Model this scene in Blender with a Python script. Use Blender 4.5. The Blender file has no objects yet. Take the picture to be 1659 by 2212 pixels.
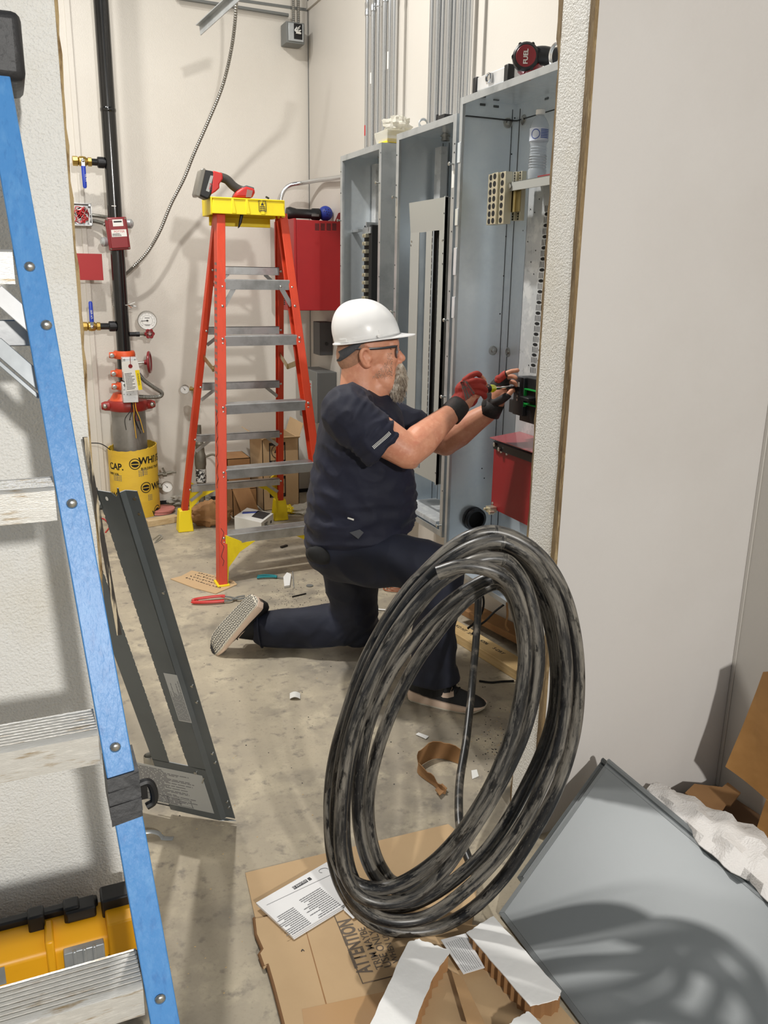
import bpy, bmesh, math, random
import numpy as np
from mathutils import Vector, Matrix, Quaternion
random.seed(7)
SC = bpy.context.scene
COL = SC.collection
PI = math.pi
# ------------------------------------------------------------------ camera
W_, H_ = 1659.0, 2212.0
FPX = 1820.0
YAW, PIT, ROL = math.radians(23.5), math.radians(15.6), math.radians(-0.95)
EYE = Vector((0, 0, 1.45))
_f = Vector((math.sin(YAW)*math.cos(PIT), math.cos(YAW)*math.cos(PIT), -math.sin(PIT)))
_r = Vector((math.cos(YAW), -math.sin(YAW), 0)); _d = _f.cross(_r)
CR = math.cos(ROL)*_r + math.sin(ROL)*_d
CD = -math.sin(ROL)*_r + math.cos(ROL)*_d
CF = _f
cam = bpy.data.cameras.new('camera'); camo = bpy.data.objects.new('camera', cam); COL.objects.link(camo)
cam.sensor_fit = 'HORIZONTAL'; cam.sensor_width = 36.0; cam.lens = FPX/W_*36.0
cam.clip_start = 0.05; cam.clip_end = 60
m = Matrix((CR, -CD, -CF)).transposed().to_4x4(); m.translation = EYE
camo.matrix_world = m
SC.camera = camo
# ------------------------------------------------------------------ light, world, exposure
SC.view_settings.view_transform = 'Standard'; SC.view_settings.look = 'None'
SC.view_settings.gamma = 1.0; SC.view_settings.use_curve_mapping = False
SC.view_settings.exposure = 0.0
wd = bpy.data.worlds.new('world'); SC.world = wd; wd.use_nodes = True
wd.node_tree.nodes['Background'].inputs[0].default_value = (0.86, 0.93, 1.0, 1)
wd.node_tree.nodes['Background'].inputs[1].default_value = 0.22
def area(name, loc, target, size, power, col=(1, .97, .92), shape='DISK'):
    l = bpy.data.lights.new(name, 'AREA'); l.shape = shape; l.size = size; l.energy = power; l.color = col
    if shape == 'RECTANGLE': l.size = size[0] if isinstance(size, tuple) else size
    o = bpy.data.objects.new(name, l); COL.objects.link(o); o.location = loc
    o.rotation_euler = (Vector(target)-Vector(loc)).to_track_quat('-Z', 'Y').to_euler()
    return o
area('front_lamp', (.28, -3.6, 2.85), (.7, 3.0, .6), .22, 190)
area('room_lamp', (.28, 3.55, 3.7), (.6, 2.6, 0), .14, 76)
area('rear_lamp', (-.5, 4.0, 4.0), (.6, 4.4, 0), .3, 34)

# ------------------------------------------------------------------ pixel helpers (1659 x 2212 frame) used to place things in the world
def ray(x, y):
    return CR*((x-W_/2)/FPX) + CD*((y-H_/2)/FPX) + CF
def aY(x, y, Y): d = ray(x, y); return EYE + d*(Y/d.y)
def aX(x, y, X): d = ray(x, y); return EYE + d*(X/d.x)
def aZ(x, y, Z=0.0): d = ray(x, y); return EYE + d*((Z-EYE.z)/d.z)
def aD(x, y, D): return EYE + ray(x, y)*D
def aP(x, y, p0, n):
    d = ray(x, y); n = Vector(n); return EYE + d*((Vector(p0)-EYE).dot(n)/d.dot(n))
V = Vector

# ------------------------------------------------------------------ colour + material helpers
def s2l(c):
    return tuple((x/12.92 if x <= .04045 else ((x+.055)/1.055)**2.4) for x in c)
def rgb(r, g, b): return s2l((r/255, g/255, b/255))
MATS = {}
def mat(name, col, rough=.5, metal=0.0, bump=None, var=None, spec=.5, trans=0, ior=1.45, coat=0, emit=None, sheen=0, alpha=1, stretch=None, sss=0, aniso=0):
    """bump=(kind, scale, strength, distance); var=(scale, colour2, amount_lo, amount_hi)"""
    if name in MATS: return MATS[name]
    m = bpy.data.materials.new(name); m.use_nodes = True
    nt = m.node_tree; N = nt.nodes; L = nt.links
    b = N['Principled BSDF']
    b.inputs['Base Color'].default_value = (*col, 1)
    b.inputs['Roughness'].default_value = rough; b.inputs['Metallic'].default_value = metal
    b.inputs['Specular IOR Level'].default_value = spec
    if trans: b.inputs['Transmission Weight'].default_value = trans; b.inputs['IOR'].default_value = ior
    if coat: b.inputs['Coat Weight'].default_value = coat; b.inputs['Coat Roughness'].default_value = .15
    if sheen: b.inputs['Sheen Weight'].default_value = sheen
    if sss:
        b.inputs['Subsurface Weight'].default_value = sss; b.inputs['Subsurface Radius'].default_value = (.012, .004, .002)
        b.inputs['Subsurface Scale'].default_value = 1.0
    if alpha < 1: b.inputs['Alpha'].default_value = alpha
    if aniso: b.inputs['Anisotropic'].default_value = aniso
    tc = N.new('ShaderNodeTexCoord'); src = tc.outputs['Object']
    if stretch:
        mp = N.new('ShaderNodeMapping'); mp.inputs['Scale'].default_value = stretch
        L.new(src, mp.inputs['Vector']); src = mp.outputs['Vector']
    if var:
        vs = var if isinstance(var, list) else [var]
        cur = None
        for (sc, c2, lo, hi) in vs:
            n = N.new('ShaderNodeTexNoise'); n.inputs['Scale'].default_value = sc; n.inputs['Detail'].default_value = 6
            n.inputs['Roughness'].default_value = .6
            L.new(src, n.inputs['Vector'])
            r = N.new('ShaderNodeValToRGB'); r.color_ramp.elements[0].position = lo; r.color_ramp.elements[1].position = hi
            L.new(n.outputs['Fac'], r.inputs['Fac'])
            mx = N.new('ShaderNodeMix'); mx.data_type = 'RGBA'
            L.new(r.outputs['Color'], mx.inputs[0])
            if cur is None: mx.inputs[6].default_value = (*col, 1)
            else: L.new(cur, mx.inputs[6])
            mx.inputs[7].default_value = (*c2, 1)
            cur = mx.outputs[2]
        L.new(cur, b.inputs['Base Color'])
    if bump:
        bs = bump if isinstance(bump, list) else [bump]
        prev = None
        for (kind, sc, st, dist) in bs:
            if kind == 'voronoi':
                t = N.new('ShaderNodeTexVoronoi'); t.inputs['Scale'].default_value = sc; t.feature = 'SMOOTH_F1'; out = t.outputs['Distance']
            elif kind == 'wave':
                t = N.new('ShaderNodeTexWave'); t.inputs['Scale'].default_value = sc; t.inputs['Distortion'].default_value = 2; out = t.outputs['Fac']
            else:
                t = N.new('ShaderNodeTexNoise'); t.inputs['Scale'].default_value = sc; t.inputs['Detail'].default_value = 4; out = t.outputs['Fac']
            L.new(src, t.inputs['Vector'])
            bp = N.new('ShaderNodeBump'); bp.inputs['Strength'].default_value = st; bp.inputs['Distance'].default_value = dist
            L.new(out, bp.inputs['Height'])
            if prev is not None: L.new(prev, bp.inputs['Normal'])
            prev = bp.outputs['Normal']
        L.new(prev, b.inputs['Normal'])
    if emit:
        b.inputs['Emission Color'].default_value = (*emit[0], 1); b.inputs['Emission Strength'].default_value = emit[1]
    MATS[name] = m
    return m

WALLC = rgb(216, 212, 204)
m_wall = mat('wall_frp', rgb(206, 201, 193), .42, bump=[('noise', 160, .10, .004)], var=(1.3, rgb(208, 203, 195), .45, .75))
m_wall_back = mat('wall_frp_back', rgb(214, 209, 200), .33, bump=[('noise', 190, .22, .004)], var=(1.1, rgb(204, 198, 188), .4, .8))
m_frp = mat('wall_pebbled', rgb(236, 235, 230), .42, bump=[('noise', 240, .55, .006), ('voronoi', 170, .35, .003)], var=(5, rgb(226, 221, 208), .5, .8))
m_osb = mat('panel_edge', rgb(168, 142, 102), .8, stretch=(25, 60, 3), var=[(2.0, rgb(122, 98, 66), .4, .62), (6, rgb(220, 196, 150), .55, .68)], bump=('noise', 30, .8, .01))
m_ply = mat('ply_edge', rgb(196, 170, 124), .8, stretch=(20, 20, 4), var=(6, rgb(120, 92, 58), .5, .7), bump=('noise', 60, .5, .01))
m_conc = mat('concrete', rgb(176, 165, 144), .72, var=[(1.1, rgb(146, 138, 124), .40, .66), (2.6, rgb(112, 107, 99), .50, .70), (6, rgb(188, 177, 154), .52, .66), (22, rgb(128, 121, 110), .56, .70), (90, rgb(150, 140, 124), .55, .8)],
             bump=[('noise', 9, .12, .02), ('noise', 120, .2, .003)])
m_steel = mat('aluminium', rgb(196, 197, 198), .34, .9, var=(14, rgb(160, 160, 160), .45, .75), bump=('noise', 50, .08, .002))
m_steel_worn = mat('aluminium_worn', rgb(222, 220, 214), .42, .45, stretch=(6, 40, 40), var=[(3, rgb(172, 150, 116), .56, .70), (7, rgb(240, 238, 232), .5, .7)], bump=('noise', 30, .2, .003))
m_alu_brt = mat('aluminium_bright', rgb(228, 228, 228), .4, .55, var=(9, rgb(206, 206, 205), .4, .7))
m_galv = mat('galvanised', rgb(232, 240, 246), .26, .55, var=[(3, rgb(214, 225, 234), .4, .7), (40, rgb(224, 233, 240), .45, .7)], bump=('noise', 2.2, .05, .05))
m_galv2 = mat('galvanised_matt', rgb(186, 190, 192), .38, .6, var=[(9, rgb(158, 163, 166), .45, .7)], bump=('noise', 5, .1, .02))
m_galv_dull = mat('galvanised_spangle', rgb(206, 209, 211), .42, .35, var=[(16, rgb(228, 230, 230), .5, .62), (30, rgb(176, 179, 181), .58, .72)])
m_emt = mat('conduit_zinc', rgb(206, 208, 210), .24, .95)
m_chrome = mat('chrome', rgb(215, 215, 215), .15, 1.0)
m_bolt = mat('zinc_bolt', rgb(190, 190, 186), .28, 1.0)
m_greycan = mat('grey_enamel', rgb(148, 152, 152), .38, 0.1, bump=('noise', 300, .05, .002))
m_greydf = mat('grey_deadfront', rgb(166, 168, 164), .42, 0.05)
m_greysheet = mat('grey_sheet', rgb(124, 129, 131), .40, 0.1, bump=('noise', 500, .06, .001), var=(2, rgb(118, 123, 125), .4, .7))
m_greydark = mat('dark_grey_enamel', rgb(88, 94, 96), .36, 0.1, bump=('noise', 400, .05, .001), var=(5, rgb(76, 81, 83), .4, .75))
m_greybox = mat('grey_box', rgb(112, 114, 112), .5)
m_black = mat('black_plastic', rgb(22, 22, 24), .45)
m_blackm = mat('black_matt', rgb(16, 16, 17), .8)
m_blackpipe = mat('black_pipe', rgb(12, 12, 13), .16, .0, coat=.5, var=(5, rgb(24, 24, 26), .5, .7))
m_red = mat('red_enamel', rgb(160, 20, 25), .4, var=(3, rgb(148, 16, 22), .4, .7))
m_reddark = mat('red_dark', rgb(128, 22, 30), .36, coat=.3)
m_redplaque = mat('red_plaque', rgb(160, 26, 30), .5)
m_redplast = mat('red_plastic', rgb(196, 44, 40), .4)
m_redbarrier = mat('red_barrier', rgb(150, 28, 33), .5, bump=('noise', 300, .1, .001))
m_pink = mat('pink_barrier', rgb(190, 92, 96), .2, coat=.6, trans=.25)
m_orange = mat('orange_fibreglass', rgb(208, 66, 34), .42, var=[(6, rgb(192, 56, 28), .45, .7), (40, rgb(178, 70, 44), .62, .75)], stretch=(3, 3, .6), bump=('noise', 60, .08, .002))
m_oranged = mat('orange_casting', rgb(214, 84, 40), .45)
m_redcast = mat('red_casting', rgb(150, 40, 34), .42)
m_yellow = mat('yellow_plastic', rgb(238, 212, 26), .42, var=(7, rgb(216, 186, 18), .55, .72))
m_yeltool = mat('yellow_tool', rgb(232, 166, 20), .4, var=(4, rgb(214, 148, 16), .5, .7))
m_blue = mat('blue_fibreglass', rgb(78, 142, 206), .38, stretch=(22, 22, 1.2), var=[(3, rgb(98, 156, 214), .5, .75), (5, rgb(68, 126, 190), .55, .75)], bump=[('noise', 8, .25, .003)])
m_bluep = mat('blue_handle', rgb(26, 58, 168), .35)
m_bluetop = mat('blue_ball', rgb(34, 56, 150), .5)
m_brass = mat('brass', rgb(188, 158, 84), .3, .9)
m_brassd = mat('brass_bracket', rgb(196, 180, 130), .3, .9, stretch=(1, 40, 1), var=(6, rgb(140, 120, 74), .4, .6))
m_tin = mat('tinned_lug', rgb(214, 208, 186), .35, .75)
m_white = mat('white_paint', rgb(236, 236, 234), .45)
m_paper = mat('paper', rgb(236, 236, 236), .6)
m_foil = mat('foil_white', rgb(240, 240, 238), .38, bump=('noise', 14, .3, .01))
m_label = mat('label_white', rgb(224, 224, 220), .5)
m_labelg = mat('label_grey', rgb(168, 170, 168), .45)
m_ink = mat('ink', rgb(44, 44, 48), .6)
m_inkg = mat('ink_grey', rgb(110, 110, 112), .6)
m_inkcard = mat('ink_on_card', rgb(108, 96, 84), .8)
m_inkred = mat('ink_red', rgb(190, 40, 44), .5)
m_inkblue = mat('ink_blue', rgb(52, 78, 160), .5)
m_card = mat('cardboard', rgb(196, 167, 128), .8, var=(2.5, rgb(186, 156, 118), .4, .7), bump=('noise', 120, .12, .002))
m_card2 = mat('cardboard_dark', rgb(160, 120, 78), .82, var=(5, rgb(138, 100, 64), .4, .7), bump=('noise', 40, .2, .003))
m_cardedge = mat('cardboard_edge', rgb(122, 88, 56), .9, bump=('noise', 200, .4, .003))
m_tape = mat('packing_tape', rgb(188, 150, 106), .25, coat=.5)
m_kraft = mat('kraft_paper', rgb(176, 130, 76), .6, var=(4, rgb(156, 112, 62), .4, .7), bump=[('noise', 5, .5, .03)])
m_wood = mat('lumber', rgb(212, 184, 134), .7, stretch=(2, 2, 22), var=(2.5, rgb(184, 150, 98), .4, .7))
m_wood2 = mat('lumber_pale', rgb(202, 180, 142), .7, stretch=(3, 20, 20), var=(3, rgb(178, 150, 108), .4, .7))
m_foam = mat('foam_wrap', rgb(226, 222, 218), .5, bump=[('voronoi', 260, .5, .002), ('noise', 14, .5, .02)], spec=.6)
m_skin = mat('skin', rgb(212, 150, 120), .46, sss=.10, var=[(14, rgb(194, 122, 98), .45, .75), (60, rgb(218, 158, 130), .5, .7)], bump=[('noise', 260, .12, .001), ('noise', 30, .1, .003)])
m_shirt = mat('navy_tee', rgb(13, 18, 42), .75, sheen=.03, bump=[('noise', 700, .15, .0008), ('noise', 7, .35, .02)], var=(4, rgb(10, 14, 34), .4, .7))
m_pants = mat('navy_trousers', rgb(20, 26, 46), .75, sheen=.04, bump=[('noise', 600, .15, .0008), ('noise', 6, .4, .02)], var=[(5, rgb(14, 19, 36), .4, .7), (9, rgb(44, 49, 66), .64, .8)])
m_beard = mat('beard_hair', rgb(172, 160, 144), .55, var=[(60, rgb(214, 206, 192), .48, .66), (25, rgb(112, 94, 76), .54, .68)])
m_hair = mat('short_hair', rgb(178, 132, 106), .6, var=(90, rgb(150, 112, 90), .4, .7), bump=('noise', 400, .5, .002))
m_hat = mat('hard_hat_shell', rgb(238, 238, 238), .32, coat=.25, bump=('noise', 30, .02, .002))
m_strap = mat('grey_strap', rgb(72, 74, 80), .75, bump=('wave', 160, .3, .001))
m_glovered = mat('glove_red', rgb(168, 58, 46), .75, bump=('noise', 220, .4, .002), var=(14, rgb(150, 38, 32), .4, .7))
m_gloveblk = mat('glove_black', rgb(36, 34, 34), .7, bump=('noise', 180, .4, .002), var=(12, rgb(70, 52, 46), .5, .75))
m_glovegrey = mat('glove_grey', rgb(96, 92, 88), .6, stretch=(40, 8, 8), var=(8, rgb(150, 80, 70), .55, .62))
m_sole = mat('shoe_sole', rgb(214, 190, 170), .6)
m_outsole = mat('outsole_tread', rgb(206, 200, 184), .65)
m_shoe = mat('shoe_black', rgb(26, 26, 28), .6, bump=('noise', 300, .4, .001))
m_lens = mat('lens', (.9, .93, .95), .03, trans=.92, ior=1.1)
m_frame = mat('glasses_frame', rgb(36, 38, 44), .3)
m_green = mat('green_part', rgb(20, 150, 60), .4)
def path_mat(name, col, dust, dark):
    m = bpy.data.materials.new(name); m.use_nodes = True; nt = m.node_tree; N = nt.nodes; L = nt.links; b = N['Principled BSDF']
    a = N.new('ShaderNodeAttribute'); a.attribute_name = 'path'
    cur = None
    for sc, det, lo, hi, c in (((4, .8, .8), 5, .45, .60, dust), ((16, .9, .9), 5, .53, .62, dark), ((40, 5, 5), 6, .56, .70, dark), ((60, 6, 6), 6, .60, .70, dust)):
        mp = N.new('ShaderNodeMapping'); mp.inputs['Scale'].default_value = sc; mp.inputs['Location'].default_value = (sc[0]*3.7, 0, 0); L.new(a.outputs['Vector'], mp.inputs['Vector'])
        n = N.new('ShaderNodeTexNoise'); n.inputs['Scale'].default_value = 1.0; n.inputs['Detail'].default_value = det; n.inputs['Roughness'].default_value = .68; L.new(mp.outputs['Vector'], n.inputs['Vector'])
        r = N.new('ShaderNodeValToRGB'); r.color_ramp.elements[0].position = lo; r.color_ramp.elements[1].position = hi; L.new(n.outputs['Fac'], r.inputs['Fac'])
        mx = N.new('ShaderNodeMix'); mx.data_type = 'RGBA'; L.new(r.outputs['Color'], mx.inputs[0])
        if cur is None: mx.inputs[6].default_value = (*col, 1)
        else: L.new(cur, mx.inputs[6])
        mx.inputs[7].default_value = (*c, 1); cur = mx.outputs[2]
    L.new(cur, b.inputs['Base Color']); b.inputs['Roughness'].default_value = .34
    return m
m_cable = mat('cable_jacket_unused', rgb(30, 29, 29), .42, stretch=(9, 9, 5), var=[(1.4, rgb(132, 124, 112), .44, .62), (4, rgb(112, 106, 98), .48, .62), (2.2, rgb(22, 22, 22), .52, .64)], bump=('noise', 14, .25, .003))
m_cable = path_mat('cable_dusty', rgb(36, 36, 37), rgb(126, 121, 112), rgb(20, 20, 21))
m_cable2 = mat('cable_black', rgb(20, 20, 20), .35, stretch=(14, 14, 6), var=[(2.5, rgb(96, 90, 82), .52, .66)])
m_clear = mat('clear_plastic', (.90, .94, .98), .08, trans=.80, ior=1.2)
m_water = mat('water', (.95, .97, .98), .02, trans=.97, ior=1.18)
m_bagplast = mat('poly_bag', (.9, .88, .8), .3, trans=.6, ior=1.05)
m_sonotube = mat('yellow_tube', rgb(226, 188, 60), .6, var=(4, rgb(206, 166, 50), .45, .75), stretch=(1, 1, 3))
m_pipegrey = mat('grey_pipe', rgb(150, 148, 144), .42, .55, var=[(5, rgb(122, 120, 116), .4, .7)])
m_ironpipe = mat('iron_fitting', rgb(120, 116, 104), .5, .5, var=(14, rgb(90, 86, 76), .4, .7))
m_mc = mat('armoured_cable', rgb(150, 148, 142), .35, .85)
m_glass_dial = mat('dial_face', rgb(232, 232, 230), .35)
m_wire_red = mat('wire_red', rgb(190, 34, 40), .4)
m_wire_wht = mat('wire_white', rgb(220, 220, 216), .4)
m_wire_yel = mat('wire_yellow', rgb(220, 170, 40), .4)
m_copper = mat('wire_copper', rgb(176, 108, 78), .4, .5)
m_teal = mat('teal_grip', rgb(20, 130, 140), .4)
m_pinkdisc = mat('pink_disc', rgb(190, 120, 110), .6)
# ------------------------------------------------------------------ mesh helpers
def basis(n, up=(0, 0, 1)):
    n = V(n).normalized(); u = V(up)
    if abs(n.dot(u)) > .98: u = V((1, 0, 0))
    x = u.cross(n).normalized(); y = n.cross(x).normalized()
    return x, y, n
def frame(o, x, z):
    """matrix with origin o, local x axis x, local z axis z"""
    z = V(z).normalized(); x = V(x); x = (x-z*x.dot(z)).normalized(); y = z.cross(x)
    M_ = Matrix((x, y, z)).transposed().to_4x4(); M_.translation = V(o); return M_
def cr(pts, n=6, closed=False):
    pts = [V(p) for p in pts]; out = []
    N = len(pts)
    rng = range(N if closed else N-1)
    for i in rng:
        p1 = pts[i]; p2 = pts[(i+1) % N]
        p0 = pts[(i-1) % N] if (closed or i > 0) else p1*2-p2
        p3 = pts[(i+2) % N] if (closed or i+2 < N) else p2*2-p1
        for k in range(n):
            t = k/n
            out.append(.5*((2*p1)+(p2-p0)*t+(2*p0-5*p1+4*p2-p3)*t*t+(-p0+3*p1-3*p2+p3)*t**3))
    if not closed: out.append(pts[-1])
    return out
class MB:
    def __init__(s, M=None): s.v = []; s.f = []; s.M = M
    def add(s, vs, fs):
        k = len(s.v)
        if s.M is not None: vs = [s.M @ V(p) for p in vs]
        s.v += [tuple(p) for p in vs]; s.f += [tuple(i+k for i in f) for f in fs]; return s
    def box(s, lo, hi):
        x0, y0, z0 = lo; x1, y1, z1 = hi
        return s.add([(x0, y0, z0), (x1, y0, z0), (x1, y1, z0), (x0, y1, z0), (x0, y0, z1), (x1, y0, z1), (x1, y1, z1), (x0, y1, z1)],
                     [(0, 3, 2, 1), (4, 5, 6, 7), (0, 1, 5, 4), (1, 2, 6, 5), (2, 3, 7, 6), (3, 0, 4, 7)])
    def cbox(s, c, sz): return s.box([c[i]-sz[i]/2 for i in range(3)], [c[i]+sz[i]/2 for i in range(3)])
    def bar(s, a, b, w, h, up=(0, 0, 1)):
        """box beam from a to b; w across, h along 'up'"""
        a = V(a); b = V(b); z = (b-a).normalized(); u = V(up); x = u.cross(z)
        if x.length < 1e-4: x = V((1, 0, 0))
        x.normalize(); y = z.cross(x)
        vs = []
        for p in (a, b):
            for sx, sy in ((-1, -1), (1, -1), (1, 1), (-1, 1)): vs.append(p+x*(sx*w/2)+y*(sy*h/2))
        return s.add(vs, [(0, 3, 2, 1), (4, 5, 6, 7), (0, 1, 5, 4), (1, 2, 6, 5), (2, 3, 7, 6), (3, 0, 4, 7)])
    def cyl(s, a, b, r, r2=None, n=20, caps=True):
        a = V(a); b = V(b); r2 = r if r2 is None else r2
        x, y, z = basis(b-a); vs = []
        for p, q in ((a, r), (b, r2)):
            for i in range(n):
                t = 2*PI*i/n; vs.append(p+x*(q*math.cos(t))+y*(q*math.sin(t)))
        fs = [(i, (i+1) % n, n+(i+1) % n, n+i) for i in range(n)]
        if caps: fs += [tuple(range(n-1, -1, -1)), tuple(range(n, 2*n))]
        return s.add(vs, fs)
    def lathe(s, prof, o, axis, n=32, closed=False):
        """prof: list of (radius, height along axis)"""
        o = V(o); x, y, z = basis(axis); vs = []; m_ = len(prof)
        for (r, h) in prof:
            for i in range(n):
                t = 2*PI*i/n; vs.append(o+z*h+x*(r*math.cos(t))+y*(r*math.sin(t)))
        fs = []
        for j in range(m_ if closed else m_-1):
            k = (j+1) % m_
            for i in range(n): fs.append((j*n+i, j*n+(i+1) % n, k*n+(i+1) % n, k*n+i))
        if not closed:
            if prof[0][0] > 1e-6: fs.append(tuple(range(n-1, -1, -1)))
            if prof[-1][0] > 1e-6: fs.append(tuple(range((m_-1)*n, m_*n)))
        return s.add(vs, fs)
    def tube(s, pts, r, n=10, closed=False, caps=True, flat=1.0, up=None):
        pts = [V(p) for p in pts]; N = len(pts)
        rr = r if isinstance(r, (list, tuple)) else [r]*N
        T = []
        for i in range(N):
            a = pts[(i-1) % N] if (closed or i > 0) else pts[i]
            b = pts[(i+1) % N] if (closed or i < N-1) else pts[i]
            t = (b-a); T.append(t.normalized() if t.length > 1e-9 else V((0, 0, 1)))
        x, y, _ = basis(T[0], up or (0, 0, 1)); vs = []
        for i in range(N):
            if i > 0:
                q = T[i-1].rotation_difference(T[i]); x = q @ x
            x = (x-T[i]*x.dot(T[i])).normalized(); y = T[i].cross(x)
            if up is not None:
                y = V(up)-T[i]*V(up).dot(T[i]); y.normalize(); x = y.cross(T[i])
            for k in range(n):
                a = 2*PI*k/n; vs.append(pts[i]+x*(rr[i]*math.cos(a))+y*(rr[i]*flat*math.sin(a)))
        fs = []
        for j in range(N if closed else N-1):
            k = (j+1) % N
            for i in range(n): fs.append((j*n+i, j*n+(i+1) % n, k*n+(i+1) % n, k*n+i))
        if not closed and caps: fs += [tuple(range(n-1, -1, -1)), tuple(range((N-1)*n, N*n))]
        return s.add(vs, fs)
    def ext(s, poly, depth):
        """poly: 3d points (planar), depth: vector"""
        poly = [V(p) for p in poly]; d = V(depth); n = len(poly)
        vs = poly+[p+d for p in poly]
        fs = [tuple(range(n-1, -1, -1)), tuple(range(n, 2*n))]+[(i, (i+1) % n, n+(i+1) % n, n+i) for i in range(n)]
        return s.add(vs, fs)
    def quad(s, a, b, c, d): return s.add([a, b, c, d], [(0, 1, 2, 3)])
    def ell(s, c, r, M=None, n=20, m=12):
        c = V(c); vs = []; fs = []
        R_ = M if M is not None else Matrix.Identity(3)
        vs.append(c+R_ @ V((0, 0, r[2])))
        for j in range(1, m):
            p = PI*j/m
            for i in range(n):
                t = 2*PI*i/n; vs.append(c+R_ @ V((r[0]*math.sin(p)*math.cos(t), r[1]*math.sin(p)*math.sin(t), r[2]*math.cos(p))))
        vs.append(c+R_ @ V((0, 0, -r[2])))
        for i in range(n): fs.append((0, 1+i, 1+(i+1) % n))
        for j in range(m-2):
            for i in range(n): fs.append((1+j*n+i, 1+(j+1)*n+i, 1+(j+1)*n+(i+1) % n, 1+j*n+(i+1) % n))
        L_ = len(vs)-1; b = 1+(m-2)*n
        for i in range(n): fs.append((b+i, L_, b+(i+1) % n))
        return s.add(vs, fs)
    def grid(s, P, thick=None):
        """P: rows of points; optional solid thickness vector"""
        R_ = len(P); C_ = len(P[0]); vs = [V(p) for row in P for p in row]
        fs = [(i*C_+j, i*C_+j+1, (i+1)*C_+j+1, (i+1)*C_+j) for i in range(R_-1) for j in range(C_-1)]
        if thick is not None:
            t = V(thick); k = len(vs); vs = vs+[p+t for p in vs]
            fs += [tuple(k+i for i in reversed(f)) for f in fs[:]]
            bd = [j for j in range(C_)]+[i*C_+C_-1 for i in range(1, R_)]+[(R_-1)*C_+j for j in range(C_-2, -1, -1)]+[i*C_ for i in range(R_-2, 0, -1)]
            for a, b in zip(bd, bd[1:]+bd[:1]): fs.append((b, a, a+k, b+k))
        return s.add(vs, fs)
    def loft(s, rings, caps=True):
        n = len(rings[0]); vs = [V(p) for r in rings for p in r]; fs = []
        for j in range(len(rings)-1):
            for i in range(n): fs.append((j*n+i, j*n+(i+1) % n, (j+1)*n+(i+1) % n, (j+1)*n+i))
        if caps: fs += [tuple(range(n-1, -1, -1)), tuple(range((len(rings)-1)*n, len(rings)*n))]
        return s.add(vs, fs)
    def build(s, name, m, parent=None, bevel=0, smooth=35, seg=2, remesh=0, smit=0, subs=0, weight=True):
        me = bpy.data.meshes.new(name); me.from_pydata(s.v, [], s.f)
        bm = bmesh.new(); bm.from_mesh(me); bmesh.ops.recalc_face_normals(bm, faces=bm.faces); bm.to_mesh(me); bm.free()
        me.materials.append(m)
        o = bpy.data.objects.new(name, me); COL.objects.link(o)
        if bevel:
            b = o.modifiers.new('bevel', 'BEVEL'); b.width = bevel; b.segments = seg; b.limit_method = 'ANGLE'; b.angle_limit = math.radians(40)
        if remesh:
            r = o.modifiers.new('remesh', 'REMESH'); r.mode = 'VOXEL'; r.voxel_size = remesh; r.use_smooth_shade = True
            if smit:
                q = o.modifiers.new('smooth', 'SMOOTH'); q.iterations = smit; q.factor = .5
        if subs:
            q = o.modifiers.new('subs', 'SUBSURF'); q.levels = subs; q.render_levels = subs
        if smooth and not remesh:
            me.shade_smooth(); me.set_sharp_from_angle(angle=math.radians(smooth))
        if parent is not None: o.parent = parent
        return o
def thing(name, label, cat, group=None):
    o = bpy.data.objects.new(name, None); COL.objects.link(o); o.empty_display_size = .05
    o['label'] = label; o['category'] = cat
    if group: o['group'] = group
    return o
def tag(o, label, cat, group=None, kind=None):
    o['label'] = label; o['category'] = cat
    if group: o['group'] = group
    if kind: o['kind'] = kind
    return o
def struct(o): o['kind'] = 'structure'; return o
def finish(o):
    """bake the modifiers of o into its mesh"""
    dg = bpy.context.evaluated_depsgraph_get(); e = o.evaluated_get(dg)
    me = bpy.data.meshes.new_from_object(e, depsgraph=dg); o.modifiers.clear(); o.data = me; return o
def text(s, size, M, m, name='lettering', parent=None, ext=.0003, align='LEFT', sx=1.0, bold=0):
    c = bpy.data.curves.new(name, 'FONT'); c.body = s; c.size = size; c.extrude = ext; c.align_x = align; c.offset = bold
    c.resolution_u = 3
    o = bpy.data.objects.new(name+'_tmp', c); COL.objects.link(o)
    dg = bpy.context.evaluated_depsgraph_get()
    me = bpy.data.meshes.new_from_object(o.evaluated_get(dg)); me.name = name
    bpy.data.objects.remove(o)
    S = Matrix.Diagonal((sx, 1, 1, 1))
    me.transform(M @ S); me.materials.clear(); me.materials.append(m)
    ob = bpy.data.objects.new(name, me); COL.objects.link(ob)
    if parent is not None: ob.parent = parent
    return ob
def merge(objs, name, parent=None):
    """join several meshes of one part into one object"""
    base = objs[0]; bm = bmesh.new()
    mats = []
    for o in objs:
        for mm in o.data.materials:
            if mm not in mats: mats.append(mm)
    for o in objs:
        k = len(bm.faces); bm.from_mesh(o.data); bm.faces.ensure_lookup_table()
        idx = [mats.index(mm) for mm in o.data.materials]
        for f in bm.faces[k:]: f.material_index = idx[f.material_index] if idx else 0
    me = bpy.data.meshes.new(name); bm.to_mesh(me); bm.free()
    for mm in mats: me.materials.append(mm)
    for o in objs: bpy.data.objects.remove(o)
    ob = bpy.data.objects.new(name, me); COL.objects.link(ob)
    if parent is not None: ob.parent = parent
    return ob
def copy_tree(o, dx, label=None, group=None):
    r = o.copy(); COL.objects.link(r); r.location = o.location+V(dx)
    if label: r['label'] = label
    if group: r['group'] = group
    for ch in list(o.children):
        c = ch.copy(); COL.objects.link(c); c.parent = r
        for g in ch.children:
            d = g.copy(); COL.objects.link(d); d.parent = c
    return r
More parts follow.
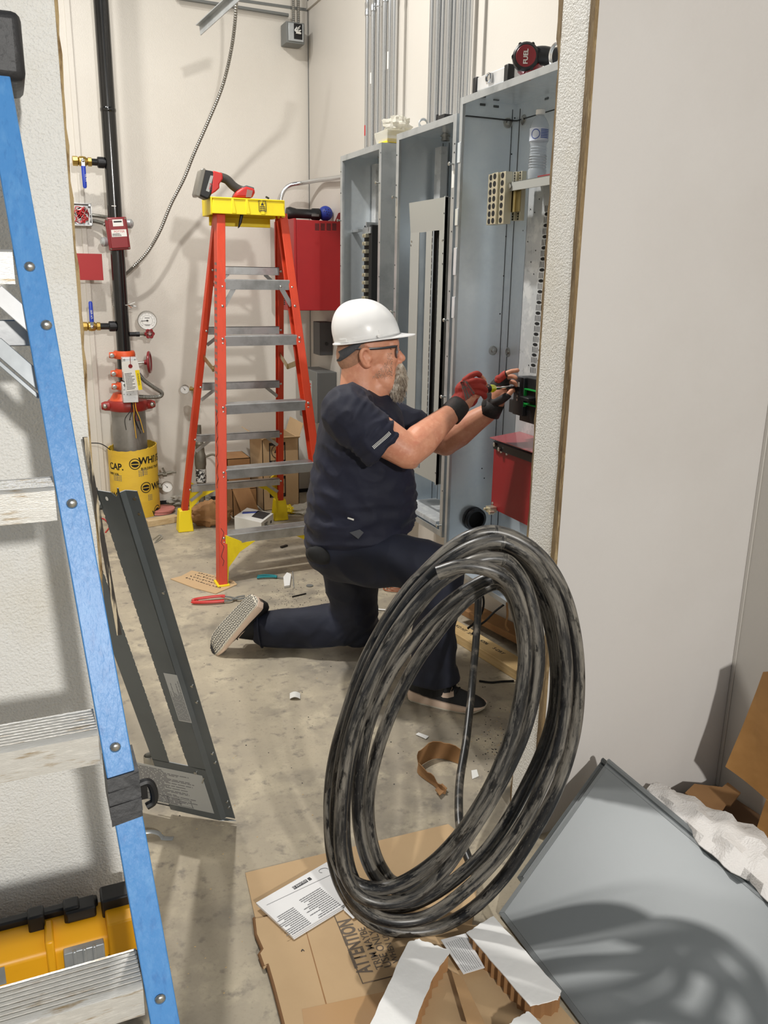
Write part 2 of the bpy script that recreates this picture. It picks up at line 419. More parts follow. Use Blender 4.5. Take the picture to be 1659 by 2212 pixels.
def lines(MBo, M, w, h, rows, fill=.55, jag=True, cols=1):
    """rows of print as thin bars on a label of size w x h in local frame M (x right, y up, z out)"""
    rnd = random.Random(int(w*1e5+h*1e5+rows)); MBo.M = M
    rh = h/rows
    for c in range(cols):
        x0 = w*c/cols; cw = w/cols*.92
        for i in range(rows):
            y = h-(i+.5)*rh; ln = cw*(rnd.uniform(.55, 1) if jag else 1)
            x = x0
            while x < x0+ln-1e-4:
                wl = min(rnd.uniform(.03, .11)*w, x0+ln-x)
                MBo.box((x, y-rh*fill/2, 0), (x+wl, y+rh*fill/2, .0003)); x += wl+.012*w
    return MBo
def rivet(MBo, p, n, r=.008, h=.004):
    MBo.lathe([(r, 0), (r*.95, h*.35), (r*.7, h*.75), (r*.35, h*.97), (0, h)], p, n, 12)

# ------------------------------------------------------------------ room
YB, XR, YF, YJ, XJ, XL = 5.44, 1.81, 1.632, 1.755, 1.17, .112
ZT = 3.9
struct(MB().box((-4, -6, -.12), (XR+.1, YB+.12, 0)).build('floor', m_conc))
struct(MB().box((-1.6, YB, 0), (XR+.12, YB+.12, ZT)).build('wall_back', m_wall_back))
struct(MB().box((XR, -6, 0), (XR+.12, YB, ZT)).build('wall_right', m_wall))
struct(MB().box((-1.7, YJ, 0), (-1.6, YB+.12, ZT)).build('wall_left', m_wall))
# partition, right of the opening: core with pebbled jamb face and a smooth outer board
struct(MB().box((XJ, YF+.018, 0), (XR, YJ, ZT)).build('wall_jamb', m_frp))
struct(MB().box((XJ+.004, YF, 0), (XR, YF+.018, ZT)).build('wall_front', mat('wall_frp_front', rgb(209, 205, 201), .45, bump=[('noise', 160, .10, .004)], var=(1.3, rgb(201, 196, 191), .45, .75))))
# torn board edge strip at the jamb corner (wavy)
e = MB(); rnd = random.Random(3); rows = []
for i in range(160):
    z = ZT*i/159; w = .0175+rnd.uniform(-.0012, .0012)+.002*math.sin(z*4)
    rows.append([(XJ+.006, YF-.0012, z), (XJ-.003+rnd.uniform(-.0012, .0012), YF-.0015, z), (XJ-.0035+rnd.uniform(-.001, .001), YF+w*.5, z), (XJ-.002, YF+w, z), (XJ+.004, YF+w, z)])
e.loft(rows)
struct(e.build('trim_1', m_osb))
e = MB(); rows = []
for i in range(120):
    z = ZT*i/119; w = .010+rnd.uniform(-.004, .003)+(.006 if z > 1.95 else -.004)
    w = max(w, .002)
    rows.append([(XJ-.001, YJ, z), (XJ-.001, YJ+w, z), (XJ+.004, YJ+w, z), (XJ+.004, YJ, z)])
e.loft(rows); struct(e.build('trim_2', m_osb))
# partition left of the opening
struct(MB().box((-4, YF, 0), (XL, YJ, ZT)).build('wall_front_left', m_frp))
e = MB(); rows = []
for i in range(140):
    z = ZT*i/139; w = rnd.uniform(.001, .0045)
    rows.append([(XL-.002, YF-.001, z), (XL+w, YF-.001, z), (XL+w*.7, YJ-.01, z), (XL-.002, YJ-.01, z)])
e.loft(rows); struct(e.build('trim_3', m_ply))
# seam batten on the back wall, corner bead, upper seam
struct(MB().box((.415, YB-.012, 0), (.445, YB, ZT)).build('trim_4', m_wall_back, bevel=.003))
struct(MB().box((-1.6, YB-.004, 2.985), (XR, YB, 3.0)).build('trim_5', m_greybox))
struct(MB().box((XR-.012, YF+.12, 2.99), (XR, YB, 3.03)).build('trim_6', m_wall))
struct(MB().box((XR-.003, 5.432, 0), (XR, YB, ZT)).build('trim_7', m_greybox))
struct(MB().box((-1.6, YB-.015, 0), (XR, YB, .022)).build('baseboard_back', m_blackm))
struct(MB().box((XR-.004, YF-.012, 0), (XR, YF, ZT)).build('trim_8', m_wall, bevel=.002))
# ------------------------------------------------------------------ blue stepladder in the foreground
t = thing('stepladder', 'blue fibreglass stepladder with worn aluminium steps standing against the pebbled wall in the foreground', 'ladder')
LK, LY = .4, .72
def lad(x, y, off=0): 
    p = aP(x, y, (0, LY+off, 0), (0, 1, -LK)); return p
def railx(z): return .0965+(.54-z)*.0735
ZTOP = 1.735
def rail_blue(name, sgn, off, w, d, m_):
    mb = MB(); c = -.15
    for z0, z1 in ((0.02, ZTOP),):
        rings = []
        for z in (z0, z1):
            xr = railx(z) if sgn > 0 else 2*c-railx(z)
            y = LY+LK*z+off
            # channel section: front flange, web on the inner side, rear flange
            s_ = -sgn
            a = xr+s_*w/2; b = xr-s_*w/2; tk = .004*s_
            sec = [(b, y), (a, y), (a, y+d), (b, y+d), (b, y+d-.005), (a-tk, y+d-.005), (a-tk, y+.005), (b, y+.005)]
            rings.append([V((px_, py_, z-(py_-y)*LK*0)) for px_, py_ in sec])
        mb.loft(rings)
    return mb.build(name, m_, t, bevel=.0015)
rl = rail_blue('rail', 1, 0, .036, .062, m_blue)
rail_blue('rail', -1, 0, .036, .062, m_blue)
rail_blue('rear_rail', 1, .070, .030, .03, m_blue); rail_blue('rear_rail', -1, .070, .030, .03, m_blue)
SZ = [lad(355, 2155).z+.013, lad(265, 1611).z+.013, lad(170, 1087).z+.013, lad(75, 577).z+.013]
SZ.append(SZ[0]-.31)
for z in SZ:
    y = LY+LK*z; xr = railx(z)-.020; xl = -.30-railx(z)+.020
    mb = MB()
    # tread profile (y, z): ribbed top, front lip, hollow underneath
    prof = [(0, -.036), (0, .006)]
    n = 8
    for i in range(n):
        a = .006+i*(.062/n); b = a+.062/n
        prof += [(a, .010), (a+.0045, .010), (a+.005, .0072), (b-.0005, .0072)]
    prof += [(.070, .010), (.072, .006), (.072, -.026), (.069, -.026), (.069, .003), (.004, .003), (.004, -.036)]
    mb.ext([(xl, y+p[0], z+p[1]) for p in prof], (xr-xl, 0, 0))
    st = mb.build('step', m_steel_worn, t)
    r = MB()
    for sx in (1, -1):
        x_ = railx(z) if sx > 0 else -.30-railx(z)
        rivet(r, (x_, y-.0005-LK*.013, z-.013), (0, -1, 0), .0075, .0045)
    if z < .6: rivet(r, (xr-.105, y-.0005, z-.018), (0, -1, 0), .0085, .005)
    r.build('rivet', m_bolt, t)
r = MB(); rivet(r, lad(100, 703)-V((0, .0005, 0)), (0, -1, 0), .0078, .0045); r.build('rivet', m_bolt, t)
# diagonal braces and rear cross bar
mb = MB(); a = lad(-10, 630, .02); b = lad(74, 704, .02); mb.bar(a, b, .024, .004, (0, -1, .1)); mb.bar(a+V((0, .008, -.012)), b+V((0, .008, -.012)), .004, .016, (0, -1, .1))
mb.build('brace', m_alu_brt, t, bevel=.001)
mb = MB(); a = lad(-10, 742, .05); b = lad(98, 836, .05); mb.bar(a, b, .022, .006, (0, -1, .1)); mb.bar(a+V((-.01, .002, -.014)), b+V((-.01, .002, -.014)), .006, .018, (0, -1, .1)); mb.build('brace', m_galv2, t, bevel=.001)
mb = MB(); z = 1.372; y = LY+LK*z+.082; mb.box((-.35, y, z-.028), (railx(z)-.01, y+.02, z+.01)); mb.build('cross_bar', m_steel, t, bevel=.002)
mb = MB(); mb.box((-.345, LY+LK*ZTOP-.012, ZTOP-.028), (.049, LY+LK*ZTOP+.14, ZTOP+.062)); mb.build('top_cap', mat('cap_black', rgb(44, 44, 46), .5, bump=('noise', 60, .5, .004)), t, bevel=.012, seg=3)
# black tape round the rail with a hook
p = lad(290, 1722); z = p.z
mb = MB(); y = LY+LK*z
xr = railx(z)
mb.ext([(xr-.020, y-.0018-.010, z-.030), (xr+.020, y-.0018-.009, z-.024), (xr+.020, y-.0018+.010, z+.031), (xr-.020, y-.0018+.009, z+.022)], (0, .0015, 0))
for k in range(3):
    mb.ext([(xr-.0206, y-.0028+LK*(-.02+k*.017), z-.02+k*.017), (xr+.0206, y-.0028+LK*(-.016+k*.017), z-.016+k*.017), (xr+.0206, y-.0028+LK*(-.001+k*.017), z-.001+k*.017), (xr-.0206, y-.0028+LK*(-.005+k*.017), z-.005+k*.017)], (0, .069, 0))
mb.build('tape', mat('tape_black', rgb(26, 26, 28), .5, bump=('noise', 60, .4, .003)), t)
mb = MB(); q = V((xr+.02, y+.012, z+.010))
mb.tube(cr([q, q+V((.012, 0, .001)), q+V((.018, 0, -.012)), q+V((.018, 0, -.030)), q+V((.008, 0, -.036))], 4), .0055, 8)
mb.box(tuple(q+V((-.002, -.004, -.022))), tuple(q+V((.010, .006, .004))))
mb.build('hook', m_black, t, bevel=.001)

# ------------------------------------------------------------------ tool box at the foot of the wall
t = thing('toolbox', 'black and yellow plastic toolbox with silver latch on the floor beneath the blue ladder', 'toolbox')
X0, X1 = -.62, .110; yb, yf = 1.545, 1.455; zb, zf = .232, .212
mb = MB(); mb.ext([(X0, yf+.012, 0), (X0, yb, 0), (X0, yb, zb-.06), (X0, yf+.005, zf-.080)], (X1-X0-.004, 0, 0)); mb.build('body', m_black, t, bevel=.008)
mb = MB(); mb.ext([(X0, yf, zf-.062), (X0, yb-.012, zf-.060), (X0, yb-.012, zb-.006), (X0, yf+.02, zf+.002), (X0, yf, zf-.012)], (X1-X0, 0, 0)); lid = mb.build('lid', m_yeltool, t, bevel=.006)
mb = MB(); mb.box((X0, yb-.024, zb-.03), (X1-.06, yb-.004, zb+.006))
for a, b in ((-.05, -.035), (.015, .03)): mb.box((a-.03, yb-.045, zb-.02), (a, yb-.012, zb+.020))
mb.box((-.012, yb-.05, zb-.012), (.045, yb-.012, zb+.014)); mb.box((.055, yb-.055, zb-.02), (X1+.002, yb-.008, zb+.024)); mb.build('rim', m_black, t, bevel=.004)
mb = MB(); mb.box((-.052, yf-.005, zf-.075), (-.036, yb-.03, zb-.004)); mb.box((.060, yf-.008, zf-.060), (X1+.004, yb-.04, zb+.002)); mb.build('rib', m_yeltool, lid, bevel=.004)
mb = MB(); mb.box((.056, yf-.012, zf-.13), (X1+.006, yf+.03, zf-.052)); mb.build('corner', m_black, t, bevel=.006)
mb = MB()
mb.box((-.022, yf-.014, zf-.085), (.052, yf+.004, zf-.012))
for x in (-.006, .012, .03): mb.box((x, yf-.018, zf-.075), (x+.007, yf-.010, zf-.010))
mb.box((-.024, yf-.018, zf-.095), (.054, yf-.006, zf-.082))
mb.build('latch', m_galv2, t, bevel=.002)
n_ = V((0, -(zb-zf), (yb-yf-.04))).normalized()
up = V((0, n_.z, -n_.y)); Mx = frame((-.30, yf-.0004, zf-.052), (1, 0, 0), (0, -1, 0))
mb = MB(Mx); mb.box((-.12, .0, 0), (.175, .038, .0012)); pl = mb.build('nameplate', m_galv2, lid)
text('T STAK', .030, frame((-.272, yf-.0018, zf-.044), (1, 0, 0), (0, -1, 0)), m_label, 'lettering', lid, sx=1.1)
mb = MB(frame((-.012, yf+.040, zf+.0125), (1, 0, 0), n_))
mb.tube([(0, 0, 0), (.006, .018, 0)], .0008, 5); mb.tube([(.006, -.002, 0), (.011, .014, 0)], .0008, 5); mb.tube(cr([(.013, .02, 0), (.018, .016, 0), (.015, .008, 0), (.020, .006, 0)], 4), .0008, 5)
mb.build('scribble', m_ink, lid)

# ------------------------------------------------------------------ dark grey panel cover leaning in the doorway
t = thing('panel_cover', 'dark grey slotted breaker panel cover leaning on the left doorway edge behind the blue ladder', 'panel cover')
Bo = aZ(505, 1783, .004); b_ = (aZ(300, 1738, .004)-Bo); b_.z = 0; b_.normalize()
rr = ray(285, 1058); tt = (Bo-EYE).dot(b_)/rr.dot(b_); T_ = EYE+rr*tt
u_ = (T_-Bo).normalized(); n_ = b_.cross(u_).normalized()
if n_.dot(EYE-Bo) < 0: n_ = -n_
def pc(x, y): return aP(x, y, Bo, n_)
def pcs(p): q = p-Bo; return (q.dot(b_), q.dot(u_))      # panel coordinates
def P2(s_, h): return Bo+b_*s_+u_*h
HT = (T_-Bo).length
s1 = pcs(pc(262, 1300))[0]; 
def edge(x0, y0, x1, y1, n):
    a = pcs(pc(x0, y0)); c = pcs(pc(x1, y1)); return [(a[0]+(c[0]-a[0])*i/n, a[1]+(c[1]-a[1])*i/n) for i in range(n+1)]
sa = .5*(pcs(pc(240, 1180))[0]+pcs(pc(412, 1650))[0]); sb = .5*(pcs(pc(290, 1450))[0]+pcs(pc(368, 1640))[0])
hb = pcs(pc(412, 1658))[1]; hc = pcs(pc(300, 1645))[1]
wtot = sb+ (sa-.035)
def serr(mb, s_, h0, h1, dirn, n):
    for i in range(n):
        h = h0+(h1-h0)*(i+.5)/n
        mb.ext([P2(s_, h-.010), P2(s_+dirn*.0013, h-.0085), P2(s_+dirn*.0013, h+.0085), P2(s_, h+.010)], -n_*.002)
tk = -n_*.002
mb = MB(); mb.ext([P2(.035, hb), P2(sa, hb), P2(sa, HT-.01), P2(sa*.62, HT-.012), P2(sa*.5, HT-.022), P2(sa*.36, HT), P2(.035, HT)], tk); serr(mb, sa, hb+.03, HT-.05, 1, 34)
mb.build('side_strip', m_greydark, t)
mb = MB(); mb.ext([P2(sb, hb), P2(wtot, hb), P2(wtot, HT), P2(sb, HT)], tk); serr(mb, sb, hb+.03, HT-.05, -1, 34); mb.build('side_strip', m_greydark, t)
mb = MB(); mb.ext([P2(sa-.002, HT-.055), P2(sb+.002, HT-.055), P2(sb+.002, HT-.004), P2(sa-.002, HT-.004)], tk); mb.build('top_bar', m_greydark, t)
mb = MB(); mb.ext([P2(.035, .01), P2(wtot, .01), P2(wtot, hb+.004), P2(.035, hb+.004)], tk); lowp = mb.build('lower_plate', m_greydark, t)
# turned flange: slopes back then flat outer strip
mb = MB()
fl_ = [(.035, 0), (.026, -.012), (.018, -.013), (.0, -.013), (.0, -.015), (.019, -.015), (.028, -.014), (.037, -.002)]
mb.loft([[P2(a, .012)+n_*c for a, c in fl_], [P2(a, HT-.012)+n_*c for a, c in fl_]])
mb.build('flange', m_greydark, t)
mb = MB(); mb.ext([P2(0, 0)-n_*.014, P2(.03, .0)-n_*.014, P2(.045, .012), P2(wtot, .012), P2(wtot, .010), P2(.04, .008)], tk); mb.build('bottom_lip', m_greydark, t)
mb = MB()
for (x, y) in ((291, 1085), (302, 1118), (358, 1290), (425, 1493), (437, 1528), (473, 1640), (481, 1660), (506, 1745), (510, 1757)):
    q = pc(x, y); s_, h = pcs(q); mb.cyl(P2(.009, h)-n_*.0131, P2(.009, h)-n_*.0105, .0035, n=10)
mb.cyl(pc(423, 1669), pc(423, 1669)+n_*.003, .005, n=12); mb.cyl(pc(441, 1680), pc(438, 1690)+n_*.003, .0015, n=8)
mb.build('screw', m_bolt, t)
mb = MB()
a = pcs(pc(213, 1085)); mb.ext([P2(a[0]+.004*math.cos(k*.52), a[1]+.007*math.sin(k*.52))+n_*.0003 for k in range(12)], n_*.0003)
a = pcs(pc(231, 1077)); mb.ext([P2(a[0]+.003*math.cos(k*.52), a[1]+.005*math.sin(k*.52))+n_*.0003 for k in range(12)], n_*.0003)
mb.build('slot_hole', m_label, t)
def plabel(x0, y0, w, h, rows, cols, nm='label', ang=None, par=None):
    """label on the cover, lower right corner at pixel x0,y0"""
    a = pcs(pc(x0, y0)); o = P2(a[0]+w, a[1])+n_*.0006
    F = frame(o, -b_, n_)
    mb = MB(F); mb.box((0, 0, 0), (w, h, .0003)); lb = mb.build(nm, m_labelg, par or t)
    mb = MB(); lines(mb, F @ Matrix.Translation((w*.04, h*.03, .0003)), w*.92, h*.92, rows, cols=cols); mb.build('print', m_inkg, lb)
    return lb, F
a0 = pcs(pc(463, 1760)); a1 = pcs(pc(445, 1682)); a2 = pcs(pc(305, 1660))
lb, F = plabel(463, 1757, .30, a1[1]-a0[1]+.004, 26, 1, par=t)
mb = MB(F)
for k in range(7): mb.box((.02+k*.036, .004, .0006), (.021+k*.036, .034, .0008))
mb.box((.02, .034, .0006), (.24, .0348, .0008)); mb.box((.02, .004, .0006), (.24, .0048, .0008)); mb.build('table_rule', m_ink, lb)
mb = MB(F); mb.box((.12, -.012, -.0004), (.16, -.006, .0001)); mb.build('maker_mark', m_ink, lb)
b0 = pcs(pc(418, 1562)); b1 = pcs(pc(348, 1452))
w_ = .036; h_ = b1[1]-b0[1]
F = frame(P2(b0[0]+w_+.004, b0[1])+n_*.0006, -b_, n_)
mb = MB(F); mb.box((0, 0, 0), (w_, h_, .0003)); lb = mb.build('label', m_labelg, t)
mb = MB(); F2 = frame(P2(b0[0]+.006, b0[1]+.004)+n_*.0010, u_, n_); lines(mb, F2, h_*.95, w_*.9, 9, fill=.4); mb.build('print', m_inkg, lb)

# offcut strip of dark edging stood against the doorway edge
mb = MB(); a = aY(184, 945, 1.60); b = aY(258, 1372, 1.60)
rows = []
for i in range(40):
    p = a.lerp(b, i/39); w = .0045; 
    rows.append([p+V((-w, 0, 0)), p+V((w, 0, 0)), p+V((w, .006, 0)), p+V((-w, .006, 0))])
mb.loft(rows)
tag(mb.build('edging_strip', mat('edging', rgb(56, 50, 44), .7, stretch=(60, 60, 4), var=(2, rgb(206, 190, 160), .52, .6))), 'thin dark brown edging strip beside the blue ladder on the left doorway edge', 'edging')
# cardboard pieces seen between ladder and wall
a = aY(276, 1840, 1.70)
xb_ = aY(292, 1900, 1.76).x; mb = MB(); mb.box((.085, 1.76, .0), (xb_, 1.80, .40)); tag(mb.build('cardboard_box', m_card2, bevel=.003), 'narrow brown carton just inside the doorway behind the left wall', 'box')
mb = MB(); q = aZ(323, 1640, .02); mb.lathe([(.014, 0), (.018, 0), (.018, .03), (.016, .034), (.014, .03)], (q.x, q.y, 0), (0, 0, 1), 20, closed=True); tag(mb.build('pipe_coupling', m_bolt), 'small zinc conduit coupling on the floor behind the leaning grey panel cover', 'fitting')
# conduit strap on the floor
mb = MB(); q = aZ(345, 1815, .0); d = (aZ(365, 1830, 0)-q)
pts = cr([q+V((-.055, .03, .002)), q+V((-.05, .028, .016)), q+V((-.02, .018, .02)), q+V((.0, .010, .014)), q+V((.008, .006, .002)), q+V((.016, .0, .0015)), q+V((.034, -.008, .0015))], 5)
mb.tube(pts, .0085, 8, flat=.15, up=(0, 0, 1)); tag(mb.build('conduit_strap', m_galv2), 'one-hole steel pipe strap lying on the concrete below the grey panel cover', 'strap')
# ------------------------------------------------------------------ sprinkler riser on the back wall
YP = 5.25
def at(x, y, dy=0.0): return aY(x, y, YP+dy)
def wallp(x, y, off=.0): return aY(x, y, YB-off)
px0 = at(268, 750).x; RX = at(264, 700).x
t = thing('standpipe', 'tall black glossy vertical sprinkler pipe on the back wall', 'pipe')
zt, zb_ = ZT, at(268, 765).z
mb = MB(); mb.cyl((RX, YP, zb_), (RX, YP, zt), .040, n=36); pm = mb.build('pipe', m_blackpipe, t)
mb = MB(); zc = at(225, 237).z; mb.lathe([(.040, -.012), (.0425, -.006), (.043, 0), (.0425, .006), (.040, .012)], (RX, YP, zc), (0, 0, 1), 36); mb.build('weld', m_blackpipe, t)
z1 = at(200, 350).z; z2 = at(220, 705).z
for z in (z1, z2):
    mb = MB(); mb.cyl((RX-.02, YP, z), (RX-.05, YP, z), .024, n=20); mb.lathe([(.030, 0), (.030, .03), (.026, .034)], (RX-.042, YP, z), (-1, 0, 0), 20)
    mb.build('outlet', mat('outlet_iron', rgb(40, 40, 42), .4, .5), t)
mb = MB(); zg = at(290, 722).z; mb.cyl((RX+.03, YP, zg), (RX+.075, YP, zg), .013, n=16); mb.cyl((RX+.075, YP, zg), (RX+.095, YP, zg), .016, n=6); mb.build('outlet', mat('outlet_iron', rgb(40, 40, 42), .4, .5), t)
mb = MB()
for (x, y, s_) in ((244, 446, .012), (246, 484, .006)):
    q = at(x, y); mb.box((q.x-s_, YP-.0412, q.z-.002), (q.x+s_, YP-.0395, q.z+.002))
mb.build('scuff', m_label, t)

def ball_valve(label, z, up, xr):
    t = thing('ball_valve', label, 'valve', 'brass ball valves on the standpipe')
    mb = MB(); mb.cyl((xr+.001, YP, z), (xr-.095, YP, z), .019, n=20); mb.build('nipple', m_blackpipe, t)
    mb = MB(); x = xr-.060
    mb.lathe([(.019, 0), (.024, .002), (.024, .020), (.019, .024)], (x, YP, z), (-1, 0, 0), 8)
    mb.lathe([(.018, .024), (.026, .034), (.028, .05), (.026, .066), (.019, .072)], (x, YP, z), (-1, 0, 0), 24)
    mb.lathe([(.021, .072), (.026, .074), (.026, .10), (.021, .102)], (x, YP, z), (-1, 0, 0), 8)
    mb.cyl((x-.05, YP, z), (x-.05, YP-.045, z), .009, n=14)
    mb.build('valve_body', m_brass, t, bevel=.001)
    mb = MB(); xx = x-.05; yy = YP-.040
    s_ = 1 if up else -1
    mb.lathe([(.011, 0), (.011, .006), (.006, .008)], (xx, yy, z), (0, -1, 0), 6)
    mb.ext([(xx-.009, yy-.002, z), (xx+.009, yy-.002, z), (xx+.008, yy-.002, z+s_*.035), (xx-.008, yy-.002, z+s_*.035)], (0, -.003, 0))
    mb.build('stem_nut', m_chrome, t)
    mb = MB(); mb.tube([(xx, yy-.004, z+s_*.028), (xx, yy-.006, z+s_*.06), (xx, yy-.006, z+s_*.135), (xx, yy-.006, z+s_*.143)], [.012, .0115, .0105, .006], 14, flat=.4, up=(0, -1, 0)); h = mb.build('handle', m_bluep, t)
    return t, h, xx, yy
t1, h1, xx, yy = ball_valve('brass ball valve with blue lever hanging down at the upper outlet of the black pipe', z1, False, RX-.045)
text('UL FM', .014, frame((xx+.005, yy-.0112, z1-.07), (0, 0, -1), (0, -1, 0)), m_label, 'lettering', h1)
t1, h1, xx, yy = ball_valve('brass ball valve with blue lever pointing up at the lower outlet of the black pipe', z2, True, RX-.062)
text('UV 600', .016, frame((xx+.006, yy-.0112, z2+.045), (0, 0, 1), (0, -1, 0)), m_label, 'lettering', h1)

# red flow switch on the pipe
t = thing('flow_switch', 'dark red flow switch box with two white labels clamped to the black pipe', 'flow switch')
c = at(254, 505, -.06); F = frame(c, (1, 0, .04), (.02, -1, -.03)) @ Matrix.Rotation(math.radians(2.5), 4, 'Z')
w, h = .058, .088
mb = MB(F); mb.ext([(-w, -h, -.03), (w, -h, -.03), (w, h, -.03), (-w*.8, h, -.03), (-w, h*.8, -.03)], (0, 0, .048)); mb.build('housing', m_reddark, t, bevel=.006, seg=3)
mb = MB(F); mb.ext([(-w*.84, -h*.88, .018), (w*.84, -h*.88, .018), (w*.84, h*.88, .018), (-w*.66, h*.88, .018), (-w*.84, h*.7, .018)], (0, 0, .010)); mb.build('cover', m_reddark, t, bevel=.004)
mb = MB(F); mb.box((-.022, .040, .028), (.034, .076, .0286)); l1 = mb.build('label', m_label, t)
mb = MB(F); mb.box((-.016, .060, .0286), (.028, .068, .029)); mb.build('print', m_ink, l1)
mb = MB(F); mb.box((-.036, -.016, .028), (.046, .022, .0286)); l1 = mb.build('label', m_label, t)
text('POTTER', .016, F @ Matrix.Translation((-.022, .006, .0286)), m_inkred, 'lettering', l1)
mb = MB(); lines(mb, F @ Matrix.Translation((-.032, -.013, .0286)), .07, .016, 3); mb.build('print', m_ink, l1)
mb = MB(F)
for sx, sy in ((-1, 1), (1, 1), (1, -1), (-1, -1)): mb.cyl((sx*w*.86, sy*h*.9, .015), (sx*w*.86, sy*h*.9, .022), .005, n=10)
mb.build('screw', m_ironpipe, t)
mb = MB(); mb.lathe([(.046, -.014), (.046, .014)], (RX, YP, c.z+.055), (0, 0, 1), 24); mb.lathe([(.046, -.014), (.046, .014)], (RX, YP, c.z-.04), (0, 0, 1), 24)
mb.lathe([(.0, 0), (.026, 0), (.026, .02), (.012, .03)], (c.x+.065, YP-.02, c.z+.058), (.9, -.4, 0), 18); mb.lathe([(.0, 0), (.026, 0), (.026, .02), (.012, .03)], (c.x-.062, YP-.02, c.z-.045), (-.9, -.4, 0), 18)
mb.build('clamp', m_galv2, t)
# junction box with red wires + two flex conduits
t = thing('junction_box', 'open square steel junction box full of red wires on the back wall', 'junction box')
q = wallp(173, 464, .05); s_ = .060
mb = MB(); x, z = q.x, q.z
mb.box((x-s_, YB-.045, z-s_), (x+s_, YB-.042, z+s_))
for a in ((x-s_, z-s_, x-s_+.003, z+s_), (x+s_-.003, z-s_, x+s_, z+s_), (x-s_, z-s_, x+s_, z-s_+.003), (x-s_, z+s_-.003, x+s_, z+s_)): mb.box((a[0], YB-.10, a[1]), (a[2], YB-.0, a[3]))
for sx in (-1, 1):
    for sz in (-1, 1): mb.box((x+sx*.052-.007, YB-.10, z+sz*.052-.007), (x+sx*.052+.007, YB-.098, z+sz*.052+.007))
mb.build('box', m_galv_dull, t)
mb = MB(); mb.cyl((x+.005, YB-.05, z+.01), (x+.005, YB-.0465, z+.01), .03, n=24); mb.build('knockout', m_blackm, t)
rnd = random.Random(5)
for nm, mm, cnt in (('red_wire', m_wire_red, 5), ('white_wire', m_label, 2)):
    for k in range(cnt):
        pts = [V((x+.045, YB-.07, z+rnd.uniform(-.03, .02)))]
        for j in range(5): pts.append(V((x+rnd.uniform(-.045, .04), YB-.085-rnd.uniform(0, .03), z+rnd.uniform(-.05, .045))))
        mb = MB(); mb.tube(cr(pts, 6), .0022, 6); mb.build(nm, mm, t)
def ribbed(pts, r, n=4, m_=None, name='flex', parent=None, pitch=.006):
    P = cr(pts, 12); L = [0]
    for a, b in zip(P, P[1:]): L.append(L[-1]+(b-a).length)
    N = int(L[-1]/pitch*3); out = []; rad = []; j = 0
    for i in range(N+1):
        s_ = L[-1]*i/N
        while j < len(L)-2 and L[j+1] < s_: j += 1
        f = (s_-L[j])/max(L[j+1]-L[j], 1e-9); out.append(P[j].lerp(P[j+1], f)); rad.append(r*(1.0, 1.0, .80)[i % 3])
    mb = MB(); mb.tube(out, rad, 10); return mb.build(name, m_ or m_mc, parent, smooth=25)
zc = c.z
tag(ribbed([V((x+s_-.004, YB-.06, z-.000)), V((x+.10, YB-.07, z-.004)), V((x+.15, YB-.10, z-.012)), V((x+.20, YB-.13, z-.02)), (RX-.06, YB-.12, zc+.05)], .011, name='flexible_conduit'), 'upper of the two short flexible steel conduits leaving the red-wired junction box', 'conduit')
tag(ribbed([V((x+s_-.004, YB-.06, z-.032)), V((x+.09, YB-.075, z-.036)), V((x+.14, YB-.11, z-.055)), V((x+.18, YB-.15, z-.10)), (RX-.055, YB-.17, zc-.01)], .011, name='flexible_conduit'), 'lower curved flexible steel conduit leaving the red-wired junction box', 'conduit')
mb = MB(); a = wallp(160, 548, .006); b = wallp(219, 605, .006); mb.box((a.x, YB-.14, b.z), (b.x, YB-.132, a.z)); mb.box((a.x+.05, YB-.132, b.z+.05), (b.x-.05, YB, a.z-.05)); 
tag(mb.build('wall_plaque', m_redplaque, bevel=.001), 'plain square red plate standing off the back wall left of the black pipe', 'plate')

# pressure gauge with valve
def gauge(nm, label, c, r, nrm, face_txt=True, cat='gauge'):
    t = thing(nm, label, cat)
    nrm = V(nrm).normalized(); x_, y_, _ = basis(nrm); F = frame(c, (1, 0, 0) if abs(nrm.x) < .9 else (0, 1, 0), nrm)
    mb = MB(F); mb.lathe([(0, -.02), (r*.96, -.02), (r, -.016), (r, .003), (r*.98, .006), (r*.92, .006), (r*.90, .002)], (0, 0, 0), (0, 0, 1), 36); mb.build('case', m_chrome if r > .05 else m_bolt, t)
    mb = MB(F); mb.cyl((0, 0, -.001), (0, 0, .0022), r*.9, n=36); d = mb.build('dial', m_glass_dial, t)
    mb = MB(F)
    for k in range(28):
        a = math.radians(225-270*k/27); l = .16 if k % 3 == 0 else .08
        mb.bar((r*.82*math.cos(a), r*.82*math.sin(a), .0024), (r*(.82-l)*math.cos(a), r*(.82-l)*math.sin(a), .0024), r*.025, .0004, (0, 0, 1))
    if r > .04:
        for k in range(20):
            a = math.radians(225-270*k/19); mb.bar((r*.58*math.cos(a), r*.58*math.sin(a), .0024), (r*.5*math.cos(a), r*.5*math.sin(a), .0024), r*.03, .0004, (0, 0, 1))
        mb.box((-r*.3, -r*.45, .0022), (r*.3, -r*.40, .0026)); mb.box((-r*.22, -r*.56, .0022), (r*.22, -r*.52, .0026)); mb.box((-r*.26, r*.24, .0022), (r*.26, r*.3, .0026))
    mb.build('scale', m_ink, d)
    mb = MB(F); a = math.radians(185 if r > .04 else 130)
    mb.bar((-r*.15*math.cos(a), -r*.15*math.sin(a), .0035), (r*.66*math.cos(a), r*.66*math.sin(a), .0035), r*.05, .0006, (0, 0, 1)); mb.cyl((0, 0, .002), (0, 0, .005), r*.09, n=12); mb.build('needle', m_ink, t)
    return t, F
c = at(317, 692); c.y = YP-.02
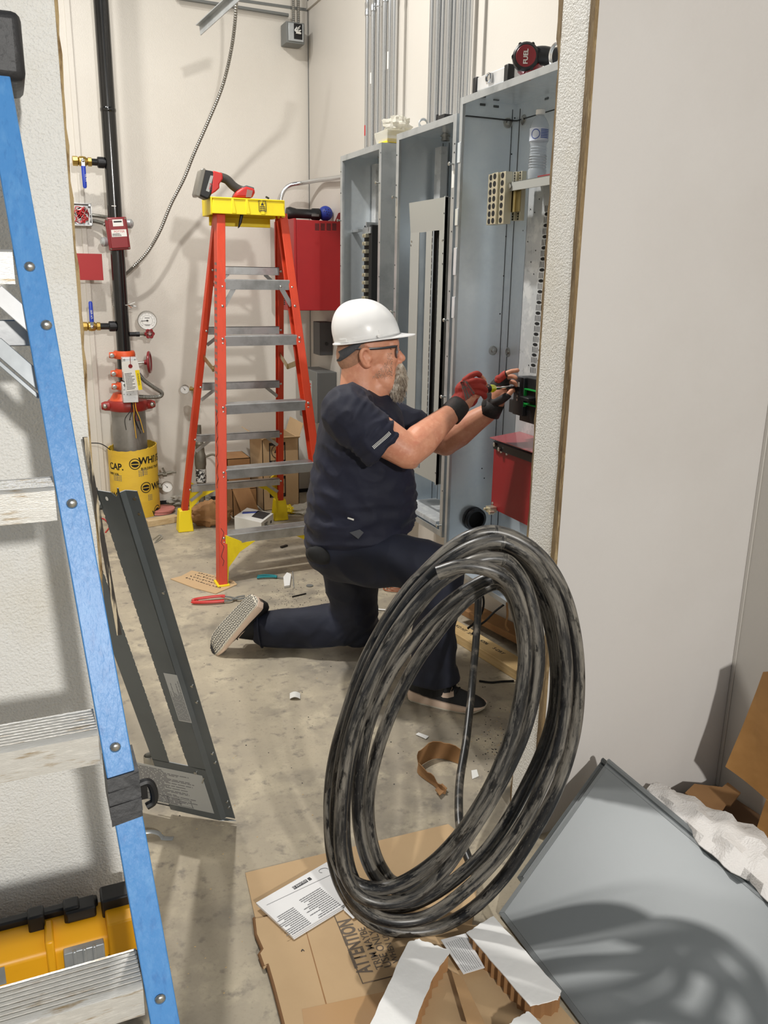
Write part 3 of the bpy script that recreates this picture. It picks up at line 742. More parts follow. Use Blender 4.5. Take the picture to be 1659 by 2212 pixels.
t, F = gauge('pressure_gauge', 'large round white-faced pressure gauge above a small red handwheel right of the black pipe', c, .056, (-.12, -1, -.1))
zg = at(290, 722).z
mb = MB(); mb.cyl((RX+.094, YP, zg), (RX+.15, YP, zg), .008, n=14); mb.cyl((RX+.12, YP, zg), (RX+.145, YP, zg), .013, n=6); mb.cyl((RX+.150, YP, zg), (RX+.175, YP, zg), .014, n=16); mb.cyl((c.x, YP, zg), (c.x, YP, c.z-.05), .009, n=12)
mb.build('valve_stem', m_ironpipe, t)
hw = at(321, 720); mb = MB(); x_, z_ = hw.x, hw.z
mb.tube([(x_+(.023+.003*math.cos(6*k*PI/24))*math.cos(k*PI/24), YP-.04, z_+(.023+.003*math.cos(6*k*PI/24))*math.sin(k*PI/24)) for k in range(48)], .0048, 8, closed=True)
for k in range(3): a = k*PI/3; mb.bar((x_-.022*math.cos(a), YP-.04, z_-.022*math.sin(a)), (x_+.022*math.cos(a), YP-.04, z_+.022*math.sin(a)), .006, .004, (0, 1, 0))
mb.build('handwheel', m_reddark, t)
mb = MB(); mb.cyl((x_, YP-.048, z_), (x_, YP+.01, z_), .008, n=12); mb.build('hub', m_bolt, t)

# butterfly valve assembly
def coupling(label, z, r, h, ear, m_, sides=(-1,), yy=YP, tilt=0):
    t = thing('pipe_coupling', label, 'coupling', None)
    mb = MB(); mb.lathe([(r*.8, -h/2), (r, -h/2), (r+.004, -h*.3), (r+.006, 0), (r+.004, h*.3), (r, h/2), (r*.8, h/2)], (RX, yy, z), (0, 0, 1), 32)
    for s_ in sides:
        mb.tube([(RX+s_*(r-.01), yy-.02, z), (RX+s_*(r+ear*.5), yy-.024, z), (RX+s_*(r+ear), yy-.022, z)], [h*.42, h*.46, h*.40], 12, flat=.9)
    mb.build('housing', m_, t, bevel=.001)
    mb = MB()
    for s_ in sides:
        mb.cyl((RX+s_*(r+ear*.55), yy-.062, z), (RX+s_*(r+ear*.55), yy+.03, z), .0085, n=6); mb.lathe([(.014, 0), (.013, .012), (.006, .014)], (RX+s_*(r+ear*.55), yy-.045, z), (0, -1, 0), 12)
    mb.build('bolt', m_bolt, t); return t
zt_ = at(268, 766).z
coupling('orange grooved coupling at the top of the butterfly valve', zt_, .058, .045, .030, m_oranged)
mb = MB()
zm1 = at(268, 805).z; zm2 = at(268, 833).z; zr = at(275, 874).z
t = thing('butterfly_valve', 'butterfly valve with grey tamper switch box and red handwheel below the black pipe', 'valve')
mb = MB(); mb.cyl((RX, YP, zm2-.02), (RX, YP, zt_), .044, n=28); mb.lathe([(.044, -.05), (.056, -.03), (.058, 0), (.056, .03), (.044, .05)], (RX+.01, YP, zm1-.01), (0, 0, 1), 28); mb.build('valve_body', m_blackpipe, t)
q = at(280, 797, -.09)
mb = MB(); a = at(263, 772, -.10); b = at(297, 822, -.10); mb.box((a.x, YP-.125, b.z), (b.x, YP-.055, a.z)); bx_ = mb.build('switch_box', m_galv_dull, t, bevel=.003)
mb = MB()
for x in (268, 291): p = at(x, 777, -.125); mb.cyl(p, p+V((0, -.004, 0)), .006, n=10)
mb.build('screw', m_bolt, bx_)
a = at(263, 826, -.10); b = at(303, 868, -.10); mb = MB(); mb.box((a.x, YP-.12, b.z), (b.x-.012, YP-.05, a.z)); bx2 = mb.build('switch_box', m_galv_dull, t, bevel=.003)
mb = MB(); p = at(270, 832, -.12); mb.cyl(p, p+V((0, -.001, 0)), .009, n=16)
for k in range(7): p = at(268+(k % 4)*7, 842+(k//4)*10, -.12); mb.cyl(p, p+V((0, -.001, 0)), .003, n=8)
mb.build('knockout', m_greybox, bx2)
ws = at(298, 783, 0); mb = MB(); a = V((ws.x-.02, YP-.04, ws.z)); hwc = at(318, 781); mb.cyl(a, (hwc.x-.012, YP-.04, hwc.z), .007, n=12); mb.build('stem', m_bolt, t)
mb = MB(); n_ = V((1, -.28, .02)).normalized(); x_, y_, _ = basis(n_); cc = V((hwc.x+.006, YP-.045, hwc.z))
mb.tube([cc+x_*(.058*math.cos(k*PI/20))+y_*(.058*math.sin(k*PI/20)) for k in range(40)], .008, 10, closed=True)
mb.lathe([(.0, .006), (.02, .004), (.05, .002), (.056, -.002), (.05, -.006), (.02, -.006)], cc, n_, 30); mb.lathe([(.018, 0), (.014, -.028), (.008, -.03)], cc, n_, 16)
mb.build('handwheel', m_reddark, t)
coupling('upper of the two small orange couplings beside the tamper switch box', zm1, .056, .046, .030, m_oranged)
coupling('lower of the two small orange couplings beside the tamper switch box', zm2, .056, .046, .030, m_oranged)
t = thing('hanging_tag', 'white and yellow warning tag hanging from the tamper switch box', 'tag')
F = frame(at(268, 846, -.135)+V((.012, 0, 0)), (1, 0, .09), (0, -1, -.1)); s_ = 5.1/FPX
mb = MB(F); mb.ext([(0, 0, 0), (.092, 0, 0), (.088, .118, 0), (.0, .118, 0)], (0, 0, .001)); mb.ext([(-.006, .118, 0), (.094, .118, 0), (.088, .175, 0), (.0, .175, 0)], (0, 0, .001)); mb.build('card', m_label, t)
mb = MB(F); mb.ext([(.070, 0, .0011), (.0925, 0, .0011), (.090, .118, .0011), (.066, .118, .0011)], (0, 0, .0004)); mb.build('warning_stripe', m_yellow, t)
mb = MB(); lines(mb, F @ Matrix.Translation((.006, .008, .0011)), .06, .10, 11); mb.build('print', m_inkg, t)
text('WARNING', .015, F @ Matrix.Translation((.074, .100, .0016)) @ Matrix.Rotation(-PI/2, 4, 'Z'), m_ink, 'lettering', t)
mb = MB(F); mb.cyl((.044, .145, .001), (.044, .145, .002), .012, n=16); mb.tube(cr([(.044, .145, .003), (.048, .18, .006), (.050, .205, .01)], 5), .0014, 6); mb.build('string', m_reddark, t)
tag(ribbed([at(300, 808, -.06), at(312, 822, -.08), at(334, 838, -.09), at(349, 848, -.09), at(346, 856, -.09), at(328, 858, -.09), at(300, 857, -.09)], .013, name='flexible_conduit'), 'looped flexible steel conduit beside the tamper switch box', 'conduit')
zr = at(277, 874, .03).z; RX2 = at(280, 930, .03).x; YP2 = YP+.03
t = thing('reducer_coupling', 'wide dark red grooved coupling with two ear bolts on top of the grey pipe', 'coupling')
mb = MB(); mb.lathe([(.05, .075), (.062, .07), (.085, .03), (.095, .02)], (RX2-.02, YP2, zr), (0, 0, 1), 36); mb.build('reducer', m_oranged, t)
mb = MB(); mb.lathe([(.09, -.032), (.112, -.030), (.120, -.02), (.122, 0), (.120, .02), (.112, .030), (.09, .032)], (RX2, YP2, zr), (0, 0, 1), 40)
for s_ in (-1, 1): mb.tube([(RX2+s_*.10, YP2-.02, zr), (RX2+s_*.135, YP2-.022, zr), (RX2+s_*.155, YP2-.02, zr)], [.030, .028, .02], 12)
mb.build('housing', m_redcast, t)
mb = MB()
for s_ in (-1, 1): mb.lathe([(.014, 0), (.013, .014), (.006, .018)], (RX2+s_*.137, YP2-.046, zr+.004), (0, -1, 0), 14)
mb.build('bolt', m_bolt, t)
mb = MB(); mb.cyl((RX2, YP2, .02), (RX2, YP2, zr-.02), .100, n=48); tag(mb.build('floor_pipe', m_pipegrey), 'thick bare grey steel pipe rising out of the yellow cardboard tube', 'pipe')
# loose wires
rnd = random.Random(11)
t = thing('loose_wires', 'bundle of thin loose wires hanging from the tamper switch over the grey pipe', 'wires')
for k in range(9):
    p = at(286+rnd.uniform(-4, 6), 864, -.11); x = rnd.uniform(-14, 26); mm = [m_wire_yel, m_blackm, m_reddark, m_blackm, m_wire_yel, m_blackm, m_blackm, m_blackm, m_blackm][k]
    mb = MB(); e_ = at(286+x, 905+rnd.uniform(0, 45), -.11)
    mb.tube(cr([p, at(287+x*.3, 885, -.115), at(284+x*.7+rnd.uniform(-5, 5), 905, -.12), e_], 6), .0022, 6); mb.build('wire', mm, t)
# yellow tube form with printing
t = thing('concrete_form_tube', 'yellow printed cardboard concrete tube standing round the grey pipe on the floor', 'tube')
RT = .146; tx, ty = aY(288, 1000, YP2).x, YP2; zt_ = aY(250, 975, YP2-RT).z
mb = MB(); n = 64; rin = RT-.006; rows = []
outer = []; vs = []
rnd = random.Random(4)
top = [zt_+.012*math.sin(i*2*PI/n*1+1.2)+rnd.uniform(-.003, .003) for i in range(n)]
for zz, rr_ in ((0, RT), (None, RT), (None, rin), (0, rin)):
    rows.append([(tx+rr_*math.cos(2*PI*i/n), ty+rr_*math.sin(2*PI*i/n), top[i] if zz is None else 0) for i in range(n)])
mb.loft(rows, caps=False); mb.build('tube_wall', m_sonotube, t)
def wrap(o, xc, r):
    for v in o.data.vertices:
        a = v.co.x/r-PI/2; z = v.co.z; rr_ = r+.0006+v.co.y*0
        v.co = (tx+rr_*math.cos(a), ty+rr_*math.sin(a), z)
    return o
def ctext(s_, size, ang, z, bold=.0):
    o = text(s_, size, Matrix.Translation((math.radians(ang)*RT, 0, z)) @ Matrix.Rotation(PI/2, 4, 'X'), m_blackm, 'lettering', t, ext=0, sx=.95, bold=bold); wrap(o, 0, RT); return o
zq = zt_
def zpx(y): return aY(287, y, ty-RT).z
ctext('CAP.', .056, -74, zpx(1016), .0016); ctext('EVERY JOB.', .018, -76, zpx(1028), .0006)
ctext('WHITE CAP', .058, 6, zpx(1004), .0018); ctext('BUILDING TRUST', .020, 10, zpx(1017), .0006)
ctext('WHITE', .058, 36, zpx(1064), .0018)
ctext('WHAT\'S', .046, -72, zpx(1078), .0016); ctext('WHITE', .05, 34, zpx(1122), .0018)
def roundel(a0, z, r):
    mb = MB(); y = ty
    def P(u, w): a = math.radians(a0)+u/RT-PI/2; return V((tx+(RT+.0009)*math.cos(a), ty+(RT+.0009)*math.sin(a), z+w))
    for (ra, rb) in ((r, r*.86),):
        n = 32
        for i in range(n):
            a, b = 2*PI*i/n, 2*PI*(i+1)/n
            mb.quad(P(ra*math.cos(a), ra*math.sin(a)), P(ra*math.cos(b), ra*math.sin(b)), P(rb*math.cos(b), rb*math.sin(b)), P(rb*math.cos(a), rb*math.sin(a)))
    for i in range(10):
        a, b = PI*i/10, PI*(i+1)/10; mb.quad(P(r*.7*math.cos(a), r*.5*math.sin(a)), P(r*.7*math.cos(b), r*.5*math.sin(b)), P(r*.7*math.cos(b), r*.06), P(r*.7*math.cos(a), r*.06))
    for i in range(10):
        a, b = -PI*i/10, -PI*(i+1)/10; mb.quad(P(r*.7*math.cos(a), r*.6*math.sin(a)), P(r*.7*math.cos(b), r*.6*math.sin(b)), P(r*.7*math.cos(b), -r*.12), P(r*.7*math.cos(a), -r*.12))
    mb.build('emblem', m_blackm, t, smooth=0)
roundel(-3, zpx(1003), .034); roundel(20, zpx(1056), .034); roundel(52, zpx(1112), .034)
for a0, y in ((-60, 1040), (4, 1030), (14, 1028), (24, 1085), (-48, 1040)):
    mb = MB(); z = zpx(y)
    for k in range(4):
        for j in range(3):
            a = math.radians(a0)+(j*.011)/RT-PI/2; b = a+.007/RT
            mb.quad(*[V((tx+(RT+.0008)*math.cos(c_), ty+(RT+.0008)*math.sin(c_), z+w)) for c_, w in ((a, k*.010), (b, k*.010), (b, k*.010+.005), (a, k*.010+.005))])
    mb.build('small_print', m_inkg, t, smooth=0)
# valve stubs and gauges low on the riser
t, F = gauge('pressure_gauge', 'small chrome pressure gauge low beside the yellow tube', at(361, 1052, -.02), .034, (-.1, -1, .05))
mb = MB(); a = at(334, 1050, 0); b = at(350, 1052, 0); mb.cyl((tx+.10, ty-.02, a.z), (b.x, ty-.05, b.z), .010, n=12); mb.cyl((a.x+.015, ty-.03, a.z), (a.x+.04, ty-.035, a.z), .017, n=6); mb.build('stem', m_ironpipe, t)
t = thing('drain_valve', 'small chrome bleed valve sticking out right of the yellow tube', 'valve')
mb = MB(); a = at(340, 1025, 0); b = at(380, 1019, 0); y = ty-.04; mb.cyl((tx+.12, y, a.z), (b.x-.03, y, b.z), .010, n=12); mb.cyl((b.x-.06, y, b.z), (b.x, y, b.z), .006, n=10); mb.cyl((a.x+.03, y, a.z), (a.x+.055, y, a.z), .015, n=8); mb.build('valve_body', m_ironpipe, t)
mb = MB(); mb.bar((a.x+.045, y-.012, a.z+.01), (a.x+.03, y-.012, a.z+.045), .012, .004, (0, 1, 0)); mb.build('lever', m_ironpipe, t)
t, F = gauge('pressure_gauge', 'small black-rimmed pressure gauge on the wall left of the orange ladder', at(399, 841, .08), .029, (-.15, -1, 0))
mb = MB(); a = at(408, 841, .1); mb.cyl(a, a+V((.05, .0, -.004)), .008, n=12); mb.bar(a+V((.03, -.01, .01)), a+V((.03, -.01, -.03)), .014, .01, (0, 1, 0)); mb.cyl(a+V((.03, 0, 0)), (a.x+.03, YB, a.z), .008, n=10); mb.build('stem', m_brass, t)
# armoured cable hanging across the back wall
mc = [(511, -40, .65), (509, 30, .6), (500, 105, .5), (481, 185, .4), (450, 262, .33), (420, 330, .28), (398, 385, .24), (370, 440, .2), (345, 500, .18), (318, 545, .17), (290, 575, .15), (274, 590, .12), (262, 600, .06), (252, 612, .05), (245, 640, .05), (248, 662, .08), (262, 662, .16), (270, 659, .21)]
t = thing('armoured_cable', 'long armoured cable hanging across the back wall behind the black pipe, ends stripped', 'cable')
ribbed([aY(x, y, YB-d) for x, y, d in mc], .0098, name='armour', parent=t, pitch=.012)
for k, (dx, dy) in enumerate(((24, -6), (20, 2), (26, 3), (16, 6), (10, -6))):
    mb = MB(); mb.tube(cr([aY(268, 659, YB-.21), aY(276, 659, YB-.24), aY(268+dx, 659+dy, YB-.26)], 5), .0022, 6); mb.build('wire', [m_label, m_black, m_galv2, m_copper, m_label][k], t)
# ceiling strut, box and conduits at the top
mb = MB(); a = aY(432, 56, 4.6); b = aY(520, -25, 4.2); mb.bar(a, b, .045, .004, (0, 0, 1)); mb.bar(a+V((0, 0, -.02)), b+V((0, 0, -.02)), .004, .045, (0, 0, 1))
tag(mb.build('ceiling_angle', m_galv2), 'galvanised angle iron hanging at the top above the back wall', 'bracket')
t = thing('junction_box', 'grey square junction box with black opening high in the back corner', 'junction box')
a = aY(618, 45, YB-.12); b = aY(662, 97, YB-.12); 
mb = MB(); mb.box((a.x, YB-.12, b.z), (b.x-.012, YB-.01, a.z)); mb.build('box', m_greybox, t, bevel=.002)
mb = MB(); mb.box((a.x+.012, YB-.128, b.z+.01), (b.x-.020, YB-.12, a.z-.008)); mb.build('cover', m_galv2, t, bevel=.002)
c0 = aY(635, 50, YB-.13); c1 = aY(653, 86, YB-.13); mb = MB(); mb.box((c0.x, YB-.131, c1.z), (c1.x, YB-.127, c0.z)); mb.build('opening', m_blackm, t)
for k in range(3):
    mb = MB(); mb.tube(cr([V((c0.x+.01+rnd.uniform(0, .03), YB-.135, c0.z-.01-rnd.uniform(0, .02))), V((c0.x+rnd.uniform(0, .05), YB-.14, (c0.z+c1.z)/2)), V((c1.x-.01, YB-.138, c1.z+rnd.uniform(.02, .06))), V((c0.x+.01, YB-.135, c1.z+.03))], 6), .002, 6); mb.build('wire', m_label, t)
for k, x in enumerate((634, 645)):
    p = aY(x, 48, YB-.06); tag(ribbed([p, p+V((0, 0, .2)), p+V((0, 0, .5))], .0095, name='flexible_conduit', pitch=.01), ('left' if k == 0 else 'right')+' armoured cable dropping into the high corner junction box', 'conduit')
p = aY(623, 33, YB-.03); q = aY(380, -5, YB-.03); tag(MB().tube([p, q], .010, 12).build('conduit', m_greybox), 'thin dark horizontal conduit run along the top of the back wall', 'conduit')
# ------------------------------------------------------------------ orange stepladder
t = thing('stepladder', 'orange stepladder with yellow top cap standing open at the back of the room', 'ladder')
A0 = aZ(483, 1268); R0 = aZ(398, 1143); R1 = aZ(602, 1119)
FW = .525
F0 = V((A0.x, A0.y, 0)); F1 = V((A0.x+FW+.035, A0.y+.03, 0))
cap_l = aY(466, 455, 4.24); cap_r = aY(612, 455, 4.24); ZC = cap_l.z
tl = V((aY(478, 462, 4.20).x, 4.20, ZC)); tr = V((aY(612, 462, 4.22).x, 4.22, ZC))
ul = V((aY(470, 462, 4.34).x-.005, 4.34, ZC)); ur = V((aY(600, 462, 4.36).x, 4.36, ZC))
def lad_rail(a, b, sgn, w, d, yd, name='rail'):
    """channel rail from a to b: flange facing +-y of width w, depth d, web on side sgn"""
    mb = MB(); rings = []
    for p in (a, b):
        sec = [(0, 0), (sgn*w, 0), (sgn*w, yd*d), (0, yd*d), (0, yd*(d-.005)), (sgn*(w-.005), yd*(d-.005)), (sgn*(w-.005), yd*.005), (0, yd*.005)]
        rings.append([p+V((x, y, 0)) for x, y in sec])
    mb.loft(rings); return mb.build(name, m_orange, t, bevel=.002)
w = .040
FL = F0-V((w/2, 0, 0)); FR = F1-V((w/2, 0, 0))
fl = lad_rail(F0+V((w/2, 0, .006)), tl+V((w/2, 0, 0)), -1, w, .075, 1)
fr = lad_rail(F1+V((-w/2, 0, .006)), tr+V((-w/2, 0, 0)), 1, w, .075, 1)
ww = .030
rl_ = lad_rail(R0+V((ww/2, 0, .1)), ul+V((ww/2, 0, 0)), -1, ww*1.1, .05, -1, 'rear_rail')
rr_ = lad_rail(R1+V((-ww/2, 0, .1)), ur+V((-ww/2, 0, 0)), 1, ww*1.1, .05, -1, 'rear_rail')
def onf(side, z):
    a, b = (F0, tl) if side < 0 else (F1, tr); return a.lerp(b, z/ZC)
def onr(side, z):
    a, b = (R0, ul) if side < 0 else (R1, ur); return a.lerp(b, z/ZC)
# steps: find heights from the photograph
def zf(x, y):
    k = (tl.y-F0.y)/ZC; p = aP(x, y, F0, (0, 1, -k)); return p.z
rv = MB()
stepz = [zf(600, 1155), zf(590, 1018), zf(580, 881), zf(570, 736), zf(555, 615)]
for i, z in enumerate(stepz):
    a = onf(-1, z); b = onf(1, z); mb = MB(); x0, x1 = a.x+w/2-.004, b.x-w/2+.004
    y = (a.y+b.y)/2+.002
    prof = [(0, -.024), (0, .020)]
    for j in range(7): u = .003+j*.0105; prof += [(u, .024), (u+.006, .024), (u+.0065, .0215), (u+.010, .0215)]
    prof += [(.078, .024), (.078, -.016), (.075, -.016), (.075, .018), (.004, .018), (.004, -.024)]
    mb.M = Matrix.Translation((0, y, z)); dy = b.y-a.y
    mb.ext([(x0, p[0]-dy/2, p[1]) for p in prof], (x1-x0, dy, 0)); mb.M = None
    mb.build('step', m_steel, t)
    for sgn, p in ((-1, a), (1, b)):
        for dz in (-.011, .011):
            if i == 4 and dz > 0: continue
            r = MB(); rivet(r, p+V((sgn*-.004, -.0005, dz)), (0, -1, 0), .0065, .0035); r.build('rivet', m_bolt, t)
    if i == 4:
        for sgn in (-1, 1):
            m2 = MB(); p = V((x0+.05, y, z-.01)) if sgn < 0 else V((x1-.05, y, z-.01)); q = onf(sgn, z-.10)+V((-sgn*.016, .02, 0))
            m2.bar(p, q, .022, .003, (0, -1, 0)); m2.build('knee_brace', m_steel, t)
            r = MB(); rivet(r, p+V((0, -.003, .002)), (0, -1, 0), .0065, .004); r.build('rivet', m_bolt, t)
            r = MB(); rivet(r, onf(sgn, z-.10)+V((-sgn*.004, -.0005, 0)), (0, -1, 0), .0065, .0035); r.build('rivet', m_bolt, t)
kr = (ul.y-R0.y)/ZC
def zr_(x, y): return aP(x, y, R0, (0, 1, -kr)).z
for i, (x, y) in enumerate(((505, 1046), (510, 941), (520, 831), (530, 713), (535, 585))):
    z = zr_(x, y); a = onr(-1, z); b = onr(1, z); mb = MB()
    p = V((a.x+ww/2-.004, (a.y+b.y)/2-.03, z)); q = V((b.x-ww/2+.004, (a.y+b.y)/2-.03, z))
    mb.box((p.x, p.y-.018, z-.020), (q.x, p.y-.014, z+.020)); mb.box((p.x, p.y-.018, z+.016), (q.x, p.y+.018, z+.020)); mb.build('rear_bar', m_steel, t, bevel=.001)
    for sgn, e_ in ((-1, a), (1, b)):
        r = MB(); rivet(r, V((e_.x, e_.y-.0505, z)), (0, -1, 0), .006, .0035); r.build('rivet', m_bolt, t)
        m2 = MB(); s0 = V((e_.x-sgn*.085, p.y-.005, z-.016)); s1 = onr(sgn, z-.075)+V((-sgn*.014, -.03, 0)); m2.bar(s0, s1, .018, .003, (0, -1, 0)); m2.build('knee_brace', m_steel, t)
# yellow corner braces, boots
def ybrace(p0, p1, side):
    mb = MB(); d = .0035
    a = V(p0); b = V(p1)
    dx = V((side*.018, 0, 0))
    mid = a.lerp(b, .5)+V((-side*.012, 0, .0))
    poly = [a-dx*.0, a+V((0, 0, .085)), mid+V((-side*.008, 0, .022)), b+V((-side*.012, 0, 0)), b+V((side*.030, 0, 0)), mid+V((side*.022, 0, -.02)), a+V((-side*.010, 0, .0)) ]
    mb.ext([a+V((0, 0, .10)), b+V((-side*-.028, 0, 0)), b+V((-side*.035, 0, 0)), mid+V((side*-.000, 0, -.018)), a+V((-side*.012, 0, -.06)), a+V((-side*.006, 0, -.13)), a+V((0, 0, -.15))], (0, d, 0))
    mb.ext([a+V((0, 0, .10)), b+V((side*.028, 0, 0)), b+V((side*.028, .02, 0)), a+V((0, .02, .10))], (0, 0, .003))
    return mb.build('corner_brace', m_yellow, t, bevel=.002)
z = stepz[0]-.022
a = onf(-1, .10)+V((w/2, .012, 0)); ybrace(V((a.x, a.y+.01, .14)), V((a.x+.115, onf(-1, z).y+.012, z)), -1)
b = onf(1, .10)+V((-w/2, .012, 0)); ybrace(V((b.x, b.y+.01, .14)), V((b.x-.115, onf(1, z).y+.012, z)), 1)
z = zr_(505, 1046)-.02
a = onr(-1, .12)+V((ww/2, -.03, 0)); ybrace(V((a.x, a.y, .20)), V((a.x+.12, onr(-1, z).y-.03, z)), -1)
b = onr(1, .12)+V((-ww/2, -.03, 0)); ybrace(V((b.x, b.y, .20)), V((b.x-.12, onr(1, z).y-.03, z)), 1)
for p, s_ in ((R0, .036), (R1, .036)):
    mb = MB(); p = V((p.x, p.y-.025, 0)); r0 = [p+V((x*.045, y*.04, 0)) for x, y in ((-1, -1), (1, -1), (1, 1), (-1, 1))]; r1 = [p+V((x*.032, y*.034, .13)) for x, y in ((-1, -1), (1, -1), (1, 1), (-1, 1))]
    mb.loft([r0, r1]); mb.build('foot', m_yellow, t, bevel=.005)
for p in (F0, F1):
    mb = MB(); mb.box((p.x-.030, p.y-.008, 0), (p.x+.030, p.y+.085, .012)); mb.build('foot', m_yellow, t, bevel=.003)
# top cap
mb = MB(); cl = aY(454, 470, 4.17); crr = aY(619, 470, 4.17)
zt0 = aY(535, 464, 4.17).z; zt1 = aY(535, 428, 4.17).z
X0, X1, Y0, Y1 = cl.x+.008, crr.x-.004, 4.172, 4.385
mb.ext([(X0, Y0, zt0), (X1, Y0, zt0), (X1-.008, Y0+.012, zt1), (X0+.012, Y0+.012, zt1)], (0, .006, 0))
n = 5; pts = []
ZR = zt0-.035
mb.box((X0+.008, Y0+.006, zt1-.008), (X1-.006, Y1, zt1)); mb.box((X0, Y0+.01, zt0-.004), (X0+.008, Y1, zt1)); mb.box((X1-.008, Y0+.01, zt0-.004), (X1, Y1, zt1)); mb.box((X0, Y1-.006, zt0-.004), (X1, Y1, zt1))
mb.box((X0+.03, Y1-.012, zt0-.045), (X1-.02, Y1-.004, zt0))
for k in (.27, .46, .66): 
    xk = X0+(X1-X0)*k; mb.ext([(xk, Y0-.003, zt0+.003), (xk+.022, Y0-.003, zt0+.003), (xk+.012, Y0+.006, zt1-.004), (xk, Y0+.006, zt1-.004)], (0, .008, 0))
mb.build('top_cap', m_yellow, t, bevel=.003)
xk = X0+(X1-X0)*.60; F = frame((xk+.012, Y0-.0008+.001, zt0+.018), (1, 0, 0), (0, -1, .1))
mb = MB(F)
for a in ((0, 0, .036, .002), (0, .048, .036, .050), (0, 0, .002, .05), (.034, 0, .036, .05)): mb.box((a[0], a[1], -.001), (a[2], a[3], .0012))
mb.ext([(.010, .028, 0), (.026, .028, 0), (.018, .044, 0)], (0, 0, .0012)); mb.box((.006, .020, 0), (.03, .024, .0012)); mb.box((.006, .012, 0), (.03, .016, .0012)); mb.box((.006, .004, 0), (.03, .008, .0012))
mb.build('warning_mark', m_ink, t)
# label column and scribbles on the left flank, spreaders
mb = MB()
for k in range(24):
    z = ZC*(.86-.017*k); p = onf(-1, z); x_ = p.x-w/2-.0006
    mb.box((x_-.0004, p.y+.014, z-.008), (x_, p.y+.026, z+.005)); mb.box((x_-.0004, p.y+.034, z-.006), (x_, p.y+.056, z+.006))
mb.build('rating_label', m_greybox, t)
mb = MB(); pts = []
for k in range(16):
    z = ZC*(.47-.014*k); p = onf(-1, z); pts.append((p.x-w/2-.001, p.y+.025+.018*math.sin(k*2.3), z+.01*math.sin(k*3.1)))
mb.tube(pts, .0016, 5); mb.build('marker_writing', m_ink, t)
mb = MB(); pts = []
for k in range(9): p = onf(-1, .10+.022*k); pts.append((p.x-.004+.008*math.sin(k*2.1), p.y-.0015, p.z))
mb.tube(pts, .0012, 5); mb.build('marker_writing', m_ink, t)
for sgn, pp in ((-1, ((440, 780), (462, 788), (478, 798))), (1, ((587, 780), (612, 793), (641, 797)))):
    zz = zf(470, 790); a = onr(sgn, zz)+V((-sgn*.0, -.03, 0)); c = onf(sgn, zz)+V((-sgn*.0, .06, 0)); b = a.lerp(c, .5)+V((sgn*-.01, 0, -.045))
    mb = MB(); mb.bar(a, b, .028, .003, (1, 0, 0)); mb.bar(b, c, .028, .003, (1, 0, 0)); mb.cyl(b+V((-.005, 0, 0)), b+V((.005, 0, 0)), .012, n=12); mb.build('spreader', m_brassd, t, bevel=.001)

# cordless driver lying on the ladder cap
t = thing('cordless_drill', 'red and black cordless drill with large battery lying on the yellow ladder cap', 'drill')
D0 = 4.22
def dp(x, y, dy=0): return aY(x, y, D0+dy)
def slab(name, px, y0, y1, m_, bv=.006, par=None):
    mb = MB(); P = [dp(x, y, y0) for x, y in px]; mb.ext(P, (0, y1-y0, 0)); return mb.build(name, m_, par or t, bevel=bv, seg=3)
slab('battery', [(424, 419), (437, 365), (467, 371), (472, 380), (462, 410), (452, 430), (446, 430)], -.035, .045, m_black, .008)
slab('battery_cover', [(422, 418), (434, 366), (441, 362), (445, 366), (432, 425), (424, 424)], -.038, .048, mat('smoke_plastic', rgb(120, 116, 108), .3, coat=.4), .004)
slab('battery_shoe', [(460, 368), (481, 374), (482, 386), (474, 398), (475, 406), (466, 414), (456, 420)], -.036, .046, m_redplast, .006)
mb = MB(); mb.tube(cr([dp(476, 384), dp(492, 389), dp(505, 402), dp(516, 410), dp(528, 413)], 6), [.022]*30, 16, flat=.85) if False else mb.tube(cr([dp(474, 382), dp(490, 388), dp(503, 401), dp(515, 409), dp(530, 414)], 6), .021, 16)
mb.build('grip', mat('rubber_grey', rgb(62, 58, 54), .7, bump=('noise', 300, .3, .001)), t)
slab('motor_housing', [(505, 426), (512, 413), (523, 405), (532, 401), (551, 406), (552, 416), (546, 428)], -.034, .034, m_redplast, .012)
slab('chuck', [(519, 405), (533, 400), (550, 405), (549, 410), (534, 408)], -.030, .030, m_greydark, .006)
slab('trim_panel', [(534, 409), (546, 412), (543, 426), (531, 426)], -.0352, -.033, mat('silver_label', rgb(150, 120, 112), .4), .0005)
bl = slab('battery_label', [(445, 412), (455, 379), (461, 380), (452, 415)], -.0365, -.034, m_labelg, .0003)
text('M18', .016, frame(dp(456, 410, -.037), dp(461, 382)-dp(456, 410), (0, -1, 0)), m_inkred, 'lettering', bl)
# marker hanging from the cap
mb = MB(); mb.tube([dp(523, 460, -.005), dp(519, 480, -.005), dp(516, 490, -.005), dp(514, 493, -.005)], [.0085, .0075, .004, .001], 12); mb.box(tuple(dp(520, 462, -.01)), tuple(dp(524, 456, .01)))
tag(mb.build('marker', m_black), 'black marker hanging under the yellow cap of the orange ladder', 'marker')
# small wire nut scrap on cap
mb = MB(); mb.bar(dp(574, 425), dp(581, 429), .010, .008, (0, 0, 1)); tag(mb.build('tool_bit', m_black, bevel=.001), 'tiny dark driver bit on the right end of the ladder cap', 'bit')

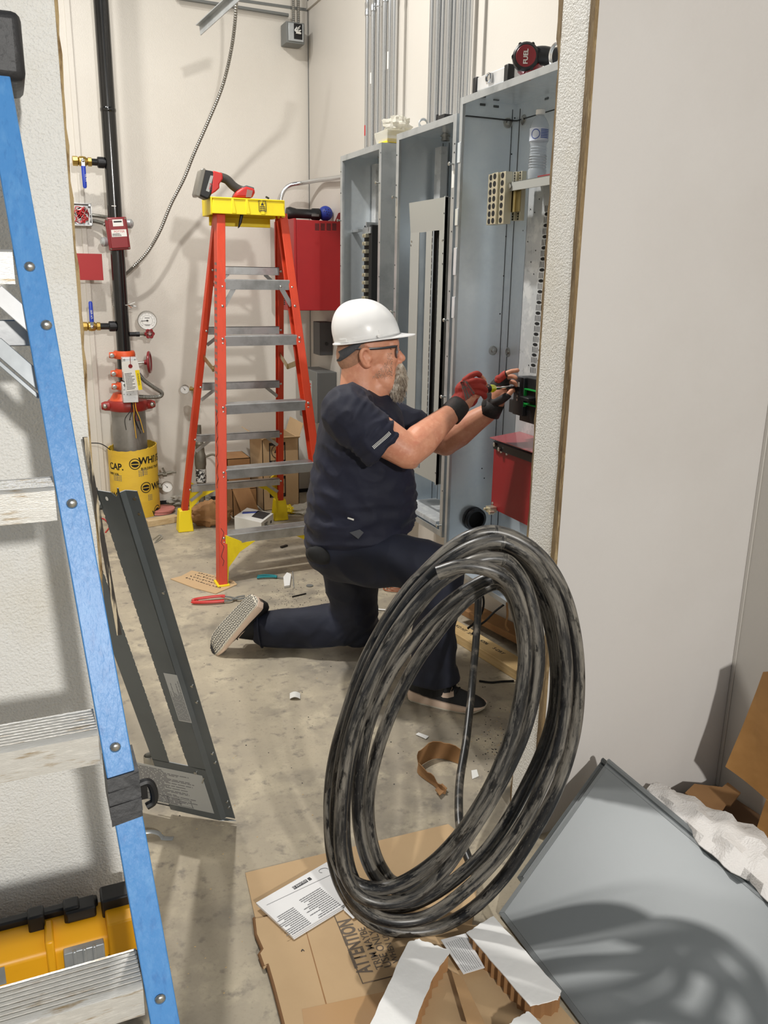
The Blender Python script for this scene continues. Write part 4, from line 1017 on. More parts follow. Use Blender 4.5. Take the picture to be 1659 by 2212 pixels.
# ------------------------------------------------------------------ red fire panel on the right wall
t = thing('fire_panel', 'red metal alarm power cabinet with vent slots on the right wall near the back corner', 'cabinet')
YN = 4.86
a = aY(640, 474, YN); b = aY(733, 671, YN); XF_ = a.x
YFAR = 5.26
mb = MB(); mb.box((XF_, YN, b.z), (XR, YFAR, a.z)); bd = mb.build('body', m_red, t, bevel=.004)
mb = MB(); mb.box((XF_-.016, YN-.003, b.z-.005), (XF_, YFAR, a.z+.006)); dr = mb.build('door', m_reddark if False else m_red, t, bevel=.003)
for cx in (685, 697, 710, 722):
    for k in range(5):
        mb = MB() if k == 0 else mb; p = aY(cx, 484+k*3.1, YN); mb.box((p.x-.013, YN-.0008, p.z-.0022), (p.x+.013, YN, p.z+.0022))
    mb.build('vent', m_blackm, bd)
def flab(yy0, z0, wy, hz, rows, par, col=m_label):
    F = frame((XF_-.0165, yy0, z0), (0, -1, 0), (-1, 0, 0)); mb = MB(F); mb.box((0, 0, 0), (wy, hz, .0006)); lb = mb.build('label', col, par)
    mb = MB(); lines(mb, F @ Matrix.Translation((wy*.1, hz*.06, .0007)), wy*.8, hz*.88, rows); mb.build('print', m_ink, lb)
pz = lambda y: aX(620, y, XF_).z
flab(aX(610, 595, XF_).y, aX(610, 597, XF_).z, .085, .085, 6, dr); flab(aX(631, 620, XF_).y, aX(631, 620, XF_).z, .05, .17, 12, dr)
mb = MB()
for k in range(6):
    for j in range(3): p = aX(610+j*9, 637+k*4, XF_); mb.box((XF_-.0175, p.y-.022, p.z-.003), (XF_-.016, p.y+.022, p.z+.003))
mb.build('vent', m_blackm, dr)
mb = MB(); p = aY(731, 462, YN); mb.ext([(p.x-.02, YN, a.z), (XR, YN, a.z), (XR, YN, a.z+.05), (p.x+.0, YN, a.z+.045)], (0, .004, 0)); mb.build('bracket', m_reddark, t)
# things on the panel
t = thing('flashlight', 'black cylindrical work light lying on top of the red cabinet', 'flashlight')
z = a.z+.006
q0 = aY(622, 463, 5.0); q1 = aY(685, 463, 5.0)
mb = MB(); rr_ = .034; zc = z+.036; mb.lathe([(.0, 0), (.03, .002), (.036, .02), (.03, .05), (.027, .06), (.027, .15), (.033, .16), (.034, .2), (.03, .205), (0, .205)], (q0.x-.01, 5.0, zc), (1, 0, 0), 24); mb.build('body', m_black, t)
mb = MB(); mb.box((q1.x-.045, 4.966, zc-.014), (q1.x+.0, 4.970, zc+.0)); mb.build('label', m_greybox, t)
mb = MB(); c = aY(703, 459, 5.0); r0 = .043; c.z = z+r0; mb.ell(c, (r0, r0, r0), n=28, m=18)
t = thing('ball', 'blue perforated plastic ball-shaped cap on top of the red cabinet', 'ball'); mb.build('shell', m_bluetop, t)
mb = MB()
for dx, dz in ((-.02, .01), (-.008, .008), (.004, .006), (.016, .004), (-.012, .022), (.006, .02), (-.004, -.004), (.012, -.008)):
    y = -math.sqrt(max(r0*r0-dx*dx-dz*dz, 0)); mb.ell(c+V((dx, y, dz)), (.003, .002, .003), n=8, m=6)
mb.build('hole', m_black, t)
# ladder-side conduit coming down in front of wall
tag(MB().tube(cr([aX(745, 381, XR-.03), aX(720, 385, XR-.03), aX(690, 389, XR-.03), aY(655, 395, 5.30), aY(630, 399, 5.33), aY(616, 408, 5.34), aY(608, 424, 5.34), aY(606, 440, 5.34), aY(606, 478, 5.34)], 6), .0125, 14).build('bent_conduit', m_emt), 'single bent steel conduit running along the right wall above the red cabinet', 'conduit')
# disconnect box and enclosure
t = thing('disconnect_switch', 'small dark grey switch box on the right wall below the red cabinet', 'switch box')
YN2 = 5.0
a = aY(664, 696, YN2); b = aY(692, 768, YN2); a.x = min(a.x, XR-.05)
mb = MB(); x0 = aY(664, 700, YN2).x; mb.box((XR-.085, YN2, b.z), (XR, YN2+.13, a.z)); bd = mb.build('box', mat('charcoal_box', rgb(70, 70, 72), .5), t, bevel=.004)
mb = MB(); mb.cyl((XR-.04, YN2-.006, (a.z+b.z)/2-.03), (XR-.04, YN2+.001, (a.z+b.z)/2-.03), .010, n=12); mb.build('knob', m_black, bd)
t = thing('enclosure', 'grey hinged metal enclosure with a printed label low on the right wall behind the ladder', 'cabinet')
YN3 = 4.93
a = aY(650, 806, YN3); b = aY(700, 913, YN3)
mb = MB(); mb.box((XR-.125, YN3, b.z), (XR, YN3+.34, a.z)); mb.build('box', mat('mid_grey_box', rgb(96, 98, 98), .5), t, bevel=.004)
mb = MB(); mb.box((XR-.133, YN3-.003, b.z-.003), (XR-.125, YN3+.34, a.z+.003)); mb.build('door', m_greybox, t, bevel=.002)
F = frame((XR-.1336, YN3+.17, b.z+.10), (0, -1, 0), (-1, 0, 0)); mb = MB(F); mb.box((0, 0, 0), (.085, .15, .0006)); lb = mb.build('label', m_labelg, t); mb = MB(); lines(mb, F @ Matrix.Translation((.008, .012, .0007)), .07, .125, 7); mb.build('print', m_inkred, lb)

# ------------------------------------------------------------------ boxes and odds by the back wall
def carton(label, lo, hi, m_=None, flaps=(), z0=0, open_top=False, name='cardboard_box', cat='box'):
    t = thing(name, label, cat); mb = MB(); x0, y0 = lo; x1, y1 = hi; m_ = m_ or m_card2
    H = z0; tk = .004
    for bx in ((x0, y0, x1, y0+tk), (x0, y1-tk, x1, y1), (x0, y0, x0+tk, y1), (x1-tk, y0, x1, y1)): mb.box((bx[0], bx[1], 0), (bx[2], bx[3], H))
    mb.box((x0, y0, 0), (x1, y1, tk))
    if not open_top: mb.box((x0, y0, H-tk), (x1, y1, H))
    mb.build('carton', m_, t)
    for (p, u, w_) in flaps: f = MB(); f.ext([p, V(p)+V(u), V(p)+V(u)+V(w_), V(p)+V(w_)], V(u).cross(V(w_)).normalized()*.004); f.build('flap', m_, t)
    return t
p0 = aY(566, 950, 5.05); zt = p0.z; pr = aY(645, 950, 5.05)
t = carton('tall open carton with black lightning-bolt print behind the orange ladder', (p0.x, 5.05), (pr.x-.0, 5.36), m_card, z0=zt, open_top=True, flaps=[((p0.x, 5.05, zt), (0, .3, 0), (-.055, 0, .035)), ((pr.x, 5.05, zt), (0, .28, 0), (.03, 0, .09)), ((p0.x, 5.05, zt), (pr.x-p0.x, 0, 0), (0, -.04, .018))])
def bolt_print(F, s_, par, word):
    mb = MB(F)
    for a in ((0, 0, .10, .022), (0, .112, .10, .130), (0, 0, .006, .13), (.094, 0, .1, .13)): mb.box((a[0]*s_, a[1]*s_, 0), (a[2]*s_, a[3]*s_, .0008))
    mb.ext([(x*s_, y*s_, 0) for x, y in ((.058, .122), (.030, .068), (.050, .068), (.036, .020), (.074, .082), (.052, .082), (.072, .122))], (0, 0, .0008))
    mb.tube([(x*s_, y*s_, .0004) for x, y in [(.05+.036*math.cos(k*PI/10), .075+.04*math.sin(k*PI/10)) for k in range(20)]], .0022*s_, 5, closed=True)
    mb.build('bolt_print', m_ink, par)
    text(word, .020*s_, F @ Matrix.Translation((.016*s_, .005*s_, .0010)), m_card, 'lettering', par)
q = aY(582, 1003, 5.05); bolt_print(frame((q.x, 5.0492, q.z), (1, 0, 0), (0, -1, 0)), 1.05, t, 'SLIDES')
q = aY(583, 1075, 5.05); bolt_print(frame((q.x, 5.0492, q.z), (1, 0, 0), (0, -1, 0)), 1.05, t, 'SLIDES')
p0 = aY(490, 992, 5.14); pr = aY(541, 992, 5.14)
carton('low dark carton beside the tall printed carton at the back wall', (p0.x, 5.14), (pr.x, 5.36), m_card2, z0=p0.z, flaps=[])
p0 = aY(500, 1056, 4.98); pr = aY(553, 1056, 4.98)
carton('small brown carton with a bent flap on the floor behind the orange ladder', (p0.x, 4.96), (pr.x, 5.10), m_card2, z0=p0.z, flaps=[((p0.x+.0, 4.96, p0.z), (.11, 0, 0), (.04, -.05, -.13))])
# white product box
t = thing('product_box', 'small white product box with dark picture on the floor under the ladder', 'box')
a = aZ(507, 1143); b = aZ(565, 1157); c = aZ(591, 1136)
ax = (b-a); ay = (c-b); hz = .078
mb = MB(); mb.ext([a, b, c, a+ay], (0, 0, hz)); bx = mb.build('carton', m_label, t, bevel=.001)
def on(u, v_): return a+ax*u+ay*v_+V((0, 0, hz+.0006))
mb = MB(); mb.ext([on(.5, .3), on(1-.08, .3), on(1-.08, .95), on(.45, .95)], (0, 0, .0005)); mb.build('picture', m_ink, bx)
mb = MB(); mb.ext([on(.12, .35), on(.5, .72), on(.5, .9), on(.05, .55)], (0, 0, .0005)); mb.build('blue_band', m_inkblue, bx)
mb = MB(); F = frame(b+ay*.25+V((0, 0, .03)), ay, ay.cross(V((0, 0, 1)))); F = F @ Matrix.Translation((0, 0, .0006)); lines(mb, F, .07, .03, 4); mb.build('print', m_ink, bx)
mb = MB(); F = frame(b+ay*.72+V((0, 0, .03)), ay, ay.cross(V((0, 0, 1)))) @ Matrix.Translation((0, 0, .0006)); mb.M = F
for k in range(8): mb.box((k*.003, 0, 0), (k*.003+.0015, .016, .0004))
mb.build('barcode', m_ink, bx)
# brown paper bag, crumpled
def crumple(c, r, seed, amp, m_, name, label, cat, n=26, m=16, M3=None):
    mb = MB(); mb.ell((0, 0, 0), (1, 1, 1), n=n, m=m); rnd = random.Random(seed)
    from mathutils import noise
    vs = []
    for p in mb.v:
        p = V(p); k = 1+amp*noise.noise(p*2.1+V((seed, 0, 0)))+amp*.6*noise.noise(p*5.3+V((0, seed, 0)))
        q = V((p.x*r[0]*k, p.y*r[1]*k, max(p.z*r[2]*k, -c[2]+.001)))
        vs.append(tuple(V(c)+q))
    mb.v = vs; return tag(mb.build(name, m_, smooth=15), label, cat)
q = aZ(455, 1105, .06); crumple((q.x-.02, q.y-.06, .06), (.13, .09, .075), 3, .35, m_card2, 'paper_bag', 'crumpled brown paper bag on the floor between the ladder legs', 'bag')
q = aZ(430, 1085, .03); crumple((q.x-.04, q.y+.1, .03), (.12, .08, .04), 9, .4, m_bagplast, 'plastic_bag', 'crumpled translucent plastic wrapping by the left rear ladder foot', 'bag')
q = aZ(652, 1100, .02); crumple((q.x+.03, q.y-.0, .02), (.11, .07, .03), 6, .5, m_bagplast, 'plastic_bag', 'flat translucent plastic wrapping by the right rear ladder foot', 'bag')
q = aZ(625, 1098, .03); crumple((q.x, q.y, .02), (.03, .05, .03), 16, .4, m_yellow, 'yellow_wrapper', 'small crumpled yellow wrapper by the right rear ladder foot', 'wrapper')
# strainer / ball valve fitting on the wall foot
t = thing('drain_fitting', 'grey iron ball valve fitting with tagged body standing behind the ladder at the back wall', 'valve')
c = aY(433, 1000, 5.20); 
def zz(y): return aY(433, y, 5.2).z
mb = MB(); mb.lathe([(.026, zz(1045)), (.030, zz(1042)), (.032, zz(1010)), (.036, zz(1003)), (.036, zz(985)), (.030, zz(978)), (.026, zz(965)), (.028, zz(958)), (.022, zz(955)), (.014, zz(950)), (.014, zz(918))], (c.x, 5.2, 0), (0, 0, 1), 20); mb.cyl((c.x, 5.2, .0), (c.x, 5.2, zz(1045)), .02, n=14); mb.build('body', m_ironpipe, t)
mb = MB(); mb.cyl((c.x, 5.2, zz(1040)), (c.x, 5.2, zz(1012)), .0328, n=20, caps=False); tg = mb.build('label', mat('checker_label', rgb(200, 200, 196), .5, var=(60, rgb(40, 40, 42), .48, .52)), t)
mb = MB(); mb.tube(cr([(c.x+.03, 5.17, zz(985)), (c.x+.07, 5.15, zz(980)), (c.x+.10, 5.13, zz(988)), (c.x+.13, 5.12, zz(1005))], 5), .007, 8); mb.build('handle', m_ironpipe, t)
# round plates and stick by the tube
for k, lab in ((0, 'bottom of two pinkish round plates on the floor right of the yellow tube'), (1, 'top of two pinkish round plates on the floor right of the yellow tube')):
    q = aZ(352, 1106, 0); mb = MB(); mb.cyl((q.x-.02+k*.01, q.y, .002+k*.014), (q.x-.02+k*.01, q.y, .014+k*.014), .085, n=32); tag(mb.build('round_plate', m_pinkdisc, bevel=.002), lab, 'plate', 'round plates by the tube')
a = aZ(318, 1140); b = aZ(392, 1128); mb = MB(); mb.bar(a+V((0, .03, .02)), b+V((-.02, .03, .02)), .06, .038); tag(mb.build('lumber_block', m_wood2, bevel=.002), 'short pale timber offcut in front of the yellow tube', 'lumber')
mb = MB(); P = [aZ(x, y, .004) for x, y in ((330, 1165), (345, 1155), (350, 1162), (334, 1172), (347, 1158))]; mb.tube(cr(P, 5), .002, 6); tag(mb.build('wire_scrap', m_galv2), 'bent wire scrap on the floor in front of the timber offcut', 'wire')
mb = MB(); P = [aY(196, 957, 5.2), aY(215, 958, 5.2), aY(228, 964, 5.2), aY(238, 972, 5.2)]; mb.tube(cr(P, 5), .003, 6); tag(mb.build('wire', m_blackm), 'thin dark wire running from the doorway edge to the yellow tube rim', 'wire')
mb = MB(); P = [aZ(205, 1130, .004), aZ(222, 1120, .004), aZ(236, 1136, .004), aZ(228, 1150, .004)]; mb.tube(cr(P, 5), .004, 6); tag(mb.build('wire', m_wire_red), 'thin red wire curl on the floor left of the grey panel cover', 'wire')
# ------------------------------------------------------------------ electrical cabinets on the right wall
XFc = 1.572
def can(label, y0, y1, z0, z1, lip=.026, top_lip=.026, mi=m_galv, mo=m_galv2):
    t = thing('electrical_cabinet', label, 'cabinet', None)
    k = .0022
    mb = MB(); mb.box((XR-k, y0, z0), (XR, y1, z1)); mb.build('back_panel', mi, t)
    mb = MB(); mb.box((XFc, y1-k, z0), (XR-k, y1, z1)); mb.build('side_panel', mi, t)
    mb = MB(); mb.box((XFc, y0, z0), (XR-k, y0+k, z1)); mb.build('side_panel', mo, t)
    mb = MB(); mb.box((XFc, y0+k, z1-k), (XR-k, y1-k, z1)); mb.build('top_panel', mi, t)
    mb = MB(); mb.box((XFc, y0+k, z0), (XR-k, y1-k, z0+k)); mb.build('bottom_panel', mi, t)
    mb = MB()
    for bx in ((y0, z0, y0+lip, z1), (y1-lip, z0, y1, z1), (y0+lip, z0, y1-lip, z0+lip), (y0+lip, z1-top_lip, y1-lip, z1)):
        mb.box((XFc-.002, bx[0], bx[1]), (XFc, bx[2], bx[3]))
    mb.box((XFc, y1-lip, z0+lip), (XFc+.010, y1-lip+.0016, z1-top_lip)); mb.box((XFc, y0+lip-.0016, z0+lip), (XFc+.010, y0+lip, z1-top_lip))
    mb.build('front_frame', m_galv2, t, bevel=.0006)
    # return flanges at the inner corners (seams)
    mb = MB(); mb.box((XR-.0035, y1-.03, z0+.01), (XR-k, y1-.0275, z1-.02)); mb.box((XR-.02, y1-.0038, z0+.01), (XR-.0182, y1-k, z1-.02)); mb.build('seam', m_black, t)
    return t
def screws(t, pts, r=.005, l=.018, nm='screw', m_=None, axis=(-1, 0, 0)):
    for p in pts:
        mb = MB(); p = V(p); a = V(axis); mb.cyl(p, p+a*l, r*.7, n=8); mb.lathe([(r*1.4, 0), (r*1.4, .003), (r*.6, .005)], p+a*l, axis, 10); mb.build(nm, m_ or m_bolt, t)
def holes(t, pts, r, axis, nm='hole', m_=None):
    mb = MB()
    for p in pts: mb.cyl(p, V(p)+V(axis)*.0006, r, n=8)
    return mb.build(nm, m_ or m_blackm, t)
def locknut(t, x, y, z, r=.016):
    mb = MB(); mb.lathe([(r*.75, 0), (r*.75, -.006), (r*1.25, -.006), (r*1.25, -.012), (r*.95, -.012), (r*.95, -.020), (r*1.05, -.021), (r*1.05, -.028), (r*.7, -.028), (r*.7, -.004)], (x, y, z), (0, 0, 1), 16, closed=True); return mb.build('locknut', m_bolt, t)

# cabinet nearest the back corner
Z1 = 2.022
c1 = can('narrow open steel cabinet furthest back, next to the red cabinet', 3.707, 4.227, .40, Z1)
for i in range(6): locknut(c1, XR-.05-(i % 2)*.035, 3.80+i*.055, Z1-.003, .014)
a = aX(812, 355, 1.745); b = aX(812, 490, 1.745)
mb = MB(); mb.box((1.735, a.y-.028, .75), (1.739, a.y+.028, a.z)); mb.box((1.735, a.y-.030, .75), (1.765, a.y-.027, a.z)); mb.box((1.735, a.y+.027, .75), (1.765, a.y+.030, a.z)); mb.build('mounting_rail', m_galv_dull, c1)
q = aX(810, 487, 1.70); 
mb = MB(); mb.box((1.66, q.y-.055, .70), (1.735, q.y+.045, q.z)); bus = mb.build('bus_block', m_blackm, c1, bevel=.003)
mb = MB(); mb.box((1.64, q.y-.035, q.z-.010), (1.70, q.y-.025, q.z+.012)); mb.box((1.63, q.y+.05, q.z-.03), (1.655, q.y+.17, q.z-.018)); mb.box((1.655, q.y-.05, q.z-.04), (1.66, q.y+.05, q.z-.01)); mb.build('bracket', m_galv2, c1)
for k in range(17):
    z = q.z-.05-k*.0375
    mb = MB(); mb.box((1.640, q.y-.022, z-.009), (1.662, q.y+.020, z+.009)); mb.box((1.632, q.y-.012, z-.005), (1.642, q.y+.002, z+.005)); mb.build('lug', m_tin, bus, bevel=.001)
screws(c1, [(XFc-.002, 4.215, 1.72), (XFc-.002, 3.72, 1.855), (XFc-.002, 3.72, 1.32), (XFc-.002, 4.215, 1.1)])
mb = MB(); p = aX(788, 368, XR-.0025); mb.lathe([(.022, 0), (.022, .010), (.012, .012), (.012, .002)], p, (-1, 0, 0), 16, closed=True); mb.build('bushing', m_bolt, c1)
holes(c1, [(XFc-.0026, 4.22, z) for z in (1.95, 1.85, 1.6, 1.5, 1.3, 1.2)]+[(XFc-.0026, 3.713, z) for z in (1.98, 1.7, 1.6, 1.45)], .003, (-1, 0, 0))
# middle cabinet
Z2 = 2.033
c2 = can('middle open steel cabinet with a tall slotted grey cover hanging in it', 3.0, 3.543, .40, Z2)
for i in range(6): locknut(c2, XR-.045-(i % 2)*.03, 3.10+i*.062, Z2-.003, .017)
a = aX(949, 318, 1.74); mb = MB(); mb.box((1.735, a.y-.026, .55), (1.739, a.y+.026, a.z)); mb.box((1.735, a.y-.029, .55), (1.765, a.y-.026, a.z)); mb.box((1.735, a.y+.026, .55), (1.765, a.y+.029, a.z)); mb.build('mounting_rail', m_galv_dull, c2)
for z in (a.z-.03, a.z-.045): screws(c2, [(1.76, a.y+.05, z)], .006, .03, axis=(0, 1, 0))
# black breaker column behind the cover
XD = 1.600
q0 = aX(985, 470, XD+.03); q1 = aX(985, 900, XD+.03)
pA = aX(884, 441, XD); pB = aX(968, 424, XD); zbot = aX(938, 1042, XD).z
s2b_ = aX(934, 497, XD).y
ya, yb_ = pB.y, pA.y                     # near, far edge of the hanging cover
mb = MB(); mb.box((XD+.020, ya-.055, q1.z-.2), (XD+.12, s2b_+.025, q0.z)); col = mb.build('breaker_column', m_blackm, c2, bevel=.002)
rnd = random.Random(2)
for k in range(22):
    z = q0.z-.05-k*.042; m2 = MB(); m2.box((XD+.010, ya-.045, z-.016), (XD+.022, ya-.006, z+.016)); m2.box((XD+.006, ya-.040, z-.004), (XD+.012, ya-.020, z+.010)); m2.build('breaker', m_black, col, bevel=.001)
    if k % 2 == 0: m2 = MB(); m2.box((XD+.004, ya-.030, z-.010), (XD+.0105, ya-.020, z+.004)); m2.build('terminal', m_label, col)
screws(c2, [(XFc-.002, 3.53, 1.78), (XFc-.002, 3.012, 1.86), (XFc-.002, 3.012, 1.29), (XFc-.002, 3.012, .99), (XFc-.002, 3.012, .45), (XFc-.002, 3.53, 1.30)])
holes(c2, [(XFc-.0026, 3.536, z) for z in (1.95, 1.83, 1.7, 1.5, 1.4, 1.2)]+[(XFc-.0026, 3.008, z) for z in (1.93, 1.9, 1.74, 1.62, 1.4, 1.15, .8, .6)], .003, (-1, 0, 0))
p = aX(975, 388, XFc-.0022); mb = MB(); mb.box((XFc-.0028, 3.002, p.z-.03), (XFc-.002, 3.022, p.z+.03)); mb.build('sticker', m_label, c2)
mb = MB(); mb.box((XFc+.02, 3.10, .42), (XFc+.20, 3.46, .44)); mb.build('gutter_plate', m_galv_dull, c2)
# hanging slotted cover: a thing of its own
t = thing('panel_cover', 'tall light grey cover with two long slots hanging inside the middle cabinet', 'panel cover')
ztop = (pA.z+pB.z)/2
sl1 = (aX(921, 700, XD).y, aX(907, 700, XD).y); 
def yy(x, y): return aX(x, y, XD).y
s1a, s1b = yy(921, 500), yy(906, 500); s2a, s2b = yy(949, 497), yy(934, 497)
zs_top = aX(940, 497, XD).z; zs_bot = aX(927, 906, XD).z; zs1b = zbot+.03
H0, H1 = zbot, ztop-.12
mb = MB(); k = .002
def pl(y0, z0, y1, z1): mb.box((XD, y0, z0), (XD+k, y1, z1))
pl(ya+.012, H0, s2a, H1); pl(s2a, H0, s2b, zs_bot); pl(s2a, zs_top, s2b, H1); pl(s2b, H0, s1a, H1); pl(s1a, zs_top-.004, s1b, H1); pl(s1a, H0, s1b, zs1b); pl(s1b, H0, yb_-.02, H1)
mb.build('face_plate', m_greydf, t)
mb = MB(); mb.box((XD-.012, ya, H0-.003), (XD+k, ya+.012, ztop+.003)); mb.box((XD-.012, ya, H0), (XD+.03, ya+.002, ztop)); mb.build('side_flange', m_greydf, t, bevel=.002)
mb = MB(); mb.ext([(XD, yb_-.02, H0), (XD+.014, yb_, H0), (XD+.014, yb_, ztop), (XD, yb_-.02, ztop)], (.002, 0, 0)); mb.build('side_flange', m_greydf, t, bevel=.001)
mb = MB(); mb.ext([(XD, ya+.012, H1), (XD, yb_-.02, H1), (XD-.010, yb_-.02, ztop), (XD-.010, ya+.012, ztop)], (.002, 0, .0)); mb.build('top_plate', m_greydf, t)
def teeth(y, s_):
    for k_ in range(1): pass
mb = MB()
nT = 30
for k_ in range(nT):
    z = zs_bot+(zs_top-zs_bot)*(k_+.5)/nT
    mb.box((XD-.0004, s2a-.0005, z-.009), (XD+.0016, s2a+.0018, z+.009)); mb.box((XD-.0004, s2b-.0018, z-.009), (XD+.0016, s2b+.0005, z+.009))
mb.build('slot_edge', m_blackm, t)
for (y, z) in ((ya+.02, H1-.03), (ya+.035, H1-.04), (yb_-.035, H1-.035), (yb_-.028, H1-.05)):
    mb = MB(); mb.lathe([(.005, 0), (.004, .002), (0, .003)], (XD, y, z), (-1, 0, 0), 10); mb.build('screw', m_bolt, t)
holes(t, [(XD-.0126, ya+.005, z) for z in (ztop-.06, H1-.04, H1-.09, H0+.05, H0+.3, H0+.6, H0+.9)], .003, (-1, 0, 0))

# large near cabinet
Z3 = 2.080
Y3 = 2.977
c3 = can('large open steel cabinet nearest the doorway, with its blue-grey lined interior in front of the worker', 2.08, Y3, .29, Z3, lip=.020, top_lip=.024)
c3['label'] = 'large open steel cabinet nearest the doorway that the kneeling worker reaches into'
XB = XR-.0022
mb = MB()
for (y, z0, z1) in (((Y3-.002), 1.86, 1.93), (Y3-.002, 1.46, 1.56), (Y3-.002, 1.30, 1.38), (Y3-.002, 1.64, 1.70)):
    mb = MB(); mb.box((XFc-.0045, y-.016, z0), (XFc-.002, y+.006, z1)); mb.build('hinge_tab', m_galv, c3, bevel=.001)
# top and back inner flanges
mb = MB(); mb.box((XFc+.02, Y3-.012, Z3-.06), (XB, Y3-.0022, Z3-.057)); mb.box((XB-.003, 2.1, Z3-.06), (XB, Y3-.01, Z3-.057)); mb.build('seam', m_black, c3)
for (x, y) in ((1043, 209), (1072, 216), (1043, 226), (1072, 230)):
    p = aY(x, y, Y3-.004) if y > 220 else aZ(x, y, Z3-.003)
    mb = MB(); mb.cbox(tuple(p), (.022, .004, .008) if y > 220 else (.022, .008, .004)); mb.build('slot', m_greydark, c3, bevel=.001)
for (x, y) in ((1181, 201), (1181, 213)):
    p = aX(x, y, XB-.001); mb = MB(); mb.cbox(tuple(p), (.003, .022, .007)); mb.build('slot', m_greydark, c3)
def knock(x, y, ax):
    p = aY(x, y, Y3-.0024) if ax == 'y' else aX(x, y, XB-.0002); n_ = (0, -1, 0) if ax == 'y' else (-1, 0, 0)
    mb = MB(); mb.lathe([(.019, 0), (.019, .0015), (.016, .002), (.015, .0006)], p, n_, 20); mb.lathe([(.008, .0), (.008, .006), (.0, .007)], p, n_, 6); mb.build('bolt', m_bolt, c3)
knock(1097, 266, 'y'); knock(1131, 259, 'x'); knock(1065, 757, 'y'); knock(1097, 761, 'x')
pts = [aX(x, y, XB) for x, y in ((1113, 254), (1108, 332), (1100, 511), (1092, 596), (1086, 678), (1078, 759), (1068, 912), (1060, 1012), (1057, 1056), (1055, 1130))]
holes(c3, pts, .0035, (-1, 0, 0))
holes(c3, [aY(x, y, Y3-.0024) for x, y in ((1112, 255), (1105, 333), (1093, 511), (1088, 596), (1080, 678), (1072, 759), (1041, 1012), (1046, 1033), (1052, 912))], .003, (0, -1, 0))
# hub
p = aY(1021, 1119, Y3-.003); mb = MB(); mb.lathe([(.046, 0), (.050, .004), (.050, .010), (.045, .012), (.045, .020), (.048, .022), (.048, .030), (.043, .034), (.036, .034), (.036, -.0)], p, (0, -1, 0), 40); hub = mb.build('hub', m_greydark, c3); hub.data.materials[0] = mat('hub_dark', rgb(52, 54, 58), .3, .6)
mb = MB(); mb.cyl(p+V((0, -.002, 0)), p+V((0, -.004, 0)), .0365, n=32); mb.build('hub_opening', m_blackm, c3)
# perforated pan
XPn = 1.768
pl0 = aX(1133, 415, XPn); z_t = pl0.z+.02; z_b = aX(1130, 985, XPn).z; yl = aX(1131, 600, XPn).y
mb = MB(); mb.box((XPn, 2.11, .55), (XPn+.002, yl, z_t)); mb.box((XPn, yl-.002, .55), (XB, yl, z_t)); pan = mb.build('mounting_pan', m_galv_dull, c3)
mb = MB(); zz0 = aX(1183, 450, XPn); zz1 = aX(1151, 800, XPn); nn = 15
ysl = lambda f: zz0.lerp(zz1, f)
for k_ in range(nn+1):
    f = k_/nn; c = ysl(f)
    for j in range(4): y = c.y+.014-j*.010; mb.box((XPn-.0006, y-.0016, c.z-.010), (XPn, y+.0016, c.z+.010))
    c2_ = ysl((k_+.5)/nn)
    if k_ < nn: mb.ext([(XPn-.0006, c2_.y+.016*math.cos(a*PI/6), c2_.z+.006*math.sin(a*PI/6)) for a in range(12)], (.0006, 0, 0)); mb.cyl((XPn-.0006, c2_.y-.03, c2_.z+.02), (XPn, c2_.y-.03, c2_.z+.02), .004, n=8)
mb.build('slot_row', m_blackm, pan)
holes(pan, [aX(x, y, XPn-.0006) for x, y in ((1165, 430), (1132, 457), (1146, 452), (1155, 459), (1140, 522), (1130, 498), (1157, 541), (1147, 566), (1153, 592), (1142, 789))], .0025, (-1, 0, 0))
# shelf and brackets
XS = 1.655
sa_ = aX(1098, 395, XS); sb_ = aX(1195, 376, XS); sc_ = aX(1098, 414, XS)
mb = MB(); y_l = sa_.y; y_r = 2.12; zt_ = (sa_.z+sb_.z)/2; zb2 = zt_-.030
mb.box((XS, y_r, zb2), (XS+.003, y_l, zt_)); mb.box((XS, y_r, zt_-.003), (XPn, y_l-.03, zt_)); sh = mb.build('shelf', m_greydf, c3, bevel=.001)
screws(c3, [(XS, y_l-.018, (zt_+zb2)/2)], .007, .004)
ZSH = zt_
mb = MB(); a = aX(1088, 397, XS+.02); b = aX(1122, 463, XS+.02); y0, y1 = b.y, a.y; z0, z1 = b.z+.01, a.z
rows = []
prof = [(0, 0), (.12, 0), (.14, -.006), (.26, -.006), (.28, 0), (.55, 0), (.57, -.006), (.68, -.006), (.7, 0), (1, 0)]
mb.grid([[(XS+.02+d, y1+(y0-y1)*u, z) for u, d in prof] for z in (z0, z1)], (.003, 0, 0)); mb.build('brass_bracket', m_brassd, c3)
# neutral lug blocks
def lugblock(label, xa, ya_, xb, yb2, X, cols, rowsn, depth=.03):
    t = thing('lug_block', label, 'terminal block', 'terminal bars in the near cabinet')
    a = aX(xa, ya_, X); b = aX(xb, yb2, X); y1, y0 = a.y, b.y; z1, z0 = a.z, b.z
    if z0 > z1: z0, z1 = z1, z0
    w = (y1-y0)/cols
    for c_ in range(cols):
        off = .0 if c_ != 1 else -.008
        mb = MB(); mb.box((X+off, y0+c_*w+.0008, z0), (X+depth, y0+(c_+1)*w-.0008, z1)); bar = mb.build('bar', m_tin, t, bevel=.001)
        mb = MB(); 
        for r_ in range(rowsn):
            z = z0+(z1-z0)*(r_+.5)/rowsn; yc = y0+(c_+.5)*w
            rh_ = min(w*.31, (z1-z0)/rowsn*.36); mb.lathe([(rh_*1.06, 0), (rh_*1.1, .001), (rh_*.95, .0008)], (X+off, yc, z), (-1, 0, 0), 14); mb.cyl((X+off-.0002, yc, z), (X+off-.0006, yc, z), rh_*.98, n=14)
        mb.build('hole_row', m_blackm, bar)
    return t
